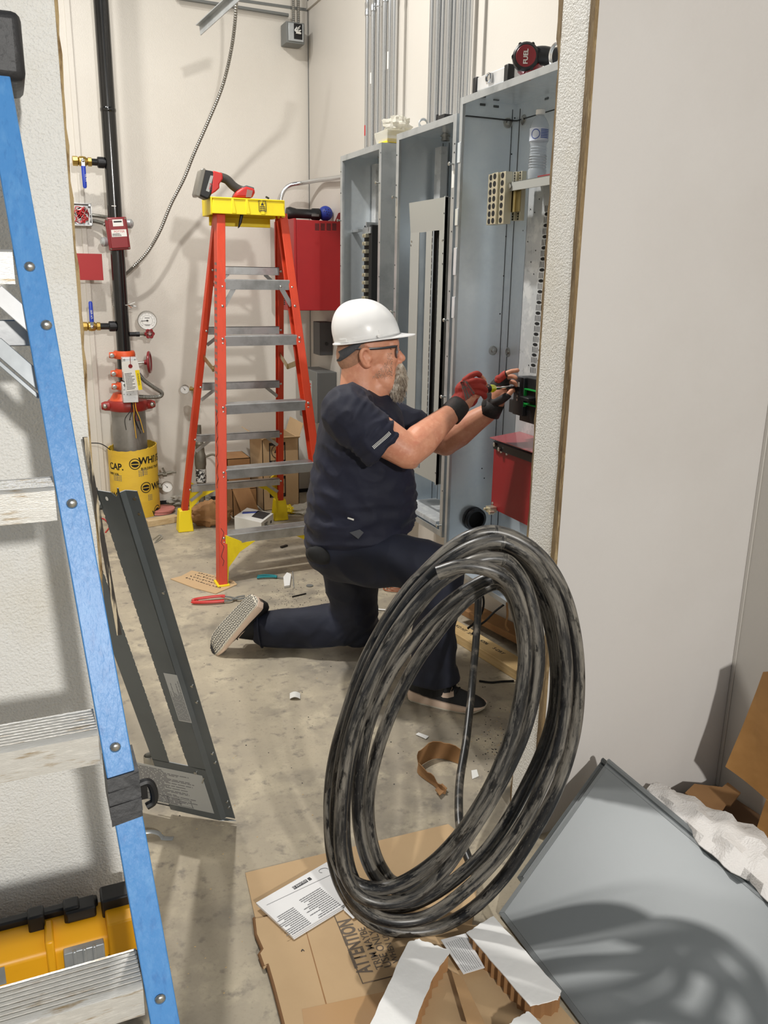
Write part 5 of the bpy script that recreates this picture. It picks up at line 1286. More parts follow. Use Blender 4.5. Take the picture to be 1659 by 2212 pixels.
lugblock('wide tinned lug block with three columns of round holes in the near cabinet', 1055, 377, 1087, 483, 1.635, 3, 7)
lugblock('narrow tinned terminal bar mounted right behind the brass bracket', 1113, 372, 1122, 476, 1.70, 2, 18, .02)
# bottle
t = thing('water_bottle', 'clear plastic water bottle with blue and white label on the cabinet shelf', 'bottle')
p = aZ(1159, 385, ZSH); XBt = 1.712
dd = ray(1159, 386); p = EYE+dd*(XBt/dd.x); by = p.y; zb3 = ZSH
def zof(y): d = ray(1160, y); return EYE.z+d.z*(XBt/d.x)
ht = zof(238)-ZSH; R = .031
prof = [(.0, 0), (.026, .001), (.030, .008), (.031, .03)]
for k_ in range(9): z = .035+k_*.0088; prof += [(.0305 if k_ < 6 else .0285, z), (.0275 if k_ < 6 else .026, z+.0044)]
prof += [(.0275, .118), (.030, .125), (.031, .13), (.031, .165), (.0305, .17), (.029, .18), (.024, .192), (.017, .203), (.0125, .208), (.0125, .218)]
sc = (ht-.012)/.218; prof = [(r*1.05, z*sc) for r, z in prof]
inner = [(max(r-.0008, 0), z+.0006) for r, z in reversed(prof)]
mb = MB(); mb.lathe(prof+[(prof[-1][0]-.001, prof[-1][1])]+inner[1:-1]+[(0, .0014)], (XBt, by, zb3), (0, 0, 1), 28); mb.build('bottle_body', m_clear, t)
mb = MB(); mb.lathe([(r*.955, z) for r, z in prof if z < .085*sc]+[(0, .083*sc)], (XBt, by, zb3+.001), (0, 0, 1), 28); mb.build('water', m_water, t)
mb = MB(); h0, h1 = .127*sc, .168*sc; mb.lathe([(.0330, h0), (.0330, h1)], (XBt, by, zb3), (0, 0, 1), 28); mb.v = mb.v; lb = mb.build('label', mat('bottle_label', rgb(214, 222, 236), .4, alpha=.9), t)
def bpt(ang, z, o=.0008): r = .0330+o; return V((XBt-r*math.cos(ang), by-r*math.sin(ang), zb3+z))
mb = MB()
for k_ in range(6):
    z = h0+.008+k_*.005; a0, a1 = 1.15, 2.1
    for j in range(6): u, v_ = a0+(a1-a0)*j/6, a0+(a1-a0)*(j+1)/6; mb.quad(bpt(u, z), bpt(v_, z), bpt(v_, z+.0026), bpt(u, z+.0026))
mb.build('print', m_inkblue, lb, smooth=0)
mb = MB(); n = 20
for j in range(n):
    a, b = 2*PI*j/n, 2*PI*(j+1)/n; zc = (h0+h1)/2; R1_, R2_ = .016, .0135
    mb.quad(*[bpt(.60+rr/.033*math.cos(q), zc+rr*math.sin(q)) for rr, q in ((R1_, a), (R1_, b), (R2_, b), (R2_, a))])
mb.build('emblem', m_inkblue, lb, smooth=0)
mb = MB(); mb.lathe([(.0155, 0), (.0158, .002), (.0155, .015), (.013, .0165), (0, .0168)], (XBt, by, zb3+.214*sc-.002), (0, 0, 1), 28); mb.build('cap', m_white, t)
# red scrap on the shelf
q = aX(1186, 377, 1.70); mb = MB(); mb.box((1.67, q.y-.06, ZSH), (1.74, q.y+.025, ZSH+.008)); tag(mb.build('red_cover', m_reddark, bevel=.002), 'small dark red plastic cover lying on the cabinet shelf right of the bottle', 'cover')
# breaker assembly
t = thing('circuit_breaker', 'black main breaker with a green part mounted low in the near cabinet', 'circuit breaker')
def bx3(name, x0, x1, px0_, py0, px1_, py1, Xr, m_, bv=.002, par=None):
    a = aX(px0_, py0, Xr); b = aX(px1_, py1, Xr); mb = MB(); mb.box((x0, min(a.y, b.y), min(a.z, b.z)), (x1, max(a.y, b.y), max(a.z, b.z))); return mb.build(name, m_, par or t, bevel=bv)
XK = 1.645
bx3('case', XK+.012, XPn, 1127, 813, 1180, 925, XK+.012, m_black)
a = aX(1111, 812, XK); b = aX(1127, 905, XK)
F = MB(); F.box((XK, b.y+.0, aX(1118, 897, XK).z), (XK+.07, a.y, a.z)); F.build('terminal_plate', mat('gun_grey', rgb(56, 58, 62), .35, .4), t, bevel=.002)
F = MB(); F.box((XK-.0008, (a.y+b.y)/2-.006, a.z-.035), (XK, (a.y+b.y)/2+.006, a.z-.018)); F.build('sticker', m_label, t)
F = MB(); 
for k_ in range(3): F.cyl((XK-.004, (a.y+b.y)/2+.0, a.z-.055-k_*.013), (XK, (a.y+b.y)/2, a.z-.055-k_*.013), .0045, n=10)
F.build('terminal_screw', m_bolt, t)
bx3('lower_block', XK+.01, XPn, 1100, 862, 1111, 893, XK+.01, m_black)
for (x0, y0, x1, y1) in ((1125, 840, 1165, 846), (1125, 840, 1132, 857), (1125, 872, 1165, 879), (1125, 868, 1131, 879)): bx3('green_trim', XK+.002, XK+.014, x0, y0, x1, y1, XK+.002, m_green, .001)
bx3('handle', XK-.028, XK+.014, 1131, 855, 1150, 868, XK-.01, m_black, .003)
bx3('label', XK+.0105, XK+.0122, 1127, 884, 1130, 897, XK+.012, m_label, 0)
# barriers
t = thing('barrier_plate', 'matt red insulating barrier plate below the breaker', 'barrier')
XRb = 1.665
P = [aX(x, y, XRb) for x, y in ((1067, 972), (1150, 995), (1150, 1141), (1060, 1096))]
y0, y1 = 2.2, P[0].y; z1 = (P[0].z+P[1].z)/2; z0 = (P[2].z+P[3].z)/2
mb = MB(); mb.box((XRb, y0, z0), (XRb+.004, y1, z1)); mb.build('plate', m_redbarrier, t)
for (x, y) in ((1083, 976), (1095, 981), (1064, 1087), (1063, 1094)):
    p = aX(x, y, XRb); mb = MB(); mb.lathe([(.006, 0), (.005, .003), (0, .004)], p, (-1, 0, 0), 10); mb.build('screw', m_bolt, t)
t = thing('bus_bar_bracket', 'black bracket bar topped by a clear pink sheet between breaker and red barrier plate', 'bracket')
zt2 = aX(1077, 946, XRb).z; mb = MB(); mb.box((XRb-.012, y0, z1+.002), (XRb+.03, y1-.012, z1+.032)); mb.build('bar', m_black, t, bevel=.002)
mb = MB(); mb.ext([(XRb-.03, y1-.015, z1+.045), (XRb-.03, y0, z1+.045), (XPn-.002, y0, z1+.060), (XPn-.002, y1-.015, z1+.060)], (0, 0, .003)); mb.build('pink_sheet', m_pink, t)
screws(t, [(XRb-.012, y1-.03, z1+.022), (XRb-.012, y1-.065, z1+.010)], .006, .005, 'bolt')
mb = MB(); p = aX(1058, 1100, XRb-.02); mb.box((XRb-.03, p.y-.02, p.z-.012), (XRb, p.y+.015, p.z+.012)); mb.cyl(p+V((-.02, -.03, -.005)), p+V((0, -.03, -.005)), .008, n=10); mb.cyl(p+V((-.02, .01, -.0)), p+V((-.01, .01, 0)), .006, n=10); tag(mb.build('terminal_clamp', m_tin, bevel=.001), 'small tinned clamp with bolts at the lower left corner of the red barrier plate', 'clamp')

# vertical steel conduits into the cabinet tops
def conduits(xs, yref, zbase, group, label, dx=(0, .018)):
    out = []
    for i, x in enumerate(xs):
        X = XR-.045-dx[i % 2]; p = aX(x, yref, X); mb = MB(); mb.cyl((X, p.y, zbase+.03), (X, p.y, ZT), .0125, n=18)
        mb.lathe([(.0142, 0), (.0142, .012), (.0150, .014), (.0150, .022), (.0140, .024), (.0142, .04), (.0125, .041)], (X, p.y, zbase+.001), (0, 0, 1), 14)
        o = mb.build('conduit', m_emt); tag(o, label % ['leftmost', 'second from left', 'third from left', 'fourth from left', 'fifth from left', 'sixth from left', 'seventh from left', 'rightmost'][i if (i < len(xs)-1) else 7], 'conduit', group); out.append(o)
    return out
g1 = [793, 804.5, 816.5, 829, 841, 850]
conduits(g1, 200, Z1, 'conduits above the furthest cabinet', '%s of the vertical steel conduits rising from the furthest cabinet')
conduits([931, 943, 955, 967, 979, 991, 1002, 1011], 150, Z2, 'conduits above the middle cabinet', '%s of the vertical steel conduits rising from the middle cabinet')
# couplings high on the far bank, labels, strut
for i, x in enumerate(g1):
    X = XR-.045-(0, .018)[i % 2]; p = aX(x, 200, X); z = aX(795+i*11, 20-i*9, X).z
    mb = MB(); mb.lathe([(.013, -.03), (.0155, -.028), (.0155, -.012), (.0145, -.010), (.0145, .010), (.0155, .012), (.0155, .028), (.013, .03)], (X, p.y, z), (0, 0, 1), 16)
    tag(mb.build('conduit_coupling', m_emt), 'steel coupling high on the %s conduit above the furthest cabinet' % ['leftmost', 'second from left', 'third from left', 'fourth from left', 'fifth from left', 'rightmost'][i], 'coupling', 'couplings on the far conduit bank')
for (x, y, h, nm, i) in ((841, 128, .075, 'white label sticker on a right-hand conduit of the far bank', 4), (804, 167, .05, 'small white label sticker on a left-hand conduit of the far bank', 1), (787, 282, .05, 'red and white sticker low on the leftmost far conduit', 0)):
    X = XR-.045-(0, .018)[i % 2]; pc_ = aX(g1[i], 200, X); z = aX(x, y, X-.013).z; mb = MB()
    vs = [(X+.0129*math.cos(a), pc_.y+.0129*math.sin(a)) for a in [PI*.85+k*.15 for k in range(8)]]
    mb.grid([[(vx, vy, zz_) for vx, vy in vs] for zz_ in (z-h/2, z+h/2)]); tag(mb.build('sticker', m_label if i != 0 else m_wire_red), nm, 'sticker')

# on top of the cabinets
t = thing('impact_driver', 'red and black cordless impact driver lying on top of the near cabinet', 'power tool')
zt3 = Z3; X = 1.60
c = aX(1136, 124, X); cc = V((X, c.y, c.z)); ax = V((-.55, .62, .0)).normalized()
# face disc towards the viewer, body running right
nf = (EYE-cc); nf.z *= .3; nf.normalize()
mb = MB(); mb.lathe([(.0, .030), (.036, .029), (.042, .022), (.044, .0), (.043, -.02), (.035, -.06), (.030, -.08)], cc, nf, 28); mb.build('end_cap', m_black, t)
mb = MB(); mb.lathe([(0, .0308), (.031, .0306), (.032, .0295)], cc, nf, 28); badge = mb.build('badge', m_reddark, t)
x_ = V((0, 0, 1)); F = frame(cc+nf*.0312+V((0, 0, -.026)), V((.12, 0, 1)), nf)
text('FUEL', .020, frame(cc+nf*.0312-V((0, 0, .024)), (0, 0, 1), nf) @ Matrix.Translation((0, -.006, 0)), m_label, 'lettering', badge, bold=.0004)
side = V((0, 0, 1)).cross(nf).normalized()
mb = MB(); mb.tube(cr([cc+V((0, 0, -.012))+side*.0-nf*.015, cc+side*.02+V((0, 0, -.03))-nf*.015, cc+side*.035+V((0, 0, -.045))-nf*.01], 5), [.038]*5+[.032]*5+[.022], 16); mb.build('gear_case', m_reddark, t)
mb = MB()
for k_ in range(6): a = k_*PI/3; mb.cyl(cc+V((0, 0, .040*math.sin(a)))+side*(.040*math.cos(a))-nf*.01, cc+V((0, 0, .040*math.sin(a)))+side*(.040*math.cos(a))+nf*.024, .006, n=8)
mb.build('screw_boss', m_black, t)
mb = MB(); mb.tube(cr([cc-nf*.03, cc+side*.05+V((0, 0, .004)), cc+side*.09+V((0, 0, -.002)), cc+side*.13+V((0, 0, .01)), cc+side*.2+V((0, 0, .035))], 6), .029, 16); mb.build('grip', m_black, t)
t = thing('hardware_case', 'small silver aluminium case with black corners on top of the near cabinet', 'case')
X = 1.66; a = aX(1022, 195, X); b = aX(1115, 172, X); z = Z3+.0
y1, y0 = a.y+.02, b.y-.02
a = aX(1025, 168, 1.62); y1 = aX(1025, 195, 1.62).y; y0 = y1-.24
mb = MB(); mb.box((1.62, y0, z+.002), (1.75, y1, z+.018)); mb.build('body', m_reddark, t, bevel=.003)
mb = MB(); mb.box((1.617, y0, z+.018), (1.753, y1, z+.066)); mb.build('lid', m_alu_brt, t, bevel=.004)
mb = MB()
for y in (y0, y1-.022): mb.box((1.612, y-.003, z+.012), (1.64, y+.025, z+.069))
mb.build('corner', m_black, t, bevel=.004)
mb = MB(); yc = (y0+y1)/2; mb.box((1.608, yc-.015, z+.028), (1.617, yc+.015, z+.06)); mb.tube([(1.606, yc+.016*math.cos(k_*PI/8), z+.046+.014*math.sin(k_*PI/8)) for k_ in range(16)], .003, 6, closed=True); mb.build('clasp', m_chrome, t)
X = 1.60; c = aX(1198, 128, X); mb = MB()
for r_ in (.0, .006): mb.tube([V((X+r_, c.y+.030*math.cos(k_*PI/16), Z3+.034+.030*math.sin(k_*PI/16)+.0)) for k_ in range(32)], .003, 8, closed=True)
tag(mb.build('hose_clamp', m_chrome), 'chrome steel ring standing on the near cabinet top at the doorway edge', 'ring')
# clear bin with yellow base on the far cabinet
t = thing('plastic_bin', 'translucent plastic bin with yellow contents on top of the furthest cabinet', 'container')
q = aX(845, 303, 1.64); mb = MB(); y = q.y
mb.loft([[(1.60, y-.05, Z1), (1.60, y+.07, Z1), (1.73, y+.07, Z1), (1.73, y-.05, Z1)], [(1.59, y-.07, Z1+.055), (1.59, y+.085, Z1+.055), (1.745, y+.085, Z1+.055), (1.745, y-.07, Z1+.055)]]); mb.build('bin', m_bagplast, t, bevel=.003)
mb = MB(); mb.box((1.598, y-.052, Z1+.002), (1.735, y+.05, Z1+.02)); mb.build('contents', m_yellow, t, bevel=.003)
crumple((1.665, y+.0, Z1+.085), (.055, .075, .036), 21, .4, m_bagplast, 'plastic_bag', 'crumpled clear bag heaped on the bin on the furthest cabinet', 'bag')
# fittings on the middle cabinet
q = aX(914, 264, 1.62); mb = MB(); mb.lathe([(.016, 0), (.020, .002), (.020, .014), (.017, .016), (.017, .045), (.014, .046), (.014, .002)], (1.62, q.y, Z2+.021), (-.4, -.9, 0), 20, closed=True); tag(mb.build('conduit_connector', m_galv2), 'loose steel conduit connector lying on the middle cabinet top', 'fitting')
q = aX(962, 249, 1.62); mb = MB(); mb.box((1.60, q.y-.03, Z2), (1.65, q.y+.03, Z2+.026)); mb.tube([(1.61, q.y+.05, Z2), (1.61, q.y+.05, Z2+.035)], .006, 8); tag(mb.build('conduit_clamp', m_black, bevel=.003), 'small black clamp lying on the middle cabinet top', 'clamp')
# black cable hanging down from the near cabinet floor behind the coil
pts = [V((1.66, 2.62, .285)), V((1.60, 2.58, .35))]
mb = MB(); mb.tube(cr([aD(1034, 1262, 2.62), aD(1032, 1330, 2.60), aD(1027, 1400, 2.56), aD(1018, 1500, 2.48), aD(1007, 1600, 2.36), aD(994, 1680, 2.26), aD(991, 1740, 2.18), aD(994, 1790, 2.12), aD(1006, 1840, 2.06), aD(1030, 1895, 1.99)], 8), .0112, 12)
tag(mb.build('black_cable', m_cable2), 'thin glossy black cable running down behind the cable coil', 'cable')
# items in the gap under the near cabinet
a = aZ(985, 1350, .04); 
def lumber(label, p, q, w, h, z, m_=m_wood, nm='lumber'):
    mb = MB(); p = V(p); q = V(q); p.z = q.z = z+h/2; mb.bar(p, q, w, h); return tag(mb.build(nm, m_, bevel=.003), label, 'lumber')
p = aZ(975, 1362, .04); q = aZ(1125, 1460, .04)
l1 = lumber('pale timber with black stamped lettering on the floor under the near cabinet', p+V((.03, .09, 0)), q+V((.06, -.03, 0)), .085, .040, 0)
l1p = (p, q)
lumber('upper board lying across behind the stamped timber', aZ(1000, 1330, .05)+V((.05, .06, 0)), aZ(1120, 1390, .05)+V((.05, 0, 0)), .09, .03, .04, m_card2)
dirv = (q-p); dirv.z = 0; dirv.normalize()
text('PINNOVACTOR', .026, frame(p+dirv*.04+V((0, 0, .0408-p.z+.002)), dirv, (0, 0, 1)) @ Matrix.Translation((0, .03, 0)), m_ink, 'lettering', l1) if False else None
mb = MB(); o_ = l1
cen = (V((p.x+.03, p.y+.09, 0)), V((q.x+.06, q.y-.03, 0))); dv = (cen[1]-cen[0]).normalized(); nv = V((-dv.y, dv.x, 0))
for k_, w_ in enumerate(('KD HT', 'SPF', '4206', 'S-DRY')):
    text(w_, .024, frame(cen[0]+dv*(.05+k_*.085)+nv*.0+V((0, 0, .0406)), dv, (0, 0, 1)), m_ink, 'lettering', l1)
for k_, (pp, lab) in enumerate(((((1040, 1275), (1045, 1300), (1040, 1325), (1025, 1345), (1010, 1358)), 'short curved dark wire hanging under the near cabinet at the stamped timber'), (((1090, 1305), (1070, 1320), (1050, 1340), (1035, 1352), (1020, 1370)), 'dark wire crossing the stamped timber under the near cabinet'), (((1035, 1471), (1060, 1474), (1085, 1472), (1110, 1471)), 'thin dark wire lying on the floor in front of the worker\'s shoe'))):
    mb = MB(); mb.tube(cr([aY(x, y, 2.5) if k_ < 2 else aZ(x, y, .004) for x, y in pp], 5), .004, 6); tag(mb.build('wire', m_blackm), lab, 'wire')
mb = MB(); mb.tube(cr([aY(1095, 1302, 2.4), aY(1096, 1330, 2.4), aY(1092, 1350, 2.4), aY(1098, 1362, 2.4)], 5), .004, 6); tag(mb.build('string', m_card2), 'short brown string hanging below the near cabinet edge', 'string')
for k_ in range(3):
    mb = MB(); lab_ = ['largest bottom', 'middle', 'smallest top'][k_]; c = aZ(852, 1276, .004); R_ = .085-.012*k_
    mb.tube([c+V((.06+R_*1.2*math.cos(a*PI/14), .03+R_*.7*math.sin(a*PI/14), .003+k_*.004)) for a in range(28)], .003, 6, closed=True); tag(mb.build('copper_wire', m_copper), lab_+' reddish copper wire loop on the floor under the worker\'s thigh', 'wire', 'copper wire loops')
# ------------------------------------------------------------------ coil of heavy cable standing in the doorway
L_ = aD(715, 1620, 1.92); R_ = aD(1250, 1480, 1.50); B_ = aZ(888, 2006, .022)
_h, _l = math.radians(20), math.radians(6)
cn = V((-math.sin(_h)*math.cos(_l), -math.cos(_h)*math.cos(_l), math.sin(_l)))
if cn.dot(EYE-B_) < 0: cn = -cn
loops = {        # outline points on the photograph, in a crop of it scaled by 1.367
 'A': (0.0, [(540, 52), (620, 85), (690, 150), (740, 245), (768, 360), (778, 480), (772, 600), (752, 700), (718, 800), (668, 900), (608, 1000), (550, 1080), (470, 1160), (375, 1215), (290, 1232), (200, 1218), (130, 1172), (78, 1095), (52, 1000), (45, 880), (50, 780), (66, 690), (95, 590), (140, 455), (200, 335), (268, 232), (330, 165), (400, 100), (470, 60)]),
 'B': (.031, [(560, 82), (640, 132), (690, 210), (722, 300), (742, 450), (735, 600), (712, 700), (670, 800), (620, 900), (550, 1000), (455, 1100), (350, 1178), (265, 1200), (190, 1190), (125, 1148), (85, 1080), (66, 1000), (62, 900), (68, 800), (86, 690), (118, 570), (165, 450), (222, 340), (290, 240), (355, 170), (420, 118), (490, 86)]),
 'C': (-.031, [(545, 108), (610, 150), (655, 220), (688, 300), (709, 400), (714, 500), (703, 600), (672, 700), (625, 800), (570, 900), (498, 1000), (400, 1088), (300, 1146), (215, 1158), (150, 1126), (110, 1068), (90, 980), (86, 880), (94, 780), (112, 680), (144, 570), (190, 460), (248, 352), (314, 258), (384, 184), (460, 130)]),
 'D': (.062, [(560, 134), (605, 180), (635, 250), (655, 350), (658, 450), (640, 560), (610, 660), (565, 760), (510, 860), (445, 960), (380, 1052), (300, 1122), (215, 1146), (140, 1128), (97, 1076), (78, 1000), (76, 900), (84, 790), (104, 670), (138, 560), (184, 450), (244, 342), (314, 250), (392, 180), (480, 136)]),
 'E': (.094, [(362, 172), (430, 152), (500, 158), (555, 182), (590, 225), (612, 300), (622, 380), (618, 470), (602, 570), (575, 670), (530, 780), (480, 870), (415, 960), (335, 1038), (240, 1094), (160, 1102), (97, 1072), (62, 1010), (48, 920), (50, 820), (64, 720), (92, 610), (132, 500), (182, 395), (242, 300), (312, 215), (390, 148)]),
 'F': (-.062, [(520, 188), (430, 235), (345, 308), (285, 378), (232, 450), (190, 535), (155, 630), (134, 740), (127, 860), (137, 960), (165, 1045), (205, 1092), (270, 1102), (350, 1048), (420, 978), (490, 880), (540, 790), (585, 680), (610, 570), (622, 450), (618, 340), (600, 260), (570, 205)]),
 'G': (-.094, [(530, 204), (470, 234), (408, 292), (350, 365), (298, 440), (252, 525), (215, 610), (184, 700), (162, 800), (158, 890), (172, 980), (200, 1048), (240, 1088), (310, 1070), (390, 996), (460, 908), (520, 808), (570, 700), (605, 580), (620, 470), (612, 350), (590, 260), (565, 217)]),
}
t = thing('cable_coil', 'big upright coil of dusty black heavy cable standing in the doorway', 'cable coil')
for k_, (off, P) in loops.items():
    pts = [aP(x, y, B_+cn*((off if k_ != 'E' or i < 12 else off-.16*(i-11)/14)+.006*math.sin(i*.9+off*60)), cn) for i, (x, y) in enumerate([(680+x/1.367, 1112+y/1.367) for x, y in P])]
    cl = k_ != 'E'
    cp = cr(pts, 6, closed=cl); mb = MB(); mb.tube(cp, .0150, 14, closed=cl); o = mb.build('cable_loop', m_cable, t)
    at_ = o.data.attributes.new('path', 'FLOAT_VECTOR', 'POINT'); Ls = 0; ph = ord(k_)*3.1
    for i in range(len(cp)):
        if i: Ls += (cp[i]-cp[i-1]).length
        for j in range(14):
            a = 2*PI*j/14; at_.data[i*14+j].vector = (Ls+ph, math.cos(a)+ph, math.sin(a))

# ------------------------------------------------------------------ cardboard sheet with print on the floor
def flat(name, P, z, th, m_, parent=None, bevel=0, dz=None):
    mb = MB(); pts = [aZ(x, y, z) for x, y in P]
    mb.ext(pts, (0, 0, -th)); return mb.build(name, m_, parent, bevel=bevel)
t = thing('cardboard_sheet', 'large flat brown cardboard sheet printed ATTENTION on the floor in the foreground', 'cardboard')
flat('back_panel', [(530, 1885), (640, 1858), (968, 1780), (990, 1797), (1012, 1850), (1032, 1905), (1015, 2030), (780, 2030), (560, 2022), (548, 1968)], .005, .004, m_card, t)
fp = flat('front_panel', [(548, 1984), (562, 1983), (700, 1950), (860, 1990), (1060, 2000), (1260, 2230), (1300, 2330), (640, 2330), (612, 2215), (590, 2130), (577, 2085), (569, 2090), (559, 2062), (566, 2052), (552, 2020)], .012, .005, m_card, t)
e = [(548, 1984), (552, 2020), (566, 2052), (559, 2062), (569, 2090), (577, 2085), (590, 2130), (612, 2215)]
mb = MB(); mb.tube([aZ(x+1, y, .009) for x, y in e], .0042, 6); mb.build('torn_edge', m_cardedge, t)
flat('tape_strip', [(652, 2180), (840, 2140), (830, 2195), (700, 2280), (660, 2240)], .0126, .0005, m_tape, fp)
flat('crease', [(660, 2010), (662, 2010), (740, 2290), (736, 2290)], .0124, .0003, m_card2, fp)
def vec_text(s_, x0, y0, x1, y1, z, m_, par, bold=0, hs=1.0, nm='lettering'):
    a = aZ(x0, y0, z); b = aZ(x1, y1, z); d = b-a; L = d.length
    o = text(s_, .1, Matrix.Identity(4), m_, nm, par, ext=0, bold=bold)
    xs = [v.co.x for v in o.data.vertices]; w = max(xs)-min(xs); k = L/w
    F = frame(a, d, (0, 0, 1)); o.data.transform(F @ Matrix.Diagonal((k, k*hs, k, 1)) @ Matrix.Translation((-min(xs), 0, .0))); return o
vec_text('ATTENTION', 805, 2100, 757, 1984, .0126, m_inkcard, fp, .003, 1.6)
vec_text('TRIM MAYBE', 829, 2091, 787, 2002, .0126, m_inkcard, fp, .001, 1.05)
vec_text('USE ONLY S', 847, 2086, 806, 1996, .0126, m_inkcard, fp, .001, 1.05)
vec_text('WHEN UL', 862, 2078, 836, 2015, .0126, m_inkcard, fp, .001, 1.0)
mb = MB(); Pf = [aZ(x, y, .0128) for x, y in ((784, 2125), (722, 1978), (800, 1962), (880, 2100))]
mb.tube([Pf[1], Pf[0], Pf[3]], .0011, 4); mb.build('print_frame', m_inkcard, fp)
mb = MB(); q = aZ(651, 2055, .013); mb.tube(cr([q, q+V((.004, .004, 0)), q+V((.006, -.001, 0))], 4), .001, 5); mb.build('staple', m_ink, fp)
# booklet
t = thing('manual', 'white printed instruction booklet lying on the brown cardboard sheet left of the coil', 'booklet')
bk = [(553, 1950), (706, 1862), (746, 1952), (631, 2022)]
P = [aZ(x, y, .022) for x, y in bk]
for k_ in range(3):
    q = [p+V((.0015*k_, -.002*k_, -.0028*k_)) for p in P]; mb = MB(); mb.ext(q, (0, 0, -.0022)); pg = mb.build('page', m_paper, t)
a, b, c, d = P[2], P[1], P[0], P[3]     # printed upside-down: origin at the right corner
F = frame(P[1]+V((0, 0, .0004)), P[0]-P[1], (0, 0, 1))
w_ = (P[0]-P[1]).length; hh = (P[2]-P[1]).length
# text frame: x from right edge to left, y toward the viewer's far side
Fx = (P[0]-P[1]).normalized(); Fz = V((0, 0, 1)); Fy = Fz.cross(Fx)
mb = MB(); top = frame(P[1]+(P[2]-P[1])*.22+Fx*.02+V((0, 0, .0004)), Fx, Fz)
if True:
    Fo = frame(P[1]+(P[2]-P[1]).normalized()*hh*.96+V((0, 0, .0004)), Fx, Fz)
    sgn = 1 if Fy.dot(P[1]-P[2]) > 0 else -1
    mb = MB(); lines(mb, Fo @ Matrix.Translation((w_*.06, 0 if sgn > 0 else -hh*.5, 0)), w_*.42, hh*.52, 13, fill=.34); lines(mb, Fo @ Matrix.Translation((w_*.47, hh*.06 if sgn > 0 else -hh*.44, 0)), w_*.36, hh*.46, 12, fill=.34); mb.build('print', m_inkg, t)
    q = aZ(642, 1914, .0226); Fq = frame(q, Fx, Fz); mb = MB(Fq); mb.box((-.030, -.005, 0), (.012, .005, .0003)); mb.build('logo_bar', m_ink, t)
    text('SQUARE D', .0085, Fq @ Matrix.Translation((-.028, -.003, .0004)), m_paper, 'lettering', t)
    mb = MB(Fq); mb.box((-.042, -.005, 0), (-.034, .005, .0003)); mb.build('logo', m_ink, t)
    q = aZ(699, 1880, .0226); mb = MB(); mb.tube([q+V((.012*math.cos(k_*PI/9), .008*math.sin(k_*PI/9), 0)) for k_ in range(13)], .0005, 4); mb.build('seal_mark', m_inkg, t)
    mb = MB(); mb.bar(aZ(576, 1955, .0225), aZ(718, 1888, .0225), .0007, .0003); mb.build('rule', m_inkg, t)
flat('paper_sheet', [(742, 1965), (756, 1935), (776, 1978), (762, 1984)], .018, .001, m_paper); tag(bpy.data.objects['paper_sheet'], 'white paper corner poking out right of the instruction booklet', 'paper')
flat('paper_sheet', [(815, 1862), (832, 1880), (870, 1935), (856, 1915)], .014, .001, m_paper); tag(bpy.data.objects['paper_sheet.001'], 'white paper sliver visible through the coil on the cardboard', 'paper')
# instruction slip
t = thing('instruction_slip', 'narrow white printed paper slip between two white honeycomb strips', 'paper')
P = [aZ(x, y, .03) for x, y in ((952, 2030), (1006, 2016), (1047, 2090), (1001, 2104))]; mb = MB(); mb.ext(P, (0, 0, -.001)); mb.build('sheet', m_paper, t)
F = frame(P[3]+V((0, 0, .0003))+(P[0]-P[3])*.03+(P[2]-P[3])*.06, (P[0]-P[3]), (0, 0, 1)); hgt = (P[2]-P[3]).length; 
Fz_ = F @ Matrix.Translation((0, -hgt*.88, 0)); mb = MB(); lines(mb, Fz_, (P[0]-P[3]).length*.92, hgt*.85, 9, fill=.16, jag=False); mb.build('print', m_inkg, t)
# honeycomb packing strips
def honey(label, P, z, h, side, ragged=True):
    t = thing('honeycomb_strip', label, 'packing')
    top = [aZ(x, y, z) for x, y in P]; rnd = random.Random(len(label))
    pts = []
    for i, p in enumerate(top):
        q = top[(i+1) % len(top)]; n = 10 if ragged else 2
        for k_ in range(n): pp = p.lerp(q, k_/n); pts.append(pp+V((rnd.uniform(-.0015, .0015), rnd.uniform(-.0015, .0015), rnd.uniform(-.0008, .0008))))
    mb = MB(); mb.ext(pts, (0, 0, -.0025)); mb.build('face_sheet', m_foil, t)
    c = sum(top, V())/len(top); low = [c+(p-c)*.965 for p in top]
    mb = MB(); ring = []
    for i, p in enumerate(low):
        q = low[(i+1) % len(low)]; n = max(4, int((q-p).length/.011)); nn = V((q-p).y, -(q-p).x, 0) if False else V(((q-p).y, -(q-p).x, 0)).normalized()
        if nn.dot(p.lerp(q, .5)-c) < 0: nn = -nn
        for k_ in range(n): ring.append(p.lerp(q, k_/n)+nn*(.0035 if k_ % 2 else -.0035))
    mb.loft([[r+V((0, 0, -.0026)) for r in ring], [r+V((0, 0, -h)) for r in ring]]); mb.build('cell_core', m_card2, t, smooth=0)
    return t
honey('white-faced honeycomb packing strip slanting down-left below the coil', [(880, 2035), (905, 2028), (973, 2053), (935, 2110), (885, 2235), (790, 2235)], .055, .042, -1)
honey('white-faced honeycomb packing strip along the left edge of the grey sheet', [(1008, 2014), (1066, 1978), (1212, 2140), (1206, 2158), (1146, 2172)], .052, .042, -1)
honey('white-faced honeycomb corner piece at the bottom edge of the picture', [(1092, 2222), (1112, 2200), (1142, 2184), (1180, 2222), (1200, 2260), (1100, 2260)], .05, .04, -1)
mb = MB(); P = [aZ(x, y, .03) for x, y in ((975, 2098), (1000, 2112), (1056, 2230), (1010, 2215))]; mb.ext(P, (0, 0, -.0006)); tag(mb.build('packing_tape', m_tape), 'glossy brown packing tape stuck on the cardboard between the white honeycomb strips', 'tape')

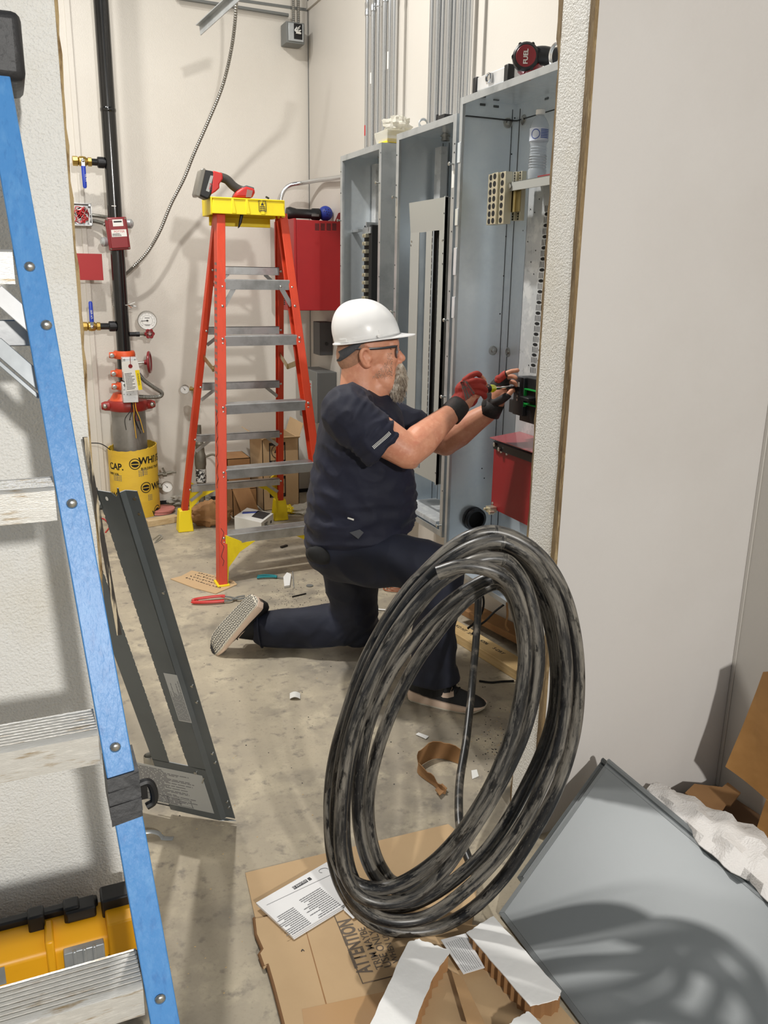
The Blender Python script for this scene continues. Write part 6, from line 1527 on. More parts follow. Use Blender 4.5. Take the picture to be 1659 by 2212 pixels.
# ------------------------------------------------------------------ grey metal sheets, right foreground
A_ = aY(1310, 1645, 1.55); Bc = aZ(1076, 1971, .012); Cc = aZ(1263, 2222, .012)
e1 = A_-Bc; e2 = (Cc-Bc).normalized()
def sheet(name, label, o, u, v_, Lv, m_, th=.018, lip=.022):
    t = thing(name, label, 'metal sheet'); n_ = v_.cross(u).normalized()
    if n_.z < 0: n_ = -n_
    un = u.normalized(); Lu = u.length
    mb = MB()
    P = lambda a, b, c: o+un*a+v_*b+n_*c
    mb.ext([P(.012, .014, 0), P(Lu-.014, .012, 0), P(Lu-.014, Lv, 0), P(.012, Lv, 0)], -n_*.002)
    # flanges around: bevelled edge, rolled on the right side
    mb.ext([P(.012, .014, 0), P(0, .0, -th*.2), P(Lu, 0, -th*.2), P(Lu-.014, .012, 0)], -n_*.002)
    mb.ext([P(0, 0, -th*.2), P(0, 0, -th), P(Lu, 0, -th), P(Lu, 0, -th*.2)], v_*.002)
    mb.ext([P(.012, .014, 0), P(0, 0, -th*.2), P(0, Lv, -th*.2), P(.012, Lv, 0)], -n_*.002)
    mb.ext([P(0, 0, -th*.2), P(0, 0, -th), P(0, Lv, -th), P(0, Lv, -th*.2)], un*.002)
    mb.build('face', m_, t, bevel=.0008)
    mb = MB(); mb.loft([[P(Lu-.014+a, b, c) for a, c in ((0, .0), (.006, .001), (.010, -.002), (.012, .004), (.018, .006), (.024, .003), (.026, -.006), (.022, -.018), (0, -.004))] for b in (.004, Lv)]); mb.build('rolled_edge', m_, t)
    return t, n_
st, sn = sheet('metal_sheet', 'large smooth grey steel door panel lying on the floor at the right', Bc, e1, e2, .95, m_greysheet, th=.012)
sheet('metal_sheet', 'second grey steel panel mostly hidden under the large one, edge showing at its far corner', Bc+e1*.2+V((-.004, .028, 0))-sn*.016, e1*.8, e2, .8, m_greydark, th=.012)
# foam wrapping along the right edge
t0 = A_+e2*.10; mb = MB(); rnd = random.Random(8); rows = []
for i in range(30):
    f = i/29; p = A_+e2*(.14+.55*f)+V((.045, .015, -.015)); r0 = .022+.045*min(1, f*2.2)
    row = []
    for k_ in range(15):
        a = -.35*PI+k_/14*1.35*PI; rr = r0*(1+.12*math.sin(i*1.3+k_*1.1)+.08*math.sin(k_*2.7+i*.6))
        row.append(p+V((math.sin(a)*rr*1.25+.02*f, .45*math.sin(a)*rr, math.cos(a)*rr*.9-.004)))
    rows.append(row)
mb.grid(rows, (0, 0, -.002)); tag(mb.build('foam_wrap', m_foam), 'crumpled white foam wrap along the right edge of the grey door panel', 'foam wrap')
mb = MB(); p = aZ(1438, 1718, .09); crumple((p.x+.0, p.y, p.z), (.030, .022, .02), 5, .3, m_foam, 'foam_wrap', 'small end of foam wrap poking out by the far corner of the grey door panel', 'foam wrap', n=18, m=12)
# brown cardboard in the corner
def curved_card(label, P, m_, bend=.015, name='cardboard_piece', creases=True):
    """P: 4 corners (world); built as a gently creased sheet"""
    a, b, c, d = [V(p) for p in P]; n = 14; rows = []; nn = (b-a).cross(d-a).normalized()
    for i in range(n+1):
        row = []
        for j in range(n+1):
            u, w = i/n, j/n; p = a.lerp(b, u).lerp(d.lerp(c, u), w); row.append(p+nn*(bend*math.sin(u*PI)*.7+bend*.35*math.sin(w*7+u*3)+(bend*.4*abs(((u*2.5+w) % 1)-.5) if creases else 0)))
        rows.append(row)
    mb = MB(); mb.grid(rows, nn*.003); return tag(mb.build(name, m_), label, 'cardboard')
yk = 1.44
curved_card('big creased kraft cardboard flap leaning in the right corner above the grey sheet', [aY(1566, 1657, yk+.04), aY(1648, 1452, yk), aY(1760, 1440, 1.30), aY(1740, 1790, 1.28)], m_kraft, .012)
curved_card('lower kraft cardboard piece at the right edge below the creased flap', [aZ(1620, 1840, .03), aY(1655, 1728, 1.30), aY(1760, 1760, 1.22), aZ(1760, 1880, .03)], m_kraft, .01)
flat('cardboard_piece', [(1500, 1693), (1560, 1700), (1572, 1690), (1600, 1712), (1578, 1740), (1568, 1738), (1530, 1798), (1490, 1760), (1506, 1732), (1480, 1712)], .075, .004, m_card2)
tag(bpy.data.objects['cardboard_piece.002'], 'notched brown cardboard scrap lying in the right room corner', 'cardboard')
flat('cardboard_piece', [(1476, 1742), (1500, 1752), (1560, 1815), (1540, 1830), (1490, 1790)], .05, .004, m_card2)
tag(bpy.data.objects['cardboard_piece.003'], 'brown cardboard scrap between the notched scrap and the foam wrap', 'cardboard')
P = [aZ(x, y, .0) for x, y in ((1430, 1722), (1545, 1705), (1650, 1765), (1660, 1860), (1540, 1850))]
mb = MB(); mb.ext([V((min(p.x, XR-.01), min(p.y, YF-.01), .012)) for p in P], (0, 0, -.012)); tag(mb.build('cardboard_piece', mat('card_shadowed', rgb(104, 76, 50), .85)), 'floor sheet in the right corner, coloured dark brown for the shaded gap', 'cardboard')  # dark brown is painted shade, filling the shadowed gap among the cardboard pieces

# ------------------------------------------------------------------ litter on the floor
t = thing('cardboard_scrap', 'torn curl of brown cardboard standing on the floor inside the coil view', 'cardboard')
pb = [(996, 1652), (960, 1640), (935, 1640), (908, 1655), (901, 1668), (916, 1683), (938, 1698), (950, 1712), (962, 1716)]
hts = [.052, .055, .058, .055, .045, .032, .026, .024, .020]
bs = cr([aZ(x, y, .002) for x, y in pb], 3); hh_ = []
for i in range(len(bs)): f = i/3; k_ = int(f); hh_.append(hts[min(k_, 8)]*(1-(f-k_))+hts[min(k_+1, 8)]*(f-k_))
rnd = random.Random(1); mb = MB(); mb.grid([[p, p+V((.004, .002, h*.5)), p+V((.0, .004, h+rnd.uniform(-.004, .004)))] for p, h in zip(bs, hh_)], (.002, .003, 0)); mb.build('band', m_card2, t)
flat('fold', [(940, 1705), (955, 1692), (966, 1702), (950, 1718)], .012, .003, m_card2, t)
t = thing('cardboard_note', 'torn flat cardboard with handwriting under the front foot of the orange ladder', 'cardboard')
pn = [(368, 1250), (392, 1244), (414, 1232), (452, 1240), (505, 1254), (512, 1262), (466, 1282), (420, 1270)]
nt = flat('sheet', pn, .004, .003, m_card, t)
mb = MB(); P0 = aZ(400, 1248, .0046); P1 = aZ(478, 1272, .0046); dx = (P1-P0); dyv = V((0, 0, 1)).cross(dx.normalized())
rnd = random.Random(9)
for r_ in range(4):
    x = 0
    while x < .92:
        w = rnd.uniform(.03, .07); o_ = P0+dx*x+dyv*(.005+r_*.028); mb.tube([o_+dx*w*q/4+dyv*(.007*rnd.uniform(-1, 1)) for q in range(5)], .0011, 4); x += w+.03
mb.build('handwriting', m_ink, nt)
# tongue-and-groove pliers, red grips
t = thing('pliers', 'red-handled slip joint pliers on the floor behind the worker\'s rear shoe', 'pliers')
def fl3(x, y, z): return aZ(x, y, z)
mb = MB(); mb.tube(cr([fl3(414, 1297, .012), fl3(430, 1293, .014), fl3(470, 1288, .016), fl3(486, 1288, .014)], 5), [.004]+[.008]*12+[.009]*3, 10, flat=.8); mb.build('handle', m_redplast, t)
mb = MB(); mb.tube(cr([fl3(413, 1301, .010), fl3(435, 1301, .012), fl3(460, 1300, .012), fl3(484, 1298, .012)], 5), [.004]+[.009]*12+[.009]*3, 10, flat=.8); mb.build('handle', m_redplast, t)
mb = MB(); mb.tube(cr([fl3(482, 1288, .012), fl3(498, 1290, .013), fl3(515, 1294, .012), fl3(530, 1291, .01)], 5), .006, 8, flat=.6); mb.tube(cr([fl3(482, 1298, .01), fl3(498, 1297, .011), fl3(512, 1290, .012), fl3(528, 1287, .01)], 5), .006, 8, flat=.6); mb.build('jaw', m_greybox, t)
t = thing('snips', 'teal-handled small snips on the floor right of the orange ladder', 'pliers')
mb = MB(); mb.tube(cr([fl3(555, 1248, .008), fl3(570, 1246, .010), fl3(592, 1246, .009), fl3(598, 1247, .008)], 5), .007, 8, flat=.7); mb.tube(cr([fl3(556, 1244, .008), fl3(572, 1242, .010), fl3(590, 1243, .009), fl3(598, 1245, .008)], 5), .006, 8, flat=.7); mb.build('handle', m_teal, t)
mb = MB(); mb.tube([fl3(597, 1246, .008), fl3(615, 1249, .006)], [.006, .002], 8, flat=.5); mb.build('blade', m_greybox, t)
flat('paper_scrap', [(612, 1246), (620, 1236), (629, 1240), (626, 1264), (614, 1266)], .012, .010, m_white); tag(bpy.data.objects['paper_scrap'], 'white folded plastic scrap beside the teal snips', 'scrap')
mb = MB(); mb.tube([fl3(632, 1234, .006), fl3(635, 1270, .003)], .0022, 6); tag(mb.build('wire_scrap', m_galv2), 'short straight wire beside the white scrap by the snips', 'wire')
mb = MB(); mb.tube([fl3(631, 1289, .004), fl3(661, 1282, .004)], .003, 6); tag(mb.build('screw_rod', m_black), 'short dark threaded rod on the floor left of the worker\'s knee', 'rod')
mb = MB(); q = fl3(669, 1266, 0); mb.cyl(q, q+V((0, 0, .004)), .017, n=20); tag(mb.build('knockout_disc', m_greybox), 'small round steel knockout disc on the floor by the worker\'s hip', 'disc')
mb = MB(); mb.bar(fl3(607, 1182, .006), fl3(620, 1178, .006), .014, .008); tag(mb.build('tool_bit', m_black), 'small black bit on the floor beneath the lowest ladder step', 'bit')
mb = MB(); mb.grid([[fl3(626+i*4.5, 1498-math.sin(i/5*PI)*4+j*6, .004+.008*math.sin(i/5*PI)) for j in range(3)] for i in range(6)], (0, 0, .001)); tag(mb.build('paper_scrap', m_label), 'small curled white chip on the bare floor left of the coil', 'scrap')
flat('paper_scrap', [(898, 1586), (904, 1582), (926, 1590), (920, 1596)], .004, .002, m_white); tag(bpy.data.objects['paper_scrap.002'], 'small white paper scrap in front of the worker\'s forward shoe', 'scrap')
flat('paper_scrap', [(1018, 1664), (1030, 1662), (1034, 1676), (1020, 1682)], .003, .002, m_label); tag(bpy.data.objects['paper_scrap.003'], 'pale square scrap on the floor right of the thin black cable', 'scrap')
mb = MB(); c = fl3(842, 1300, .003); mb.grid([[c+V(((.10+.018*j)*math.cos(a), -.02+(.07+.012*j)*math.sin(a), .001)) for j in range(2)] for a in [PI*1.0+k_*.16 for k_ in range(9)]], (0, 0, .001)); tag(mb.build('paper_strip', m_white), 'curved white paper strip on the floor under the raised thigh', 'paper')
for k_, (x, y) in enumerate(((1066, 1588), (1045, 1480))):
    pass
# sawdust and grit
rnd = random.Random(12); mb = MB()
for k_ in range(340):
    if k_ < 160: x, y = rnd.gauss(640, 40), rnd.gauss(1290, 22)
    elif k_ < 250: x, y = rnd.gauss(1060, 22), rnd.gauss(1610, 45)
    else: x, y = rnd.uniform(330, 1000), rnd.uniform(1180, 1780)
    p = aZ(x, y, .0); s_ = rnd.uniform(.0006, .0016)
    mb.box((p.x-s_, p.y-s_, 0), (p.x+s_*1.3, p.y+s_, s_))
tag(mb.build('sawdust', m_ink, smooth=0), 'dark grit and metal filings scattered over the concrete floor', 'grit', kind='stuff')
rnd = random.Random(13); mb = MB()
for k_ in range(110):
    if k_ < 70: x, y = rnd.gauss(1085, 25), rnd.gauss(1600, 35)
    else: x, y = rnd.uniform(330, 700), rnd.uniform(1450, 2150)
    p = aZ(x, y, .0); s_ = rnd.uniform(.0008, .002); mb.box((p.x-s_, p.y-s_*.5, 0), (p.x+s_, p.y+s_*.5, s_*.5))
tag(mb.build('wood_chips', m_wood, smooth=0), 'pale wood chips scattered over the concrete floor', 'chips', kind='stuff')
# ------------------------------------------------------------------ the kneeling worker
from mathutils import noise as NZ
FV = V((.93, -.367, 0)).normalized(); LV = V((.367, .93, 0)).normalized(); UV_ = V((0, 0, 1))
C0 = aY(790, 900, 2.70)
def bp(x, y, lat=0.0): return aP(x, y, C0+LV*lat, LV)
def hp(zx, zy, lat=0.0): return bp(650+zx/3.016, 600+zy/3.016, lat)
R3 = Matrix((FV, LV, UV_)).transposed()          # local (f, l, u) -> world
man = thing('person', 'kneeling man in white hard hat, navy tee and trousers working with a screwdriver', 'person')
def ring(c, a, b, ax1, ax2, n=28, p=2.0):
    out = []
    for i in range(n):
        t_ = 2*PI*i/n; ct, st_ = math.cos(t_), math.sin(t_)
        out.append(c+ax1*(a*math.copysign(abs(ct)**(2/p), ct))+ax2*(b*math.copysign(abs(st_)**(2/p), st_)))
    return out
def tubes(mb, pts, rad, n=16, sub=5):
    """smooth tapered tube"""
    P = cr(pts, sub); R_ = []
    for i in range(len(P)):
        f = i/sub; k_ = int(f); g = f-k_; R_.append(rad[min(k_, len(rad)-1)]*(1-g)+rad[min(k_+1, len(rad)-1)]*g)
    mb.ell(P[0], (R_[0],)*3, n=n, m=10); mb.ell(P[-1], (R_[-1],)*3, n=n, m=10)
    return mb.tube(P, R_, n)
def tilt(deg): return R3 @ Matrix.Rotation(math.radians(deg), 3, 'Y')
def wrinkle(o, fn):
    me = o.data; me.calc_normals_split() if hasattr(me, 'calc_normals_split') else None
    nrm = [v.normal.copy() for v in me.vertices]
    for v, n_ in zip(me.vertices, nrm):
        v.co = v.co+n_*fn(v.co, n_)
def rid(p, s_): return 1-abs(NZ.noise(V((p.x*s_[0], p.y*s_[1], p.z*s_[2]))))*2.2
def L3(p): q = p-C0; return V((q.dot(FV), q.dot(LV), q.z))

from mathutils.bvhtree import BVHTree
# ---- head, neck, arms: one skin
mb = MB()
mb.ell(hp(428, 440), (.097, .079, .098), R3, 28, 18)
mb.ell(hp(350, 500), (.062, .068, .070), R3, 24, 14)
mb.ell(hp(540, 500), (.050, .060, .082), tilt(-6), 24, 14)
mb.ell(hp(505, 590), (.062, .060, .052), tilt(18), 24, 14)
mb.ell(hp(602, 670), (.036, .042, .046), R3, 18, 12); mb.ell(hp(545, 668), (.052, .057, .052), tilt(15), 20, 12); mb.ell(hp(480, 720), (.060, .060, .060), R3, 20, 12)
mb.ell(hp(592, 432), (.026, .050, .034), R3, 18, 12)
mb.ell(hp(606, 458), (.016, .045, .010), R3, 18, 10)
for s_ in (-1, 1):
    mb.ell(hp(575, 530, s_*.036), (.028, .022, .026), R3, 16, 10); mb.ell(hp(540, 590, s_*.036), (.040, .022, .045), R3, 16, 10)
    mb.ell(hp(643, 546, s_*.012), (.011, .009, .009), R3, 12, 8)
    mb.ell(hp(598, 486, s_*.032), (.014, .017, .011), R3, 12, 8)
tubes(mb, [hp(622, 465), hp(640, 495), hp(660, 524)], [.0095, .0105, .0125], 12)
mb.ell(hp(636, 580), (.014, .022, .010), R3, 12, 8); mb.ell(hp(634, 602), (.013, .020, .009), R3, 12, 8)
tubes(mb, [hp(400, 560), hp(392, 660), hp(395, 760), hp(390, 830)], [.068, .071, .079, .095], 24)
tubes(mb, [hp(335, 610), hp(325, 680), hp(330, 740)], [.030, .034, .042], 16)
# ears
for s_ in (-1, 1):
    y = s_*.078
    tubes(mb, [hp(448, 495, y), hp(440, 470, y*1.09), hp(415, 462, y*1.16), hp(396, 480, y*1.2), hp(392, 515, y*1.19), hp(404, 550, y*1.12), hp(425, 575, y*1.05), hp(446, 574, y)], [.0055, .006, .007, .0075, .007, .007, .008, .0075], 10, 4)
    mb.ell(hp(424, 520, y*.99), (.016, .006, .026), R3, 14, 8); mb.ell(hp(452, 530, y*.98), (.006, .007, .010), R3, 10, 8)
# near (right) arm
SH = bp(748, 893, -.215); EL = bp(880, 976, -.240); WR = bp(982, 886, -.070); HN = bp(1018, 848, -.025)
tubes(mb, [SH, SH.lerp(EL, .55), EL], [.066, .064, .055], 20)
tubes(mb, [EL+V((0, 0, -.004)), EL.lerp(WR, .28)+V((0, 0, -.002)), EL.lerp(WR, .62), WR, HN], [.052, .057, .045, .033, .034], 20)
mb.ell(bp(888, 1000, -.240), (.026, .026, .020), R3, 14, 10)
# far (left) arm
SH2 = bp(812, 890, .20); EL2 = bp(962, 955, .19); WR2 = bp(1062, 884, .115); HN2 = bp(1078, 850, .10)
tubes(mb, [SH2, SH2.lerp(EL2, .55), EL2], [.066, .062, .052], 20)
tubes(mb, [EL2, EL2.lerp(WR2, .3), EL2.lerp(WR2, .65), WR2, HN2], [.050, .054, .043, .032, .032], 20)
# near hand: palm, four fingers closed round the handle, thumb on the far side
def chain(mbx, pts, r0, r1): tubes(mbx, pts, [r0+(r1-r0)*i/(len(pts)-1) for i in range(len(pts))], 12, 4)
HL = -.012                                    # lateral plane of the driver handle
nf = {
 'index':  [hp(1068, 665, -.050), hp(1105, 640, -.048), hp(1145, 624, -.040), hp(1172, 640, -.030), hp(1196, 666, -.018)],
 'middle': [hp(1081, 684, -.056), hp(1138, 671, -.058), hp(1178, 676, -.046), hp(1206, 694, -.020)],
 'ring':   [hp(1108, 706, -.058), hp(1162, 708, -.060), hp(1196, 722, -.046), hp(1208, 742, -.018)],
 'little': [hp(1110, 742, -.052), hp(1160, 746, -.054), hp(1192, 764, -.040), hp(1198, 786, -.014)],
}
for k_, P in nf.items(): chain(mb, P, .0086, .0074 if k_ != 'little' else .0066)
tubes(mb, [hp(1050, 800, -.035), hp(1085, 745, -.035), hp(1100, 705, -.036)], [.030, .031, .026], 16)
th = [hp(1080, 790, -.006), hp(1130, 745, .014), hp(1180, 728, .016), hp(1215, 716, .010)]; chain(mb, th, .013, .009)
# far hand
ff = {
 'index':  [hp(1285, 668, .10), hp(1325, 632, .095), hp(1370, 610, .088), hp(1412, 603, .082)],
 'middle': [hp(1292, 690, .118), hp(1335, 652, .115), hp(1378, 642, .106), hp(1400, 652, .098)],
 'ring':   [hp(1300, 715, .132), hp(1350, 680, .132), hp(1390, 682, .122), hp(1405, 700, .112)],
 'little': [hp(1300, 745, .142), hp(1345, 722, .144), hp(1380, 724, .134), hp(1395, 738, .126)],
}
for k_, P in ff.items(): chain(mb, P, .0100, .0082 if k_ != 'little' else .0072)
tubes(mb, [hp(1240, 820, .112), hp(1268, 765, .115), hp(1282, 712, .116)], [.028, .033, .027], 16)
th2 = [hp(1262, 815, .085), hp(1305, 795, .070), hp(1345, 768, .064), hp(1372, 738, .064)]; chain(mb, th2, .0135, .0095)
body = mb.build('body', m_skin, man, remesh=.0036, smit=5); finish(body)

# eye, brow
for s_ in (-1, 1):
    m2 = MB(); m2.ell(hp(607, 484, s_*.032), (.0105, .0115, .0085), R3, 16, 12); ey = m2.build('eye', m_white, man)
    m2 = MB(); m2.ell(hp(622, 484, s_*.033), (.0032, .005, .005), R3, 12, 8); m2.build('iris', m_inkblue, ey)
    m2 = MB(); m2.tube(cr([hp(585, 462, s_*.056), hp(612, 452, s_*.045), hp(626, 456, s_*.022)], 4), .0038, 8); m2.build('eyebrow', m_hair, man)
# cropped hair at the back and temple below the band
m2 = MB(); m2.ell(hp(352, 500), (.0648, .0705, .070), R3, 28, 16); m2.ell(hp(400, 452), (.0845, .0805, .075), R3, 28, 16)
hr = m2.build('hair', m_hair, man, remesh=.005, smit=2); finish(hr)
# hard hat
hat = []
zc_r = hp(212, 426); zc_f = hp(632, 360); hc = zc_r.lerp(zc_f, .5); hx = (zc_f-zc_r).normalized(); hz = LV.cross(hx)*-1
if hz.z < 0: hz = -hz
hl = (zc_f-zc_r).length/2; HT_ = .127; Hh = hat
def hatpt(t_, s_, off=0):
    """t_ angle around (0 = front), s_ 0 rim .. 1 crown"""
    p = 2.3; h = s_; r = (1-h**p)**(1/p) if h < 1 else 0
    bulge = .97+.03*math.sin(min(h*3, PI/2)*1.0)
    a = hl+off; b = .108+off
    x = a*r*bulge*math.cos(t_); y = b*r*bulge*math.sin(t_); z = (HT_+off)*h
    # centre ridge
    rd = .0045*math.exp(-(y/.014)**2)*min(1, h*2.2)*(1 if abs(math.cos(t_)) > .0 else 1)
    x = x*(1+.10*max(0, math.cos(t_))*(1-h)**3)-.014*h*h
    return hc+hx*x+LV*y+hz*(z+rd*h)+hx*(math.cos(t_)*rd*(1-h))
rows = []
NS, NT = 22, 72
for j in range(NS+1):
    s_ = math.sin(j/NS*PI/2)
    rows.append([hatpt(2*PI*i/NT, min(s_, .99999)) for i in range(NT)])
m2 = MB(); m2.loft(rows[::-1]+[], caps=False)
# rim and brim
def brim(t_, w): c = math.cos(t_); k_ = max(0, c); ww_ = .007+.044*(k_**3 if c > 0 else 0); return w*ww_, -.010*w*(k_**2)-.006*w
br = []
for w in (0, .33, .66, 1.0):
    row = []
    for i in range(NT):
        t_ = 2*PI*i/NT; base = hatpt(t_, 0); o_, dz = brim(t_, w); d = hx*math.cos(t_)*1.0+LV*math.sin(t_)*(.6); d.normalize(); row.append(base+d*o_+hz*(dz+.004*w*w))
    br.append(row)
br2 = [[p-hz*.003 for p in r_] for r_ in reversed(br)]
br3 = [[p-hz*.004-(p-hc).normalized()*.003 for p in rows[0]]]
m2.loft(br+br2, caps=False)
ht = m2.build('hard_hat', m_hat, man, smooth=50); sol = ht.modifiers.new('solid', 'SOLIDIFY'); sol.thickness = .002; sol.offset = -1; finish(ht)
m2 = MB()
for (t0, t1, h0, h1) in ((-1.15, -.80, .07, .20), (-1.95, -1.35, .03, .10), (-.65, -.45, .03, .09), (-2.5, -2.2, .03, .1)):
    a = [[hatpt(t0+(t1-t0)*i/6, h0+(h1-h0)*j/3, .0022) for i in range(7)] for j in range(4)]; m2.grid(a, (0, 0, .0))if False else m2.grid(a)
    b = [[hatpt(t0+(t1-t0)*i/6, h0+(h1-h0)*j/3, -.002) for i in range(7)] for j in range(4)]
    edge_ = lambda g: g[0]+[r_[-1] for r_ in g[1:]]+g[-1][-2::-1]+[g[j][0] for j in (2, 1)]
    ea, eb = edge_(a), edge_(b); m2.loft([eb, ea], caps=False)
m2.build('slot_boss', m_hat, ht, smooth=50)
m2 = MB(); p = hp(508, 378, -.112); m2.cyl(p+LV*.006, p-LV*.004, .005, n=12); m2.build('clip', m_white, ht)
# suspension band
m2 = MB()
tops = [(640, 368), (520, 374), (430, 384), (388, 398), (360, 425), (300, 452), (230, 490)]; bots = [(640, 396), (520, 412), (430, 420), (392, 432), (372, 462), (300, 518), (256, 545)]
def interp(tab, x):
    tab = sorted(tab)
    if x <= tab[0][0]: return tab[0][1]
    for (a, b), (c, d) in zip(tab, tab[1:]):
        if x <= c: return b+(d-b)*(x-a)/(c-a)
    return tab[-1][1]
rows = [[], [], []]
for i in range(64):
    t_ = 2*PI*i/64; zx = 434+204*math.cos(t_); lat = .0925*math.sin(t_)
    if zx < 330: zx = 330-(330-zx)*.93
    a = interp(tops, zx); b = interp(bots, zx)
    for r_, w in ((0, a), (1, (a+b)/2), (2, b)): rows[r_].append(hp(zx, w, lat))
m2.loft(rows, caps=False); bd = m2.build('hat_band', m_strap, ht, smooth=60); sol = bd.modifiers.new('solid', 'SOLIDIFY'); sol.thickness = .0025; sol.offset = 1; finish(bd)
# glasses
m2 = MB()
for s_ in (-1, 1):
    P = [hp(352, 464, s_*.088), hp(420, 464, s_*.086), hp(520, 459, s_*.078), hp(620, 446, s_*.064)]
    m2 = MB(); m2.tube(cr(P, 5), [.0016]*5+[.0024]*11, 8, flat=1.6); gl = m2.build('temple', m_frame, man) if s_ < 0 else m2.build('temple', m_frame, man)
gls = bpy.data.objects['temple']; gls.name = 'glasses'
m2 = MB()
for s_ in (-1, 1):
    cc = hp(636, 482, s_*.033); e = [cc+LV*(.028*math.cos(a))*1.0+V((0, 0, 1))*(.021*math.sin(a))-FV*(.010*((math.cos(a)*s_+1)/2)) for a in [k_*PI/14 for k_ in range(28)]]
    m2 = MB(); m2.tube(e, .0018, 8, closed=True); m2.build('rim', m_frame, gls)
    m3 = MB(); m3.add([cc]+e, [(0, i+1, (i+1) % 28+1) for i in range(28)]); m3.ext(e, FV*.0012); m3.build('lens', m_lens, gls)
m2 = MB(); m2.tube([hp(640, 474, -.007), hp(644, 470, 0), hp(640, 474, .007)], .0018, 8); m2.build('bridge', m_frame, gls)
bpy.data.objects['temple.001'].parent = gls
# beard: soft core plus strands
secs = [(552, 626, 664, .020), (572, 612, 672, .030), (600, 596, 682, .044), (640, 576, 687, .054), (690, 566, 684, .052), (735, 574, 666, .040), (765, 598, 646, .020)]
m2 = MB(); rr_ = []
for zy, xa, xb, lt in secs:
    a = hp(xa, zy); b = hp(xb, zy); rr_.append(ring(a.lerp(b, .5), (b-a).length/2*.86, lt*.86, FV, LV, 20))
m2.loft(rr_); core = m2.build('beard', m_beard, man, remesh=.005, smit=2); finish(core)
wrinkle(core, lambda p, n_: .003*NZ.noise(V((p.x*60, p.y*60, p.z*18))))
rnd = random.Random(21); m2 = MB()
def beard_surf():
    zy = rnd.uniform(553, 762)
    for (a, b) in zip(secs, secs[1:]):
        if a[0] <= zy <= b[0]: f = (zy-a[0])/(b[0]-a[0]); xa = a[1]+(b[1]-a[1])*f; xb = a[2]+(b[2]-a[2])*f; lt = a[3]+(b[3]-a[3])*f; break
    t_ = rnd.uniform(0, 2*PI); A = hp(xa, zy); B = hp(xb, zy); c = A.lerp(B, .5); h = (B-A).length/2
    return c+FV*(h*.86*math.cos(t_))+LV*(lt*.86*math.sin(t_)), (FV*math.cos(t_)+LV*math.sin(t_)).normalized(), zy
for k_ in range(2600):
    p, n_, zy = beard_surf(); ln = rnd.uniform(.018, .034); d = (V((0, 0, -1))*1.0+n_*rnd.uniform(.12, .5)+FV*rnd.uniform(-.1, .25)+LV*rnd.uniform(-.2, .2)).normalized()
    q = p-n_*.002; m2.tube([q, q+d*ln*.5+n_*.002, q+d*ln+n_*rnd.uniform(-.004, .002)], [.0008, .0008, .0003], 3, caps=False)
m2.build('beard_strands', m_beard, core, smooth=60)
m2 = MB()
for k_ in range(500):     # stubble up the jaw
    zx, zy = rnd.uniform(470, 615), rnd.uniform(540, 690)
    if zy < 560+(615-zx)*.15: continue
bvh = BVHTree.FromPolygons([v.co.copy() for v in body.data.vertices], [tuple(p.vertices) for p in body.data.polygons])
m3 = MB()
for k_ in range(1600):
    zx, zy = rnd.uniform(470, 612), rnd.uniform(520, 700); sd = rnd.choice((-1, 1))
    if zy < 690-(zx-470)*1.1 and zy > 560: continue
    if zy < 590 and zx < 575: continue
    o_ = hp(zx, zy, sd*.25); h = bvh.ray_cast(o_, -LV*sd)
    if h[0] is None: continue
    d = (V((0, 0, -1))+FV*.3+h[1]*.35).normalized(); m3.tube([h[0]-h[1]*.0008, h[0]+d*rnd.uniform(.003, .006)], [.0005, .0002], 3, caps=False)
m3.build('stubble', m_beard, man, smooth=0)
# ---- tee shirt
mb = MB(); rr_ = []
tor = [(850, 738, 838, .085), (866, 712, 850, .150), (890, 697, 868, .190), (930, 687, 878, .200), (980, 679, 888, .198), (1030, 671, 896, .200), (1080, 665, 899, .206), (1125, 661, 893, .206), (1165, 661, 876, .198), (1190, 664, 850, .188)]
for y, xa, xb, lt in tor:
    a = bp(xa, y); b = bp(xb, y); rr_.append(ring(a.lerp(b, .5), (b-a).length/2, lt, (b-a).normalized(), LV, 32, 2.35))
mb.loft(rr_)
def sleeve(P, R_):
    C = cr(P, 5); rr2 = [float(np.interp(i/5, range(len(R_)), R_)) for i in range(len(C))]; mb.ell(C[0], (rr2[0],)*3, n=22, m=12); mb.tube(C, rr2, 24)
sleeve([bp(760, 872, -.13), bp(748, 893, -.210), bp(790, 930, -.228), bp(834, 971, -.236)], [.070, .084, .084, .082])
sleeve([bp(800, 874, .12), bp(815, 890, .19), bp(862, 912, .20), bp(908, 932, .195)], [.070, .080, .075, .072])
mb.ell(bp(770, 862, -.06), (.085, .09, .035), R3, 20, 12); mb.ell(bp(790, 862, .07), (.085, .09, .035), R3, 20, 12)
shirt = mb.build('tee_shirt', m_shirt, man, remesh=.0065, smit=8); finish(shirt)
# open the sleeve mouths, neck and hem: cut with planes
bm = bmesh.new(); bm.from_mesh(shirt.data)
def cut(p, n_, rad):
    geom = bm.verts[:]+bm.edges[:]+bm.faces[:]
    fs = [f for f in bm.faces if (f.calc_center_median()-p).dot(n_) > 0 and (f.calc_center_median()-p).length < rad]
    bmesh.ops.delete(bm, geom=fs, context='FACES')
bm.to_mesh(shirt.data); bm.free()
def shirt_f(p, n_):
    q = L3(p); w = max(0, min(1, (-.05-q.z)/.30))          # stronger folds lower down
    a = .013*w*(rid(q, (4, 4, 22))-.45)
    a += .006*(rid(V((q.x+q.z*.8, q.y, q.z-q.x*.5)), (14, 9, 12))-.5)
    arm = max(0, 1-(p-SH.lerp(EL, .4)).length/.16); a += .010*arm*(rid(V((q.x+q.z, q.y, q.x-q.z)), (9, 5, 34))-.4)
    return a
wrinkle(shirt, shirt_f)
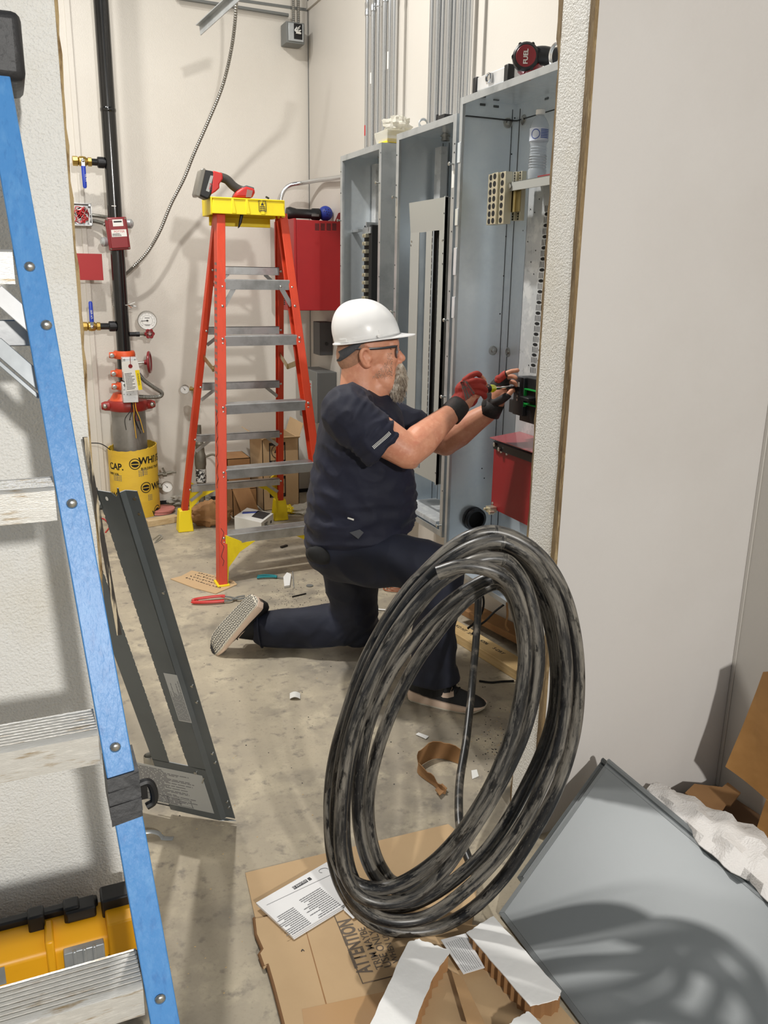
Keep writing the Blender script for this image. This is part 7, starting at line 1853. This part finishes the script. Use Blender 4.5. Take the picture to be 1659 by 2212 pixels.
sol = shirt.modifiers.new('solid', 'SOLIDIFY'); sol.thickness = .003; sol.offset = -1; finish(shirt); shirt.data.shade_smooth()
m2 = MB()       # reflective dashes on the sleeve
a = bp(808, 962, -.262); b = bp(843, 934, -.262)
a = bp(806, 962, -.267); b = bp(843, 931, -.262); nrm = -LV
dirx = (b-a).normalized(); u2 = nrm.cross(dirx)
n_ = 16
for i in range(n_):
    for j in range(3):
        p = a+(b-a)*((i+.1)/n_)+u2*(j-1)*.0042; m2.add([p, p+dirx*(b-a).length/n_*.62, p+dirx*(b-a).length/n_*.62+u2*.003, p+u2*.003], [(0, 1, 2, 3)])
# drop the dashes on the cloth
dash = m2.build('reflective_strip', m_label, shirt, smooth=0)
from mathutils.bvhtree import BVHTree
bvh = BVHTree.FromPolygons([v.co.copy() for v in shirt.data.vertices], [tuple(p.vertices) for p in shirt.data.polygons])
def drape(o, off=.0012, frm=-LV):
    for v in o.data.vertices:
        h = bvh.ray_cast(v.co+frm*.2, -frm)
        if h[0] is not None: v.co = h[0]+frm*off
drape(dash)
m2 = MB(); m2.bar(bp(750, 1138, -.3), bp(764, 1141, -.3), .0025, .006); lg = m2.build('chest_mark', m_label, shirt, smooth=0); drape(lg)

# ---- trousers
mb = MB()
HIPN = bp(725, 1192, -.09); KN = bp(958, 1212, -.20); ANK = bp(938, 1478, -.235)
HIPF = bp(745, 1200, .10); KF = bp(772, 1368, .20); AF = bp(575, 1362, .22)
mb.ell(bp(735, 1185, 0), (.125, .185, .085), tilt(8), 28, 16)
mb.ell(bp(700, 1188, -.03), (.062, .15, .060), R3, 24, 14); mb.ell(bp(790, 1180, 0), (.115, .16, .060), tilt(0), 24, 14)
tubes(mb, [bp(738, 1196, -.09), bp(800, 1208, -.13), bp(880, 1215, -.17), bp(945, 1222, -.20), bp(956, 1240, -.205)], [.100, .102, .093, .080, .074], 24)
tubes(mb, [bp(952, 1235, -.205), bp(942, 1330, -.22), bp(938, 1400, -.232), bp(938, 1440, -.238)], [.078, .080, .076, .074], 24)
rA = ring(bp(936, 1440, -.238), .082, .076, FV, LV, 28); rB = ring(bp(936, 1470, -.242), .094, .080, FV, LV, 28); mb.loft([rA, rB])
tubes(mb, [HIPF, bp(760, 1270, .16), bp(768, 1330, .19), bp(772, 1352, .20)], [.105, .100, .093, .088], 24)
tubes(mb, [bp(768, 1340, .20), bp(710, 1352, .205), bp(640, 1358, .212), bp(578, 1358, .218)], [.088, .086, .080, .074], 24)
tr_ = mb.build('trousers', m_pants, man, remesh=.0065, smit=8); finish(tr_)
bm = bmesh.new(); bm.from_mesh(tr_.data)
bm.to_mesh(tr_.data); bm.free()
def tr_f(p, n_):
    q = L3(p)
    kn = max(0, 1-(p-KF).length/.20); w = max(0, 1-abs(q.z+.33)/.12)
    a = .011*kn*(rid(V((q.x*.6+q.z, q.y, q.z-q.x)), (6, 4, 22))-.45)
    a += .010*w*(rid(V((q.x, q.y, q.z+q.x*.45)), (6, 5, 26))-.4)
    a += .009*(rid(V((q.x-q.z*.4, q.y, q.z+.6*q.x)), (6, 5, 9))-.5)
    lo = max(0, 1-(p-ANK).length/.20); a += .007*lo*(rid(q, (7, 5, 15))-.4)
    if p.z < .04: a *= .2
    return a
wrinkle(tr_, tr_f)
for v in tr_.data.vertices:
    if v.co.z < .002: v.co.z = .002
sol = tr_.modifiers.new('solid', 'SOLIDIFY'); sol.thickness = .003; sol.offset = -1; finish(tr_); tr_.data.shade_smooth()
# cuff hems
m2 = MB(); m2.tube(ring(bp(563, 1358, .218), .074, .074, (UV_-FV*.12).normalized(), LV, 32), .004, 6, closed=True); m2.build('hem', m_pants, tr_)
# black pouch on the belt at the back
m2 = MB(); m2.ell(bp(690, 1200, -.175), (.045, .022, .030), tilt(25), 20, 12); m2.ell(bp(678, 1197, -.14), (.030, .04, .026), tilt(20), 18, 12)
pch = m2.build('belt_pouch', m_blackm, man, remesh=.005, smit=2); finish(pch)
m2 = MB(); m2.ext([bp(755, 1150, -.212), bp(777, 1143, -.212), bp(786, 1150, -.212), bp(774, 1164, -.212)], -LV*.004); m2.build('pocket_tag', m_strap, tr_, bevel=.001)

# ---- shoes
def shoe(name, M_, tread=False):
    """local x heel->toe, y lateral (+ = away from camera), z up; length .29"""
    Ls = .285; N_ = 26
    def halfw(t_): return .036+.014*math.sin(min(1, t_*1.1)*PI*.5)*(1 if t_ < .72 else 1)*1.0 if t_ < .78 else (.050*math.sqrt(max(0, 1-((t_-.78)/.235)**2)))
    def hw(t_):
        w = halfw(t_)
        if t_ < .07: w *= math.sqrt(max(.02, 1-((.07-t_)/.075)**2))
        return max(w, .004)
    def top(t_): return np.interp(t_, [0, .05, .15, .30, .42, .55, .70, .85, .95, 1], [.075, .096, .104, .106, .098, .080, .064, .054, .044, .026])
    def mid(t_): return np.interp(t_, [0, .1, .3, .5, .75, 1], [.044, .040, .032, .028, .026, .026])
    def spring(t_): return np.interp(t_, [0, .06, .2, .7, .88, 1], [.010, .002, 0, 0, .006, .020])
    mb = MB(M_); rg = []
    for i in range(N_):
        t_ = i/(N_-1)*.995; w = hw(t_); tp = top(t_); r_ = []
        for k_ in range(18):
            a = 2*PI*k_/18; sy = math.cos(a); sz = math.sin(a)
            wy = w*.93*(1-.38*max(0, sz))
            r_.append(V((t_*Ls, sy*wy, (mid(t_)-.006)+max(sz, -.25)*(tp-mid(t_)+.006))))
        rg.append(r_)
    mb.loft(rg); up = mb.build(name, m_shoe, man, smooth=60)
    mb = MB(M_); rg = []
    for i in range(N_):
        t_ = i/(N_-1)*.998; w = hw(t_)*1.04+.002; s0 = spring(t_)+.007; r_ = []
        for sy, z in ((-1, s0), (-1.04, (s0+mid(t_))/2), (-.96, mid(t_)), (.96, mid(t_)), (1.04, (s0+mid(t_))/2), (1, s0)): r_.append(V((t_*Ls, sy*w, z)))
        rg.append(r_)
    mb.loft(rg); mb.build('midsole', m_sole, up, smooth=40)
    mb = MB(M_); rg = []
    for i in range(N_):
        t_ = i/(N_-1)*.998; w = hw(t_)*1.0; s0 = spring(t_); r_ = [V((t_*Ls, sy*w, z)) for sy, z in ((-1, s0+.0005), (-1, s0+.0072), (1, s0+.0072), (1, s0+.0005))]; rg.append(r_)
    mb.loft(rg); os_ = mb.build('outsole', m_outsole, up)
    if tread:
        mb = MB(M_)
        for i in range(34):
            t_ = (i+.5)/34; w = hw(t_)*.96; s0 = spring(t_)
            K = 7
            for j in range(K):
                y0 = -w+2*w*j/K; y1 = y0+2*w/K; dx = .0045*(1 if j % 2 else -1)
                mb.tube([(t_*Ls-dx, y0, s0), (t_*Ls+dx, y1, s0)], .0009, 4)
                
        for j in range(-3, 4):
            mb.tube([((i+.5)/34*Ls, hw((i+.5)/34)*.96*j/3.4+.003*(1 if i % 2 else -1), spring((i+.5)/34)) for i in range(1, 33)], .0008, 4)
        mb.build('tread', m_ink, os_, smooth=0)
    # swoosh on both flanks, laces, collar
    for sy in (-1, 1):
        sw = [(.50, .040), (.42, .038), (.34, .046), (.30, .060), (.305, .072), (.33, .064), (.38, .054), (.46, .056), (.66, .076), (.52, .052)]
        sw = [(.36, .058), (.375, .048), (.41, .043), (.455, .047), (.50, .055), (.58, .072), (.49, .062), (.44, .058), (.40, .061), (.385, .074), (.365, .069)] if False else [(.62, .050), (.55, .043), (.49, .042), (.43, .050), (.33, .080), (.44, .061), (.50, .056), (.565, .060), (.575, .075), (.605, .063)]
        mb = MB(M_); P = []
        def on(t_, z):
            w = hw(t_)*.93; tp = top(t_); m_ = mid(t_)-.006; sz = min(.97, max(0, (z-m_)/(tp-m_+.0))); c = math.sqrt(1-sz*sz); return V((t_*Ls, sy*(w*(1-.38*sz)*c+.0016), z))
        pts = [on(a, b) for a, b in sw]; c = V((sum(p.x for p in pts)/len(pts), sum(p.y for p in pts)/len(pts), sum(p.z for p in pts)/len(pts)))
        mb.ext(pts, (0, sy*.0008, 0)); mb.build('side_logo', m_sole, up, smooth=0)
    mb = MB(M_)
    for i in range(5): t_ = .42+.055*i; z = top(t_)+.001; mb.tube([(t_*Ls, -.024, z-.012), (t_*Ls+.004, 0, z), (t_*Ls, .024, z-.012)], .0028, 6)
    mb.tube(cr([(.40*Ls, 0, top(.4)+.002), (.42*Ls, -.03, top(.4)+.006), (.40*Ls, -.05, top(.4)-.02), (.37*Ls, -.035, top(.4)-.01)], 5), .0018, 6)
    mb.build('lace', m_blackm, up)
    return up
h0 = bp(882, 1507, -.236); t0_ = bp(1062, 1536, -.236); h0.z = 0; t0_.z = 0
hh0 = aZ(884, 1516, .0)+LV*.042; tt0 = aZ(1062, 1547, .0)+LV*.026
xd = (tt0-hh0).normalized(); shoe('shoe', frame(hh0, xd, UV_) @ Matrix.Diagonal((1.0, 1, 1.0, 1)))
# rear shoe: toe on the floor, sole turned up and towards the camera
heel = bp(549, 1290, .175); toe = bp(449, 1404, .175)
xd = (toe-heel).normalized(); perp = (LV.cross(xd)); 
if perp.dot(FV) < 0: perp = -perp
al = math.radians(32); zd = (perp*math.cos(al)+LV*math.sin(al)).normalized(); zd = (zd-xd*zd.dot(xd)).normalized()
Ms = frame(heel, xd, zd); kx = (toe-heel).length/.285
rs = shoe('shoe', Ms @ Matrix.Diagonal((kx, 1, 1, 1)), True)
m2 = MB(); m2.tube([bp(520, 1352, .22), bp(585, 1358, .218)], [.050, .055], 18); m2.build('sock', m_blackm, man)
m2 = MB(); m2.tube([bp(935, 1440, -.236), bp(930, 1492, -.236)], [.052, .05], 18); m2.build('sock', m_blackm, man)

# ---- gloves (fingertips bare)
def part_chain(mbx, P, frac, r0, r1):
    n_ = len(P)-1; k_ = frac*n_; pts = [P[i] for i in range(int(k_)+1)]; f = k_-int(k_)
    if f > .02: pts.append(P[int(k_)].lerp(P[int(k_)+1], f))
    R_ = [r0+(r1-r0)*i/max(1, len(pts)-1) for i in range(len(pts))]
    C = cr(pts, 4); rr2 = [R_[0]+(R_[-1]-R_[0])*i/(len(C)-1) for i in range(len(C))]; mbx.tube(C, rr2, 12); mbx.ell(C[0], (rr2[0],)*3, n=12, m=8)
mb = MB()
for k_, P in nf.items(): part_chain(mb, P, .72 if k_ == 'index' else .88, .0104, .0098)
tubes(mb, [hp(1046, 806, -.035), hp(1085, 745, -.036), hp(1100, 702, -.037)], [.0335, .034, .029], 16)
mb.ell(hp(1078, 735, -.046), (.040, .024, .038), R3, 18, 12)
tubes(mb, [WR.lerp(HN, .15), hp(1040, 812, -.045), hp(1062, 775, -.042)], [.036, .037, .034], 16)
part_chain(mb, th, .7, .0160, .0125)
mb.ell(hp(1092, 785, -.036), (.034, .026, .032), R3, 18, 12)
g1_ = mb.build('glove', m_glovered, man, remesh=.0023, smit=2); finish(g1_)
wrinkle(g1_, lambda p, n_: .0012*NZ.noise(p*70))
m2 = MB(); a = hp(985, 830, -.045); b = hp(1048, 848, -.04)
dW = (HN-WR).normalized(); cu = WR.lerp(HN, .02)
x_, y_, _ = basis(dW); m2.loft([ring(WR-dW*.028, .042, .040, x_, y_, 24), ring(WR-dW*.018, .0425, .0405, x_, y_, 24), ring(WR+dW*.018, .0405, .0385, x_, y_, 24), ring(WR+dW*.032, .038, .036, x_, y_, 24)], caps=False)
cf = m2.build('cuff', m_gloveblk, g1_); sol = cf.modifiers.new('s', 'SOLIDIFY'); sol.thickness = .004; finish(cf)
bvh = BVHTree.FromPolygons([v.co.copy() for v in g1_.data.vertices], [tuple(p.vertices) for p in g1_.data.polygons])
poly = [(1030, 692), (1062, 680), (1140, 742), (1142, 762), (1112, 776), (1078, 812)]
m2 = MB(); G = []
for i in range(9):
    row = []
    for j in range(9):
        u, w = i/8, j/8; A = (1044+(1088-1044)*w, 676+(680-676)*w); B = (1072+(1150-1072)*w, 812+(758-812)*w); row.append(hp(A[0]+(B[0]-A[0])*u, A[1]+(B[1]-A[1])*u, -.10))
    G.append(row)
m2.grid(G); pt = m2.build('back_patch', m_glovegrey, g1_, smooth=60); drape(pt, .0016)
m2 = MB()
for j in range(5):
    w = j/4; A = (1042+(1140-1042)*.0, 0); m2.tube([hp((1048+34*w)*(1-u)+(1076+72*w)*u, (680+2*w)*(1-u)+(806-46*w)*u, -.10) for u in (0, .25, .5, .75, 1)], .0008, 4)
ln_ = m2.build('stitching', m_redplast, g1_, smooth=0)
cen = [v.co.copy() for v in ln_.data.vertices]; drape(ln_, .0022)
text_o = text('WORKPRO', .0115, frame(hp(1066, 702, -.1), (hp(1120, 776, -.1)-hp(1066, 702, -.1)), -LV), m_inkred, 'lettering', g1_, ext=0); 
text_o.data.transform(Matrix.Translation((0, 0, 0))); drape(text_o, .0026)
mb = MB()
for k_, P in ff.items(): part_chain(mb, P, .45, .0128, .0118)
tubes(mb, [hp(1232, 828, .112), hp(1266, 768, .115), hp(1284, 708, .116)], [.0315, .036, .030], 16); mb.ell(hp(1285, 745, .105), (.034, .024, .036), R3, 18, 12)
part_chain(mb, th2, .75, .0165, .0130)
g2_ = mb.build('glove', m_gloveblk, man, remesh=.0028, smit=3); finish(g2_); wrinkle(g2_, lambda p, n_: .0012*NZ.noise(p*70))
m2 = MB(); dW = (HN2-WR2).normalized(); x_, y_, _ = basis(dW); m2.loft([ring(WR2-dW*.020, .040, .038, x_, y_, 24), ring(WR2+dW*.03, .039, .037, x_, y_, 24)], caps=False)
cf = m2.build('cuff', m_gloveblk, g2_); sol = cf.modifiers.new('s', 'SOLIDIFY'); sol.thickness = .004; finish(cf)
m2 = MB(); part_chain(m2, ff['index'], .40, .0135, .0126); m2.ell(hp(1288, 655, .10), (.014, .014, .012), R3, 12, 8); m2.build('red_panel', m_glovered, g2_)

# ---- screwdriver in the near hand
t = thing('screwdriver', 'multi-bit screwdriver with yellow and black handle held in the worker\'s gloved hand', 'screwdriver')
tipx = aX(1113, 836, 1.640); a = hp(1150, 726, -.014); b = hp(1232, 722, -.010); ax = (tipx-a).normalized(); 
mb = MB(); L_a = (b-a).length; mb.lathe([(0, -.03), (.013, -.028), (.016, -.01), (.015, .02), (.0135, .04), (.0155, .052), (.015, .058)], a, ax, 20); mb.build('handle', m_black, t)
mb = MB(); mb.lathe([(.0135, .056), (.0150, .060), (.0150, .078), (.0115, .084), (.0115, .088)], a, ax, 6); mb.build('collar', mat('clear_yellow', rgb(214, 220, 30), .2, coat=.5), t, bevel=.001)
Lt = (tipx-a).length; mb = MB(); mb.lathe([(.0065, .086), (.0065, Lt-.022), (.005, Lt-.02)], a, ax, 14); mb.build('shaft', m_chrome, t)
mb = MB(); mb.lathe([(.0048, Lt-.021), (.0036, Lt-.018), (.0036, Lt-.006), (.001, Lt-.001)], a, ax, 8); mb.build('bit', m_black, t)
SPLIT = {'rib', 'rivet', 'clamp', 'slot_edge', 'corner', 'slot_boss', 'foot', 'seam', 'terminal_screw'}
# ------------------------------------------------------------------ separate repeated small parts into objects of their own
def split_loose(o):
    me = o.data; n = len(me.vertices); par = list(range(n))
    def find(a):
        while par[a] != a: par[a] = par[par[a]]; a = par[a]
        return a
    for e in me.edges:
        a, b = find(e.vertices[0]), find(e.vertices[1])
        if a != b: par[a] = b
    groups = {}
    for p in me.polygons: groups.setdefault(find(p.vertices[0]), []).append(p)
    if len(groups) < 2: return
    out = []
    for k_, ps in groups.items():
        idx = {}; vs = []; fs = []
        for p in ps:
            f = []
            for v in p.vertices:
                if v not in idx: idx[v] = len(vs); vs.append(me.vertices[v].co.copy())
                f.append(idx[v])
            fs.append(f)
        m2_ = bpy.data.meshes.new(me.name); m2_.from_pydata(vs, [], fs); m2_.materials.append(me.materials[0]); m2_.shade_smooth(); m2_.set_sharp_from_angle(angle=math.radians(35)); out.append(m2_)
    for i, m2_ in enumerate(out):
        if i == 0: o.data = m2_; continue
        c = o.copy(); c.data = m2_; COL.objects.link(c)
for o in list(COL.objects):
    if o.type == 'MESH' and o.parent is not None and o.name.split('.')[0] in SPLIT: split_loose(o)
# ------------------------------------------------------------------ tidy: set each group root at the base of its thing
def mesh_desc(o):
    out = []
    for c in o.children:
        if c.type == 'MESH': out.append(c)
        out += mesh_desc(c)
    return out
for o in [o for o in COL.objects if o.type == 'EMPTY' and o.parent is None]:
    ms = mesh_desc(o)
    if not ms: continue
    lo = V((1e9,)*3); hi = V((-1e9,)*3)
    for m_ in ms:
        for c in m_.bound_box:
            for i in range(3): lo[i] = min(lo[i], c[i]); hi[i] = max(hi[i], c[i])
    base = V(((lo.x+hi.x)/2, (lo.y+hi.y)/2, lo.z)); o.location = base
    for c in o.children: c.location = c.location-base
for o in [o for o in COL.objects if o.type == 'MESH' and o.parent is None and o.get('kind') != 'structure']:
    bb = [V(c) for c in o.bound_box]; base = V((sum(c.x for c in bb)/8, sum(c.y for c in bb)/8, min(c.z for c in bb)))
    o.data.transform(Matrix.Translation(-base)); o.location = base
    for c in o.children: c.location = c.location-base
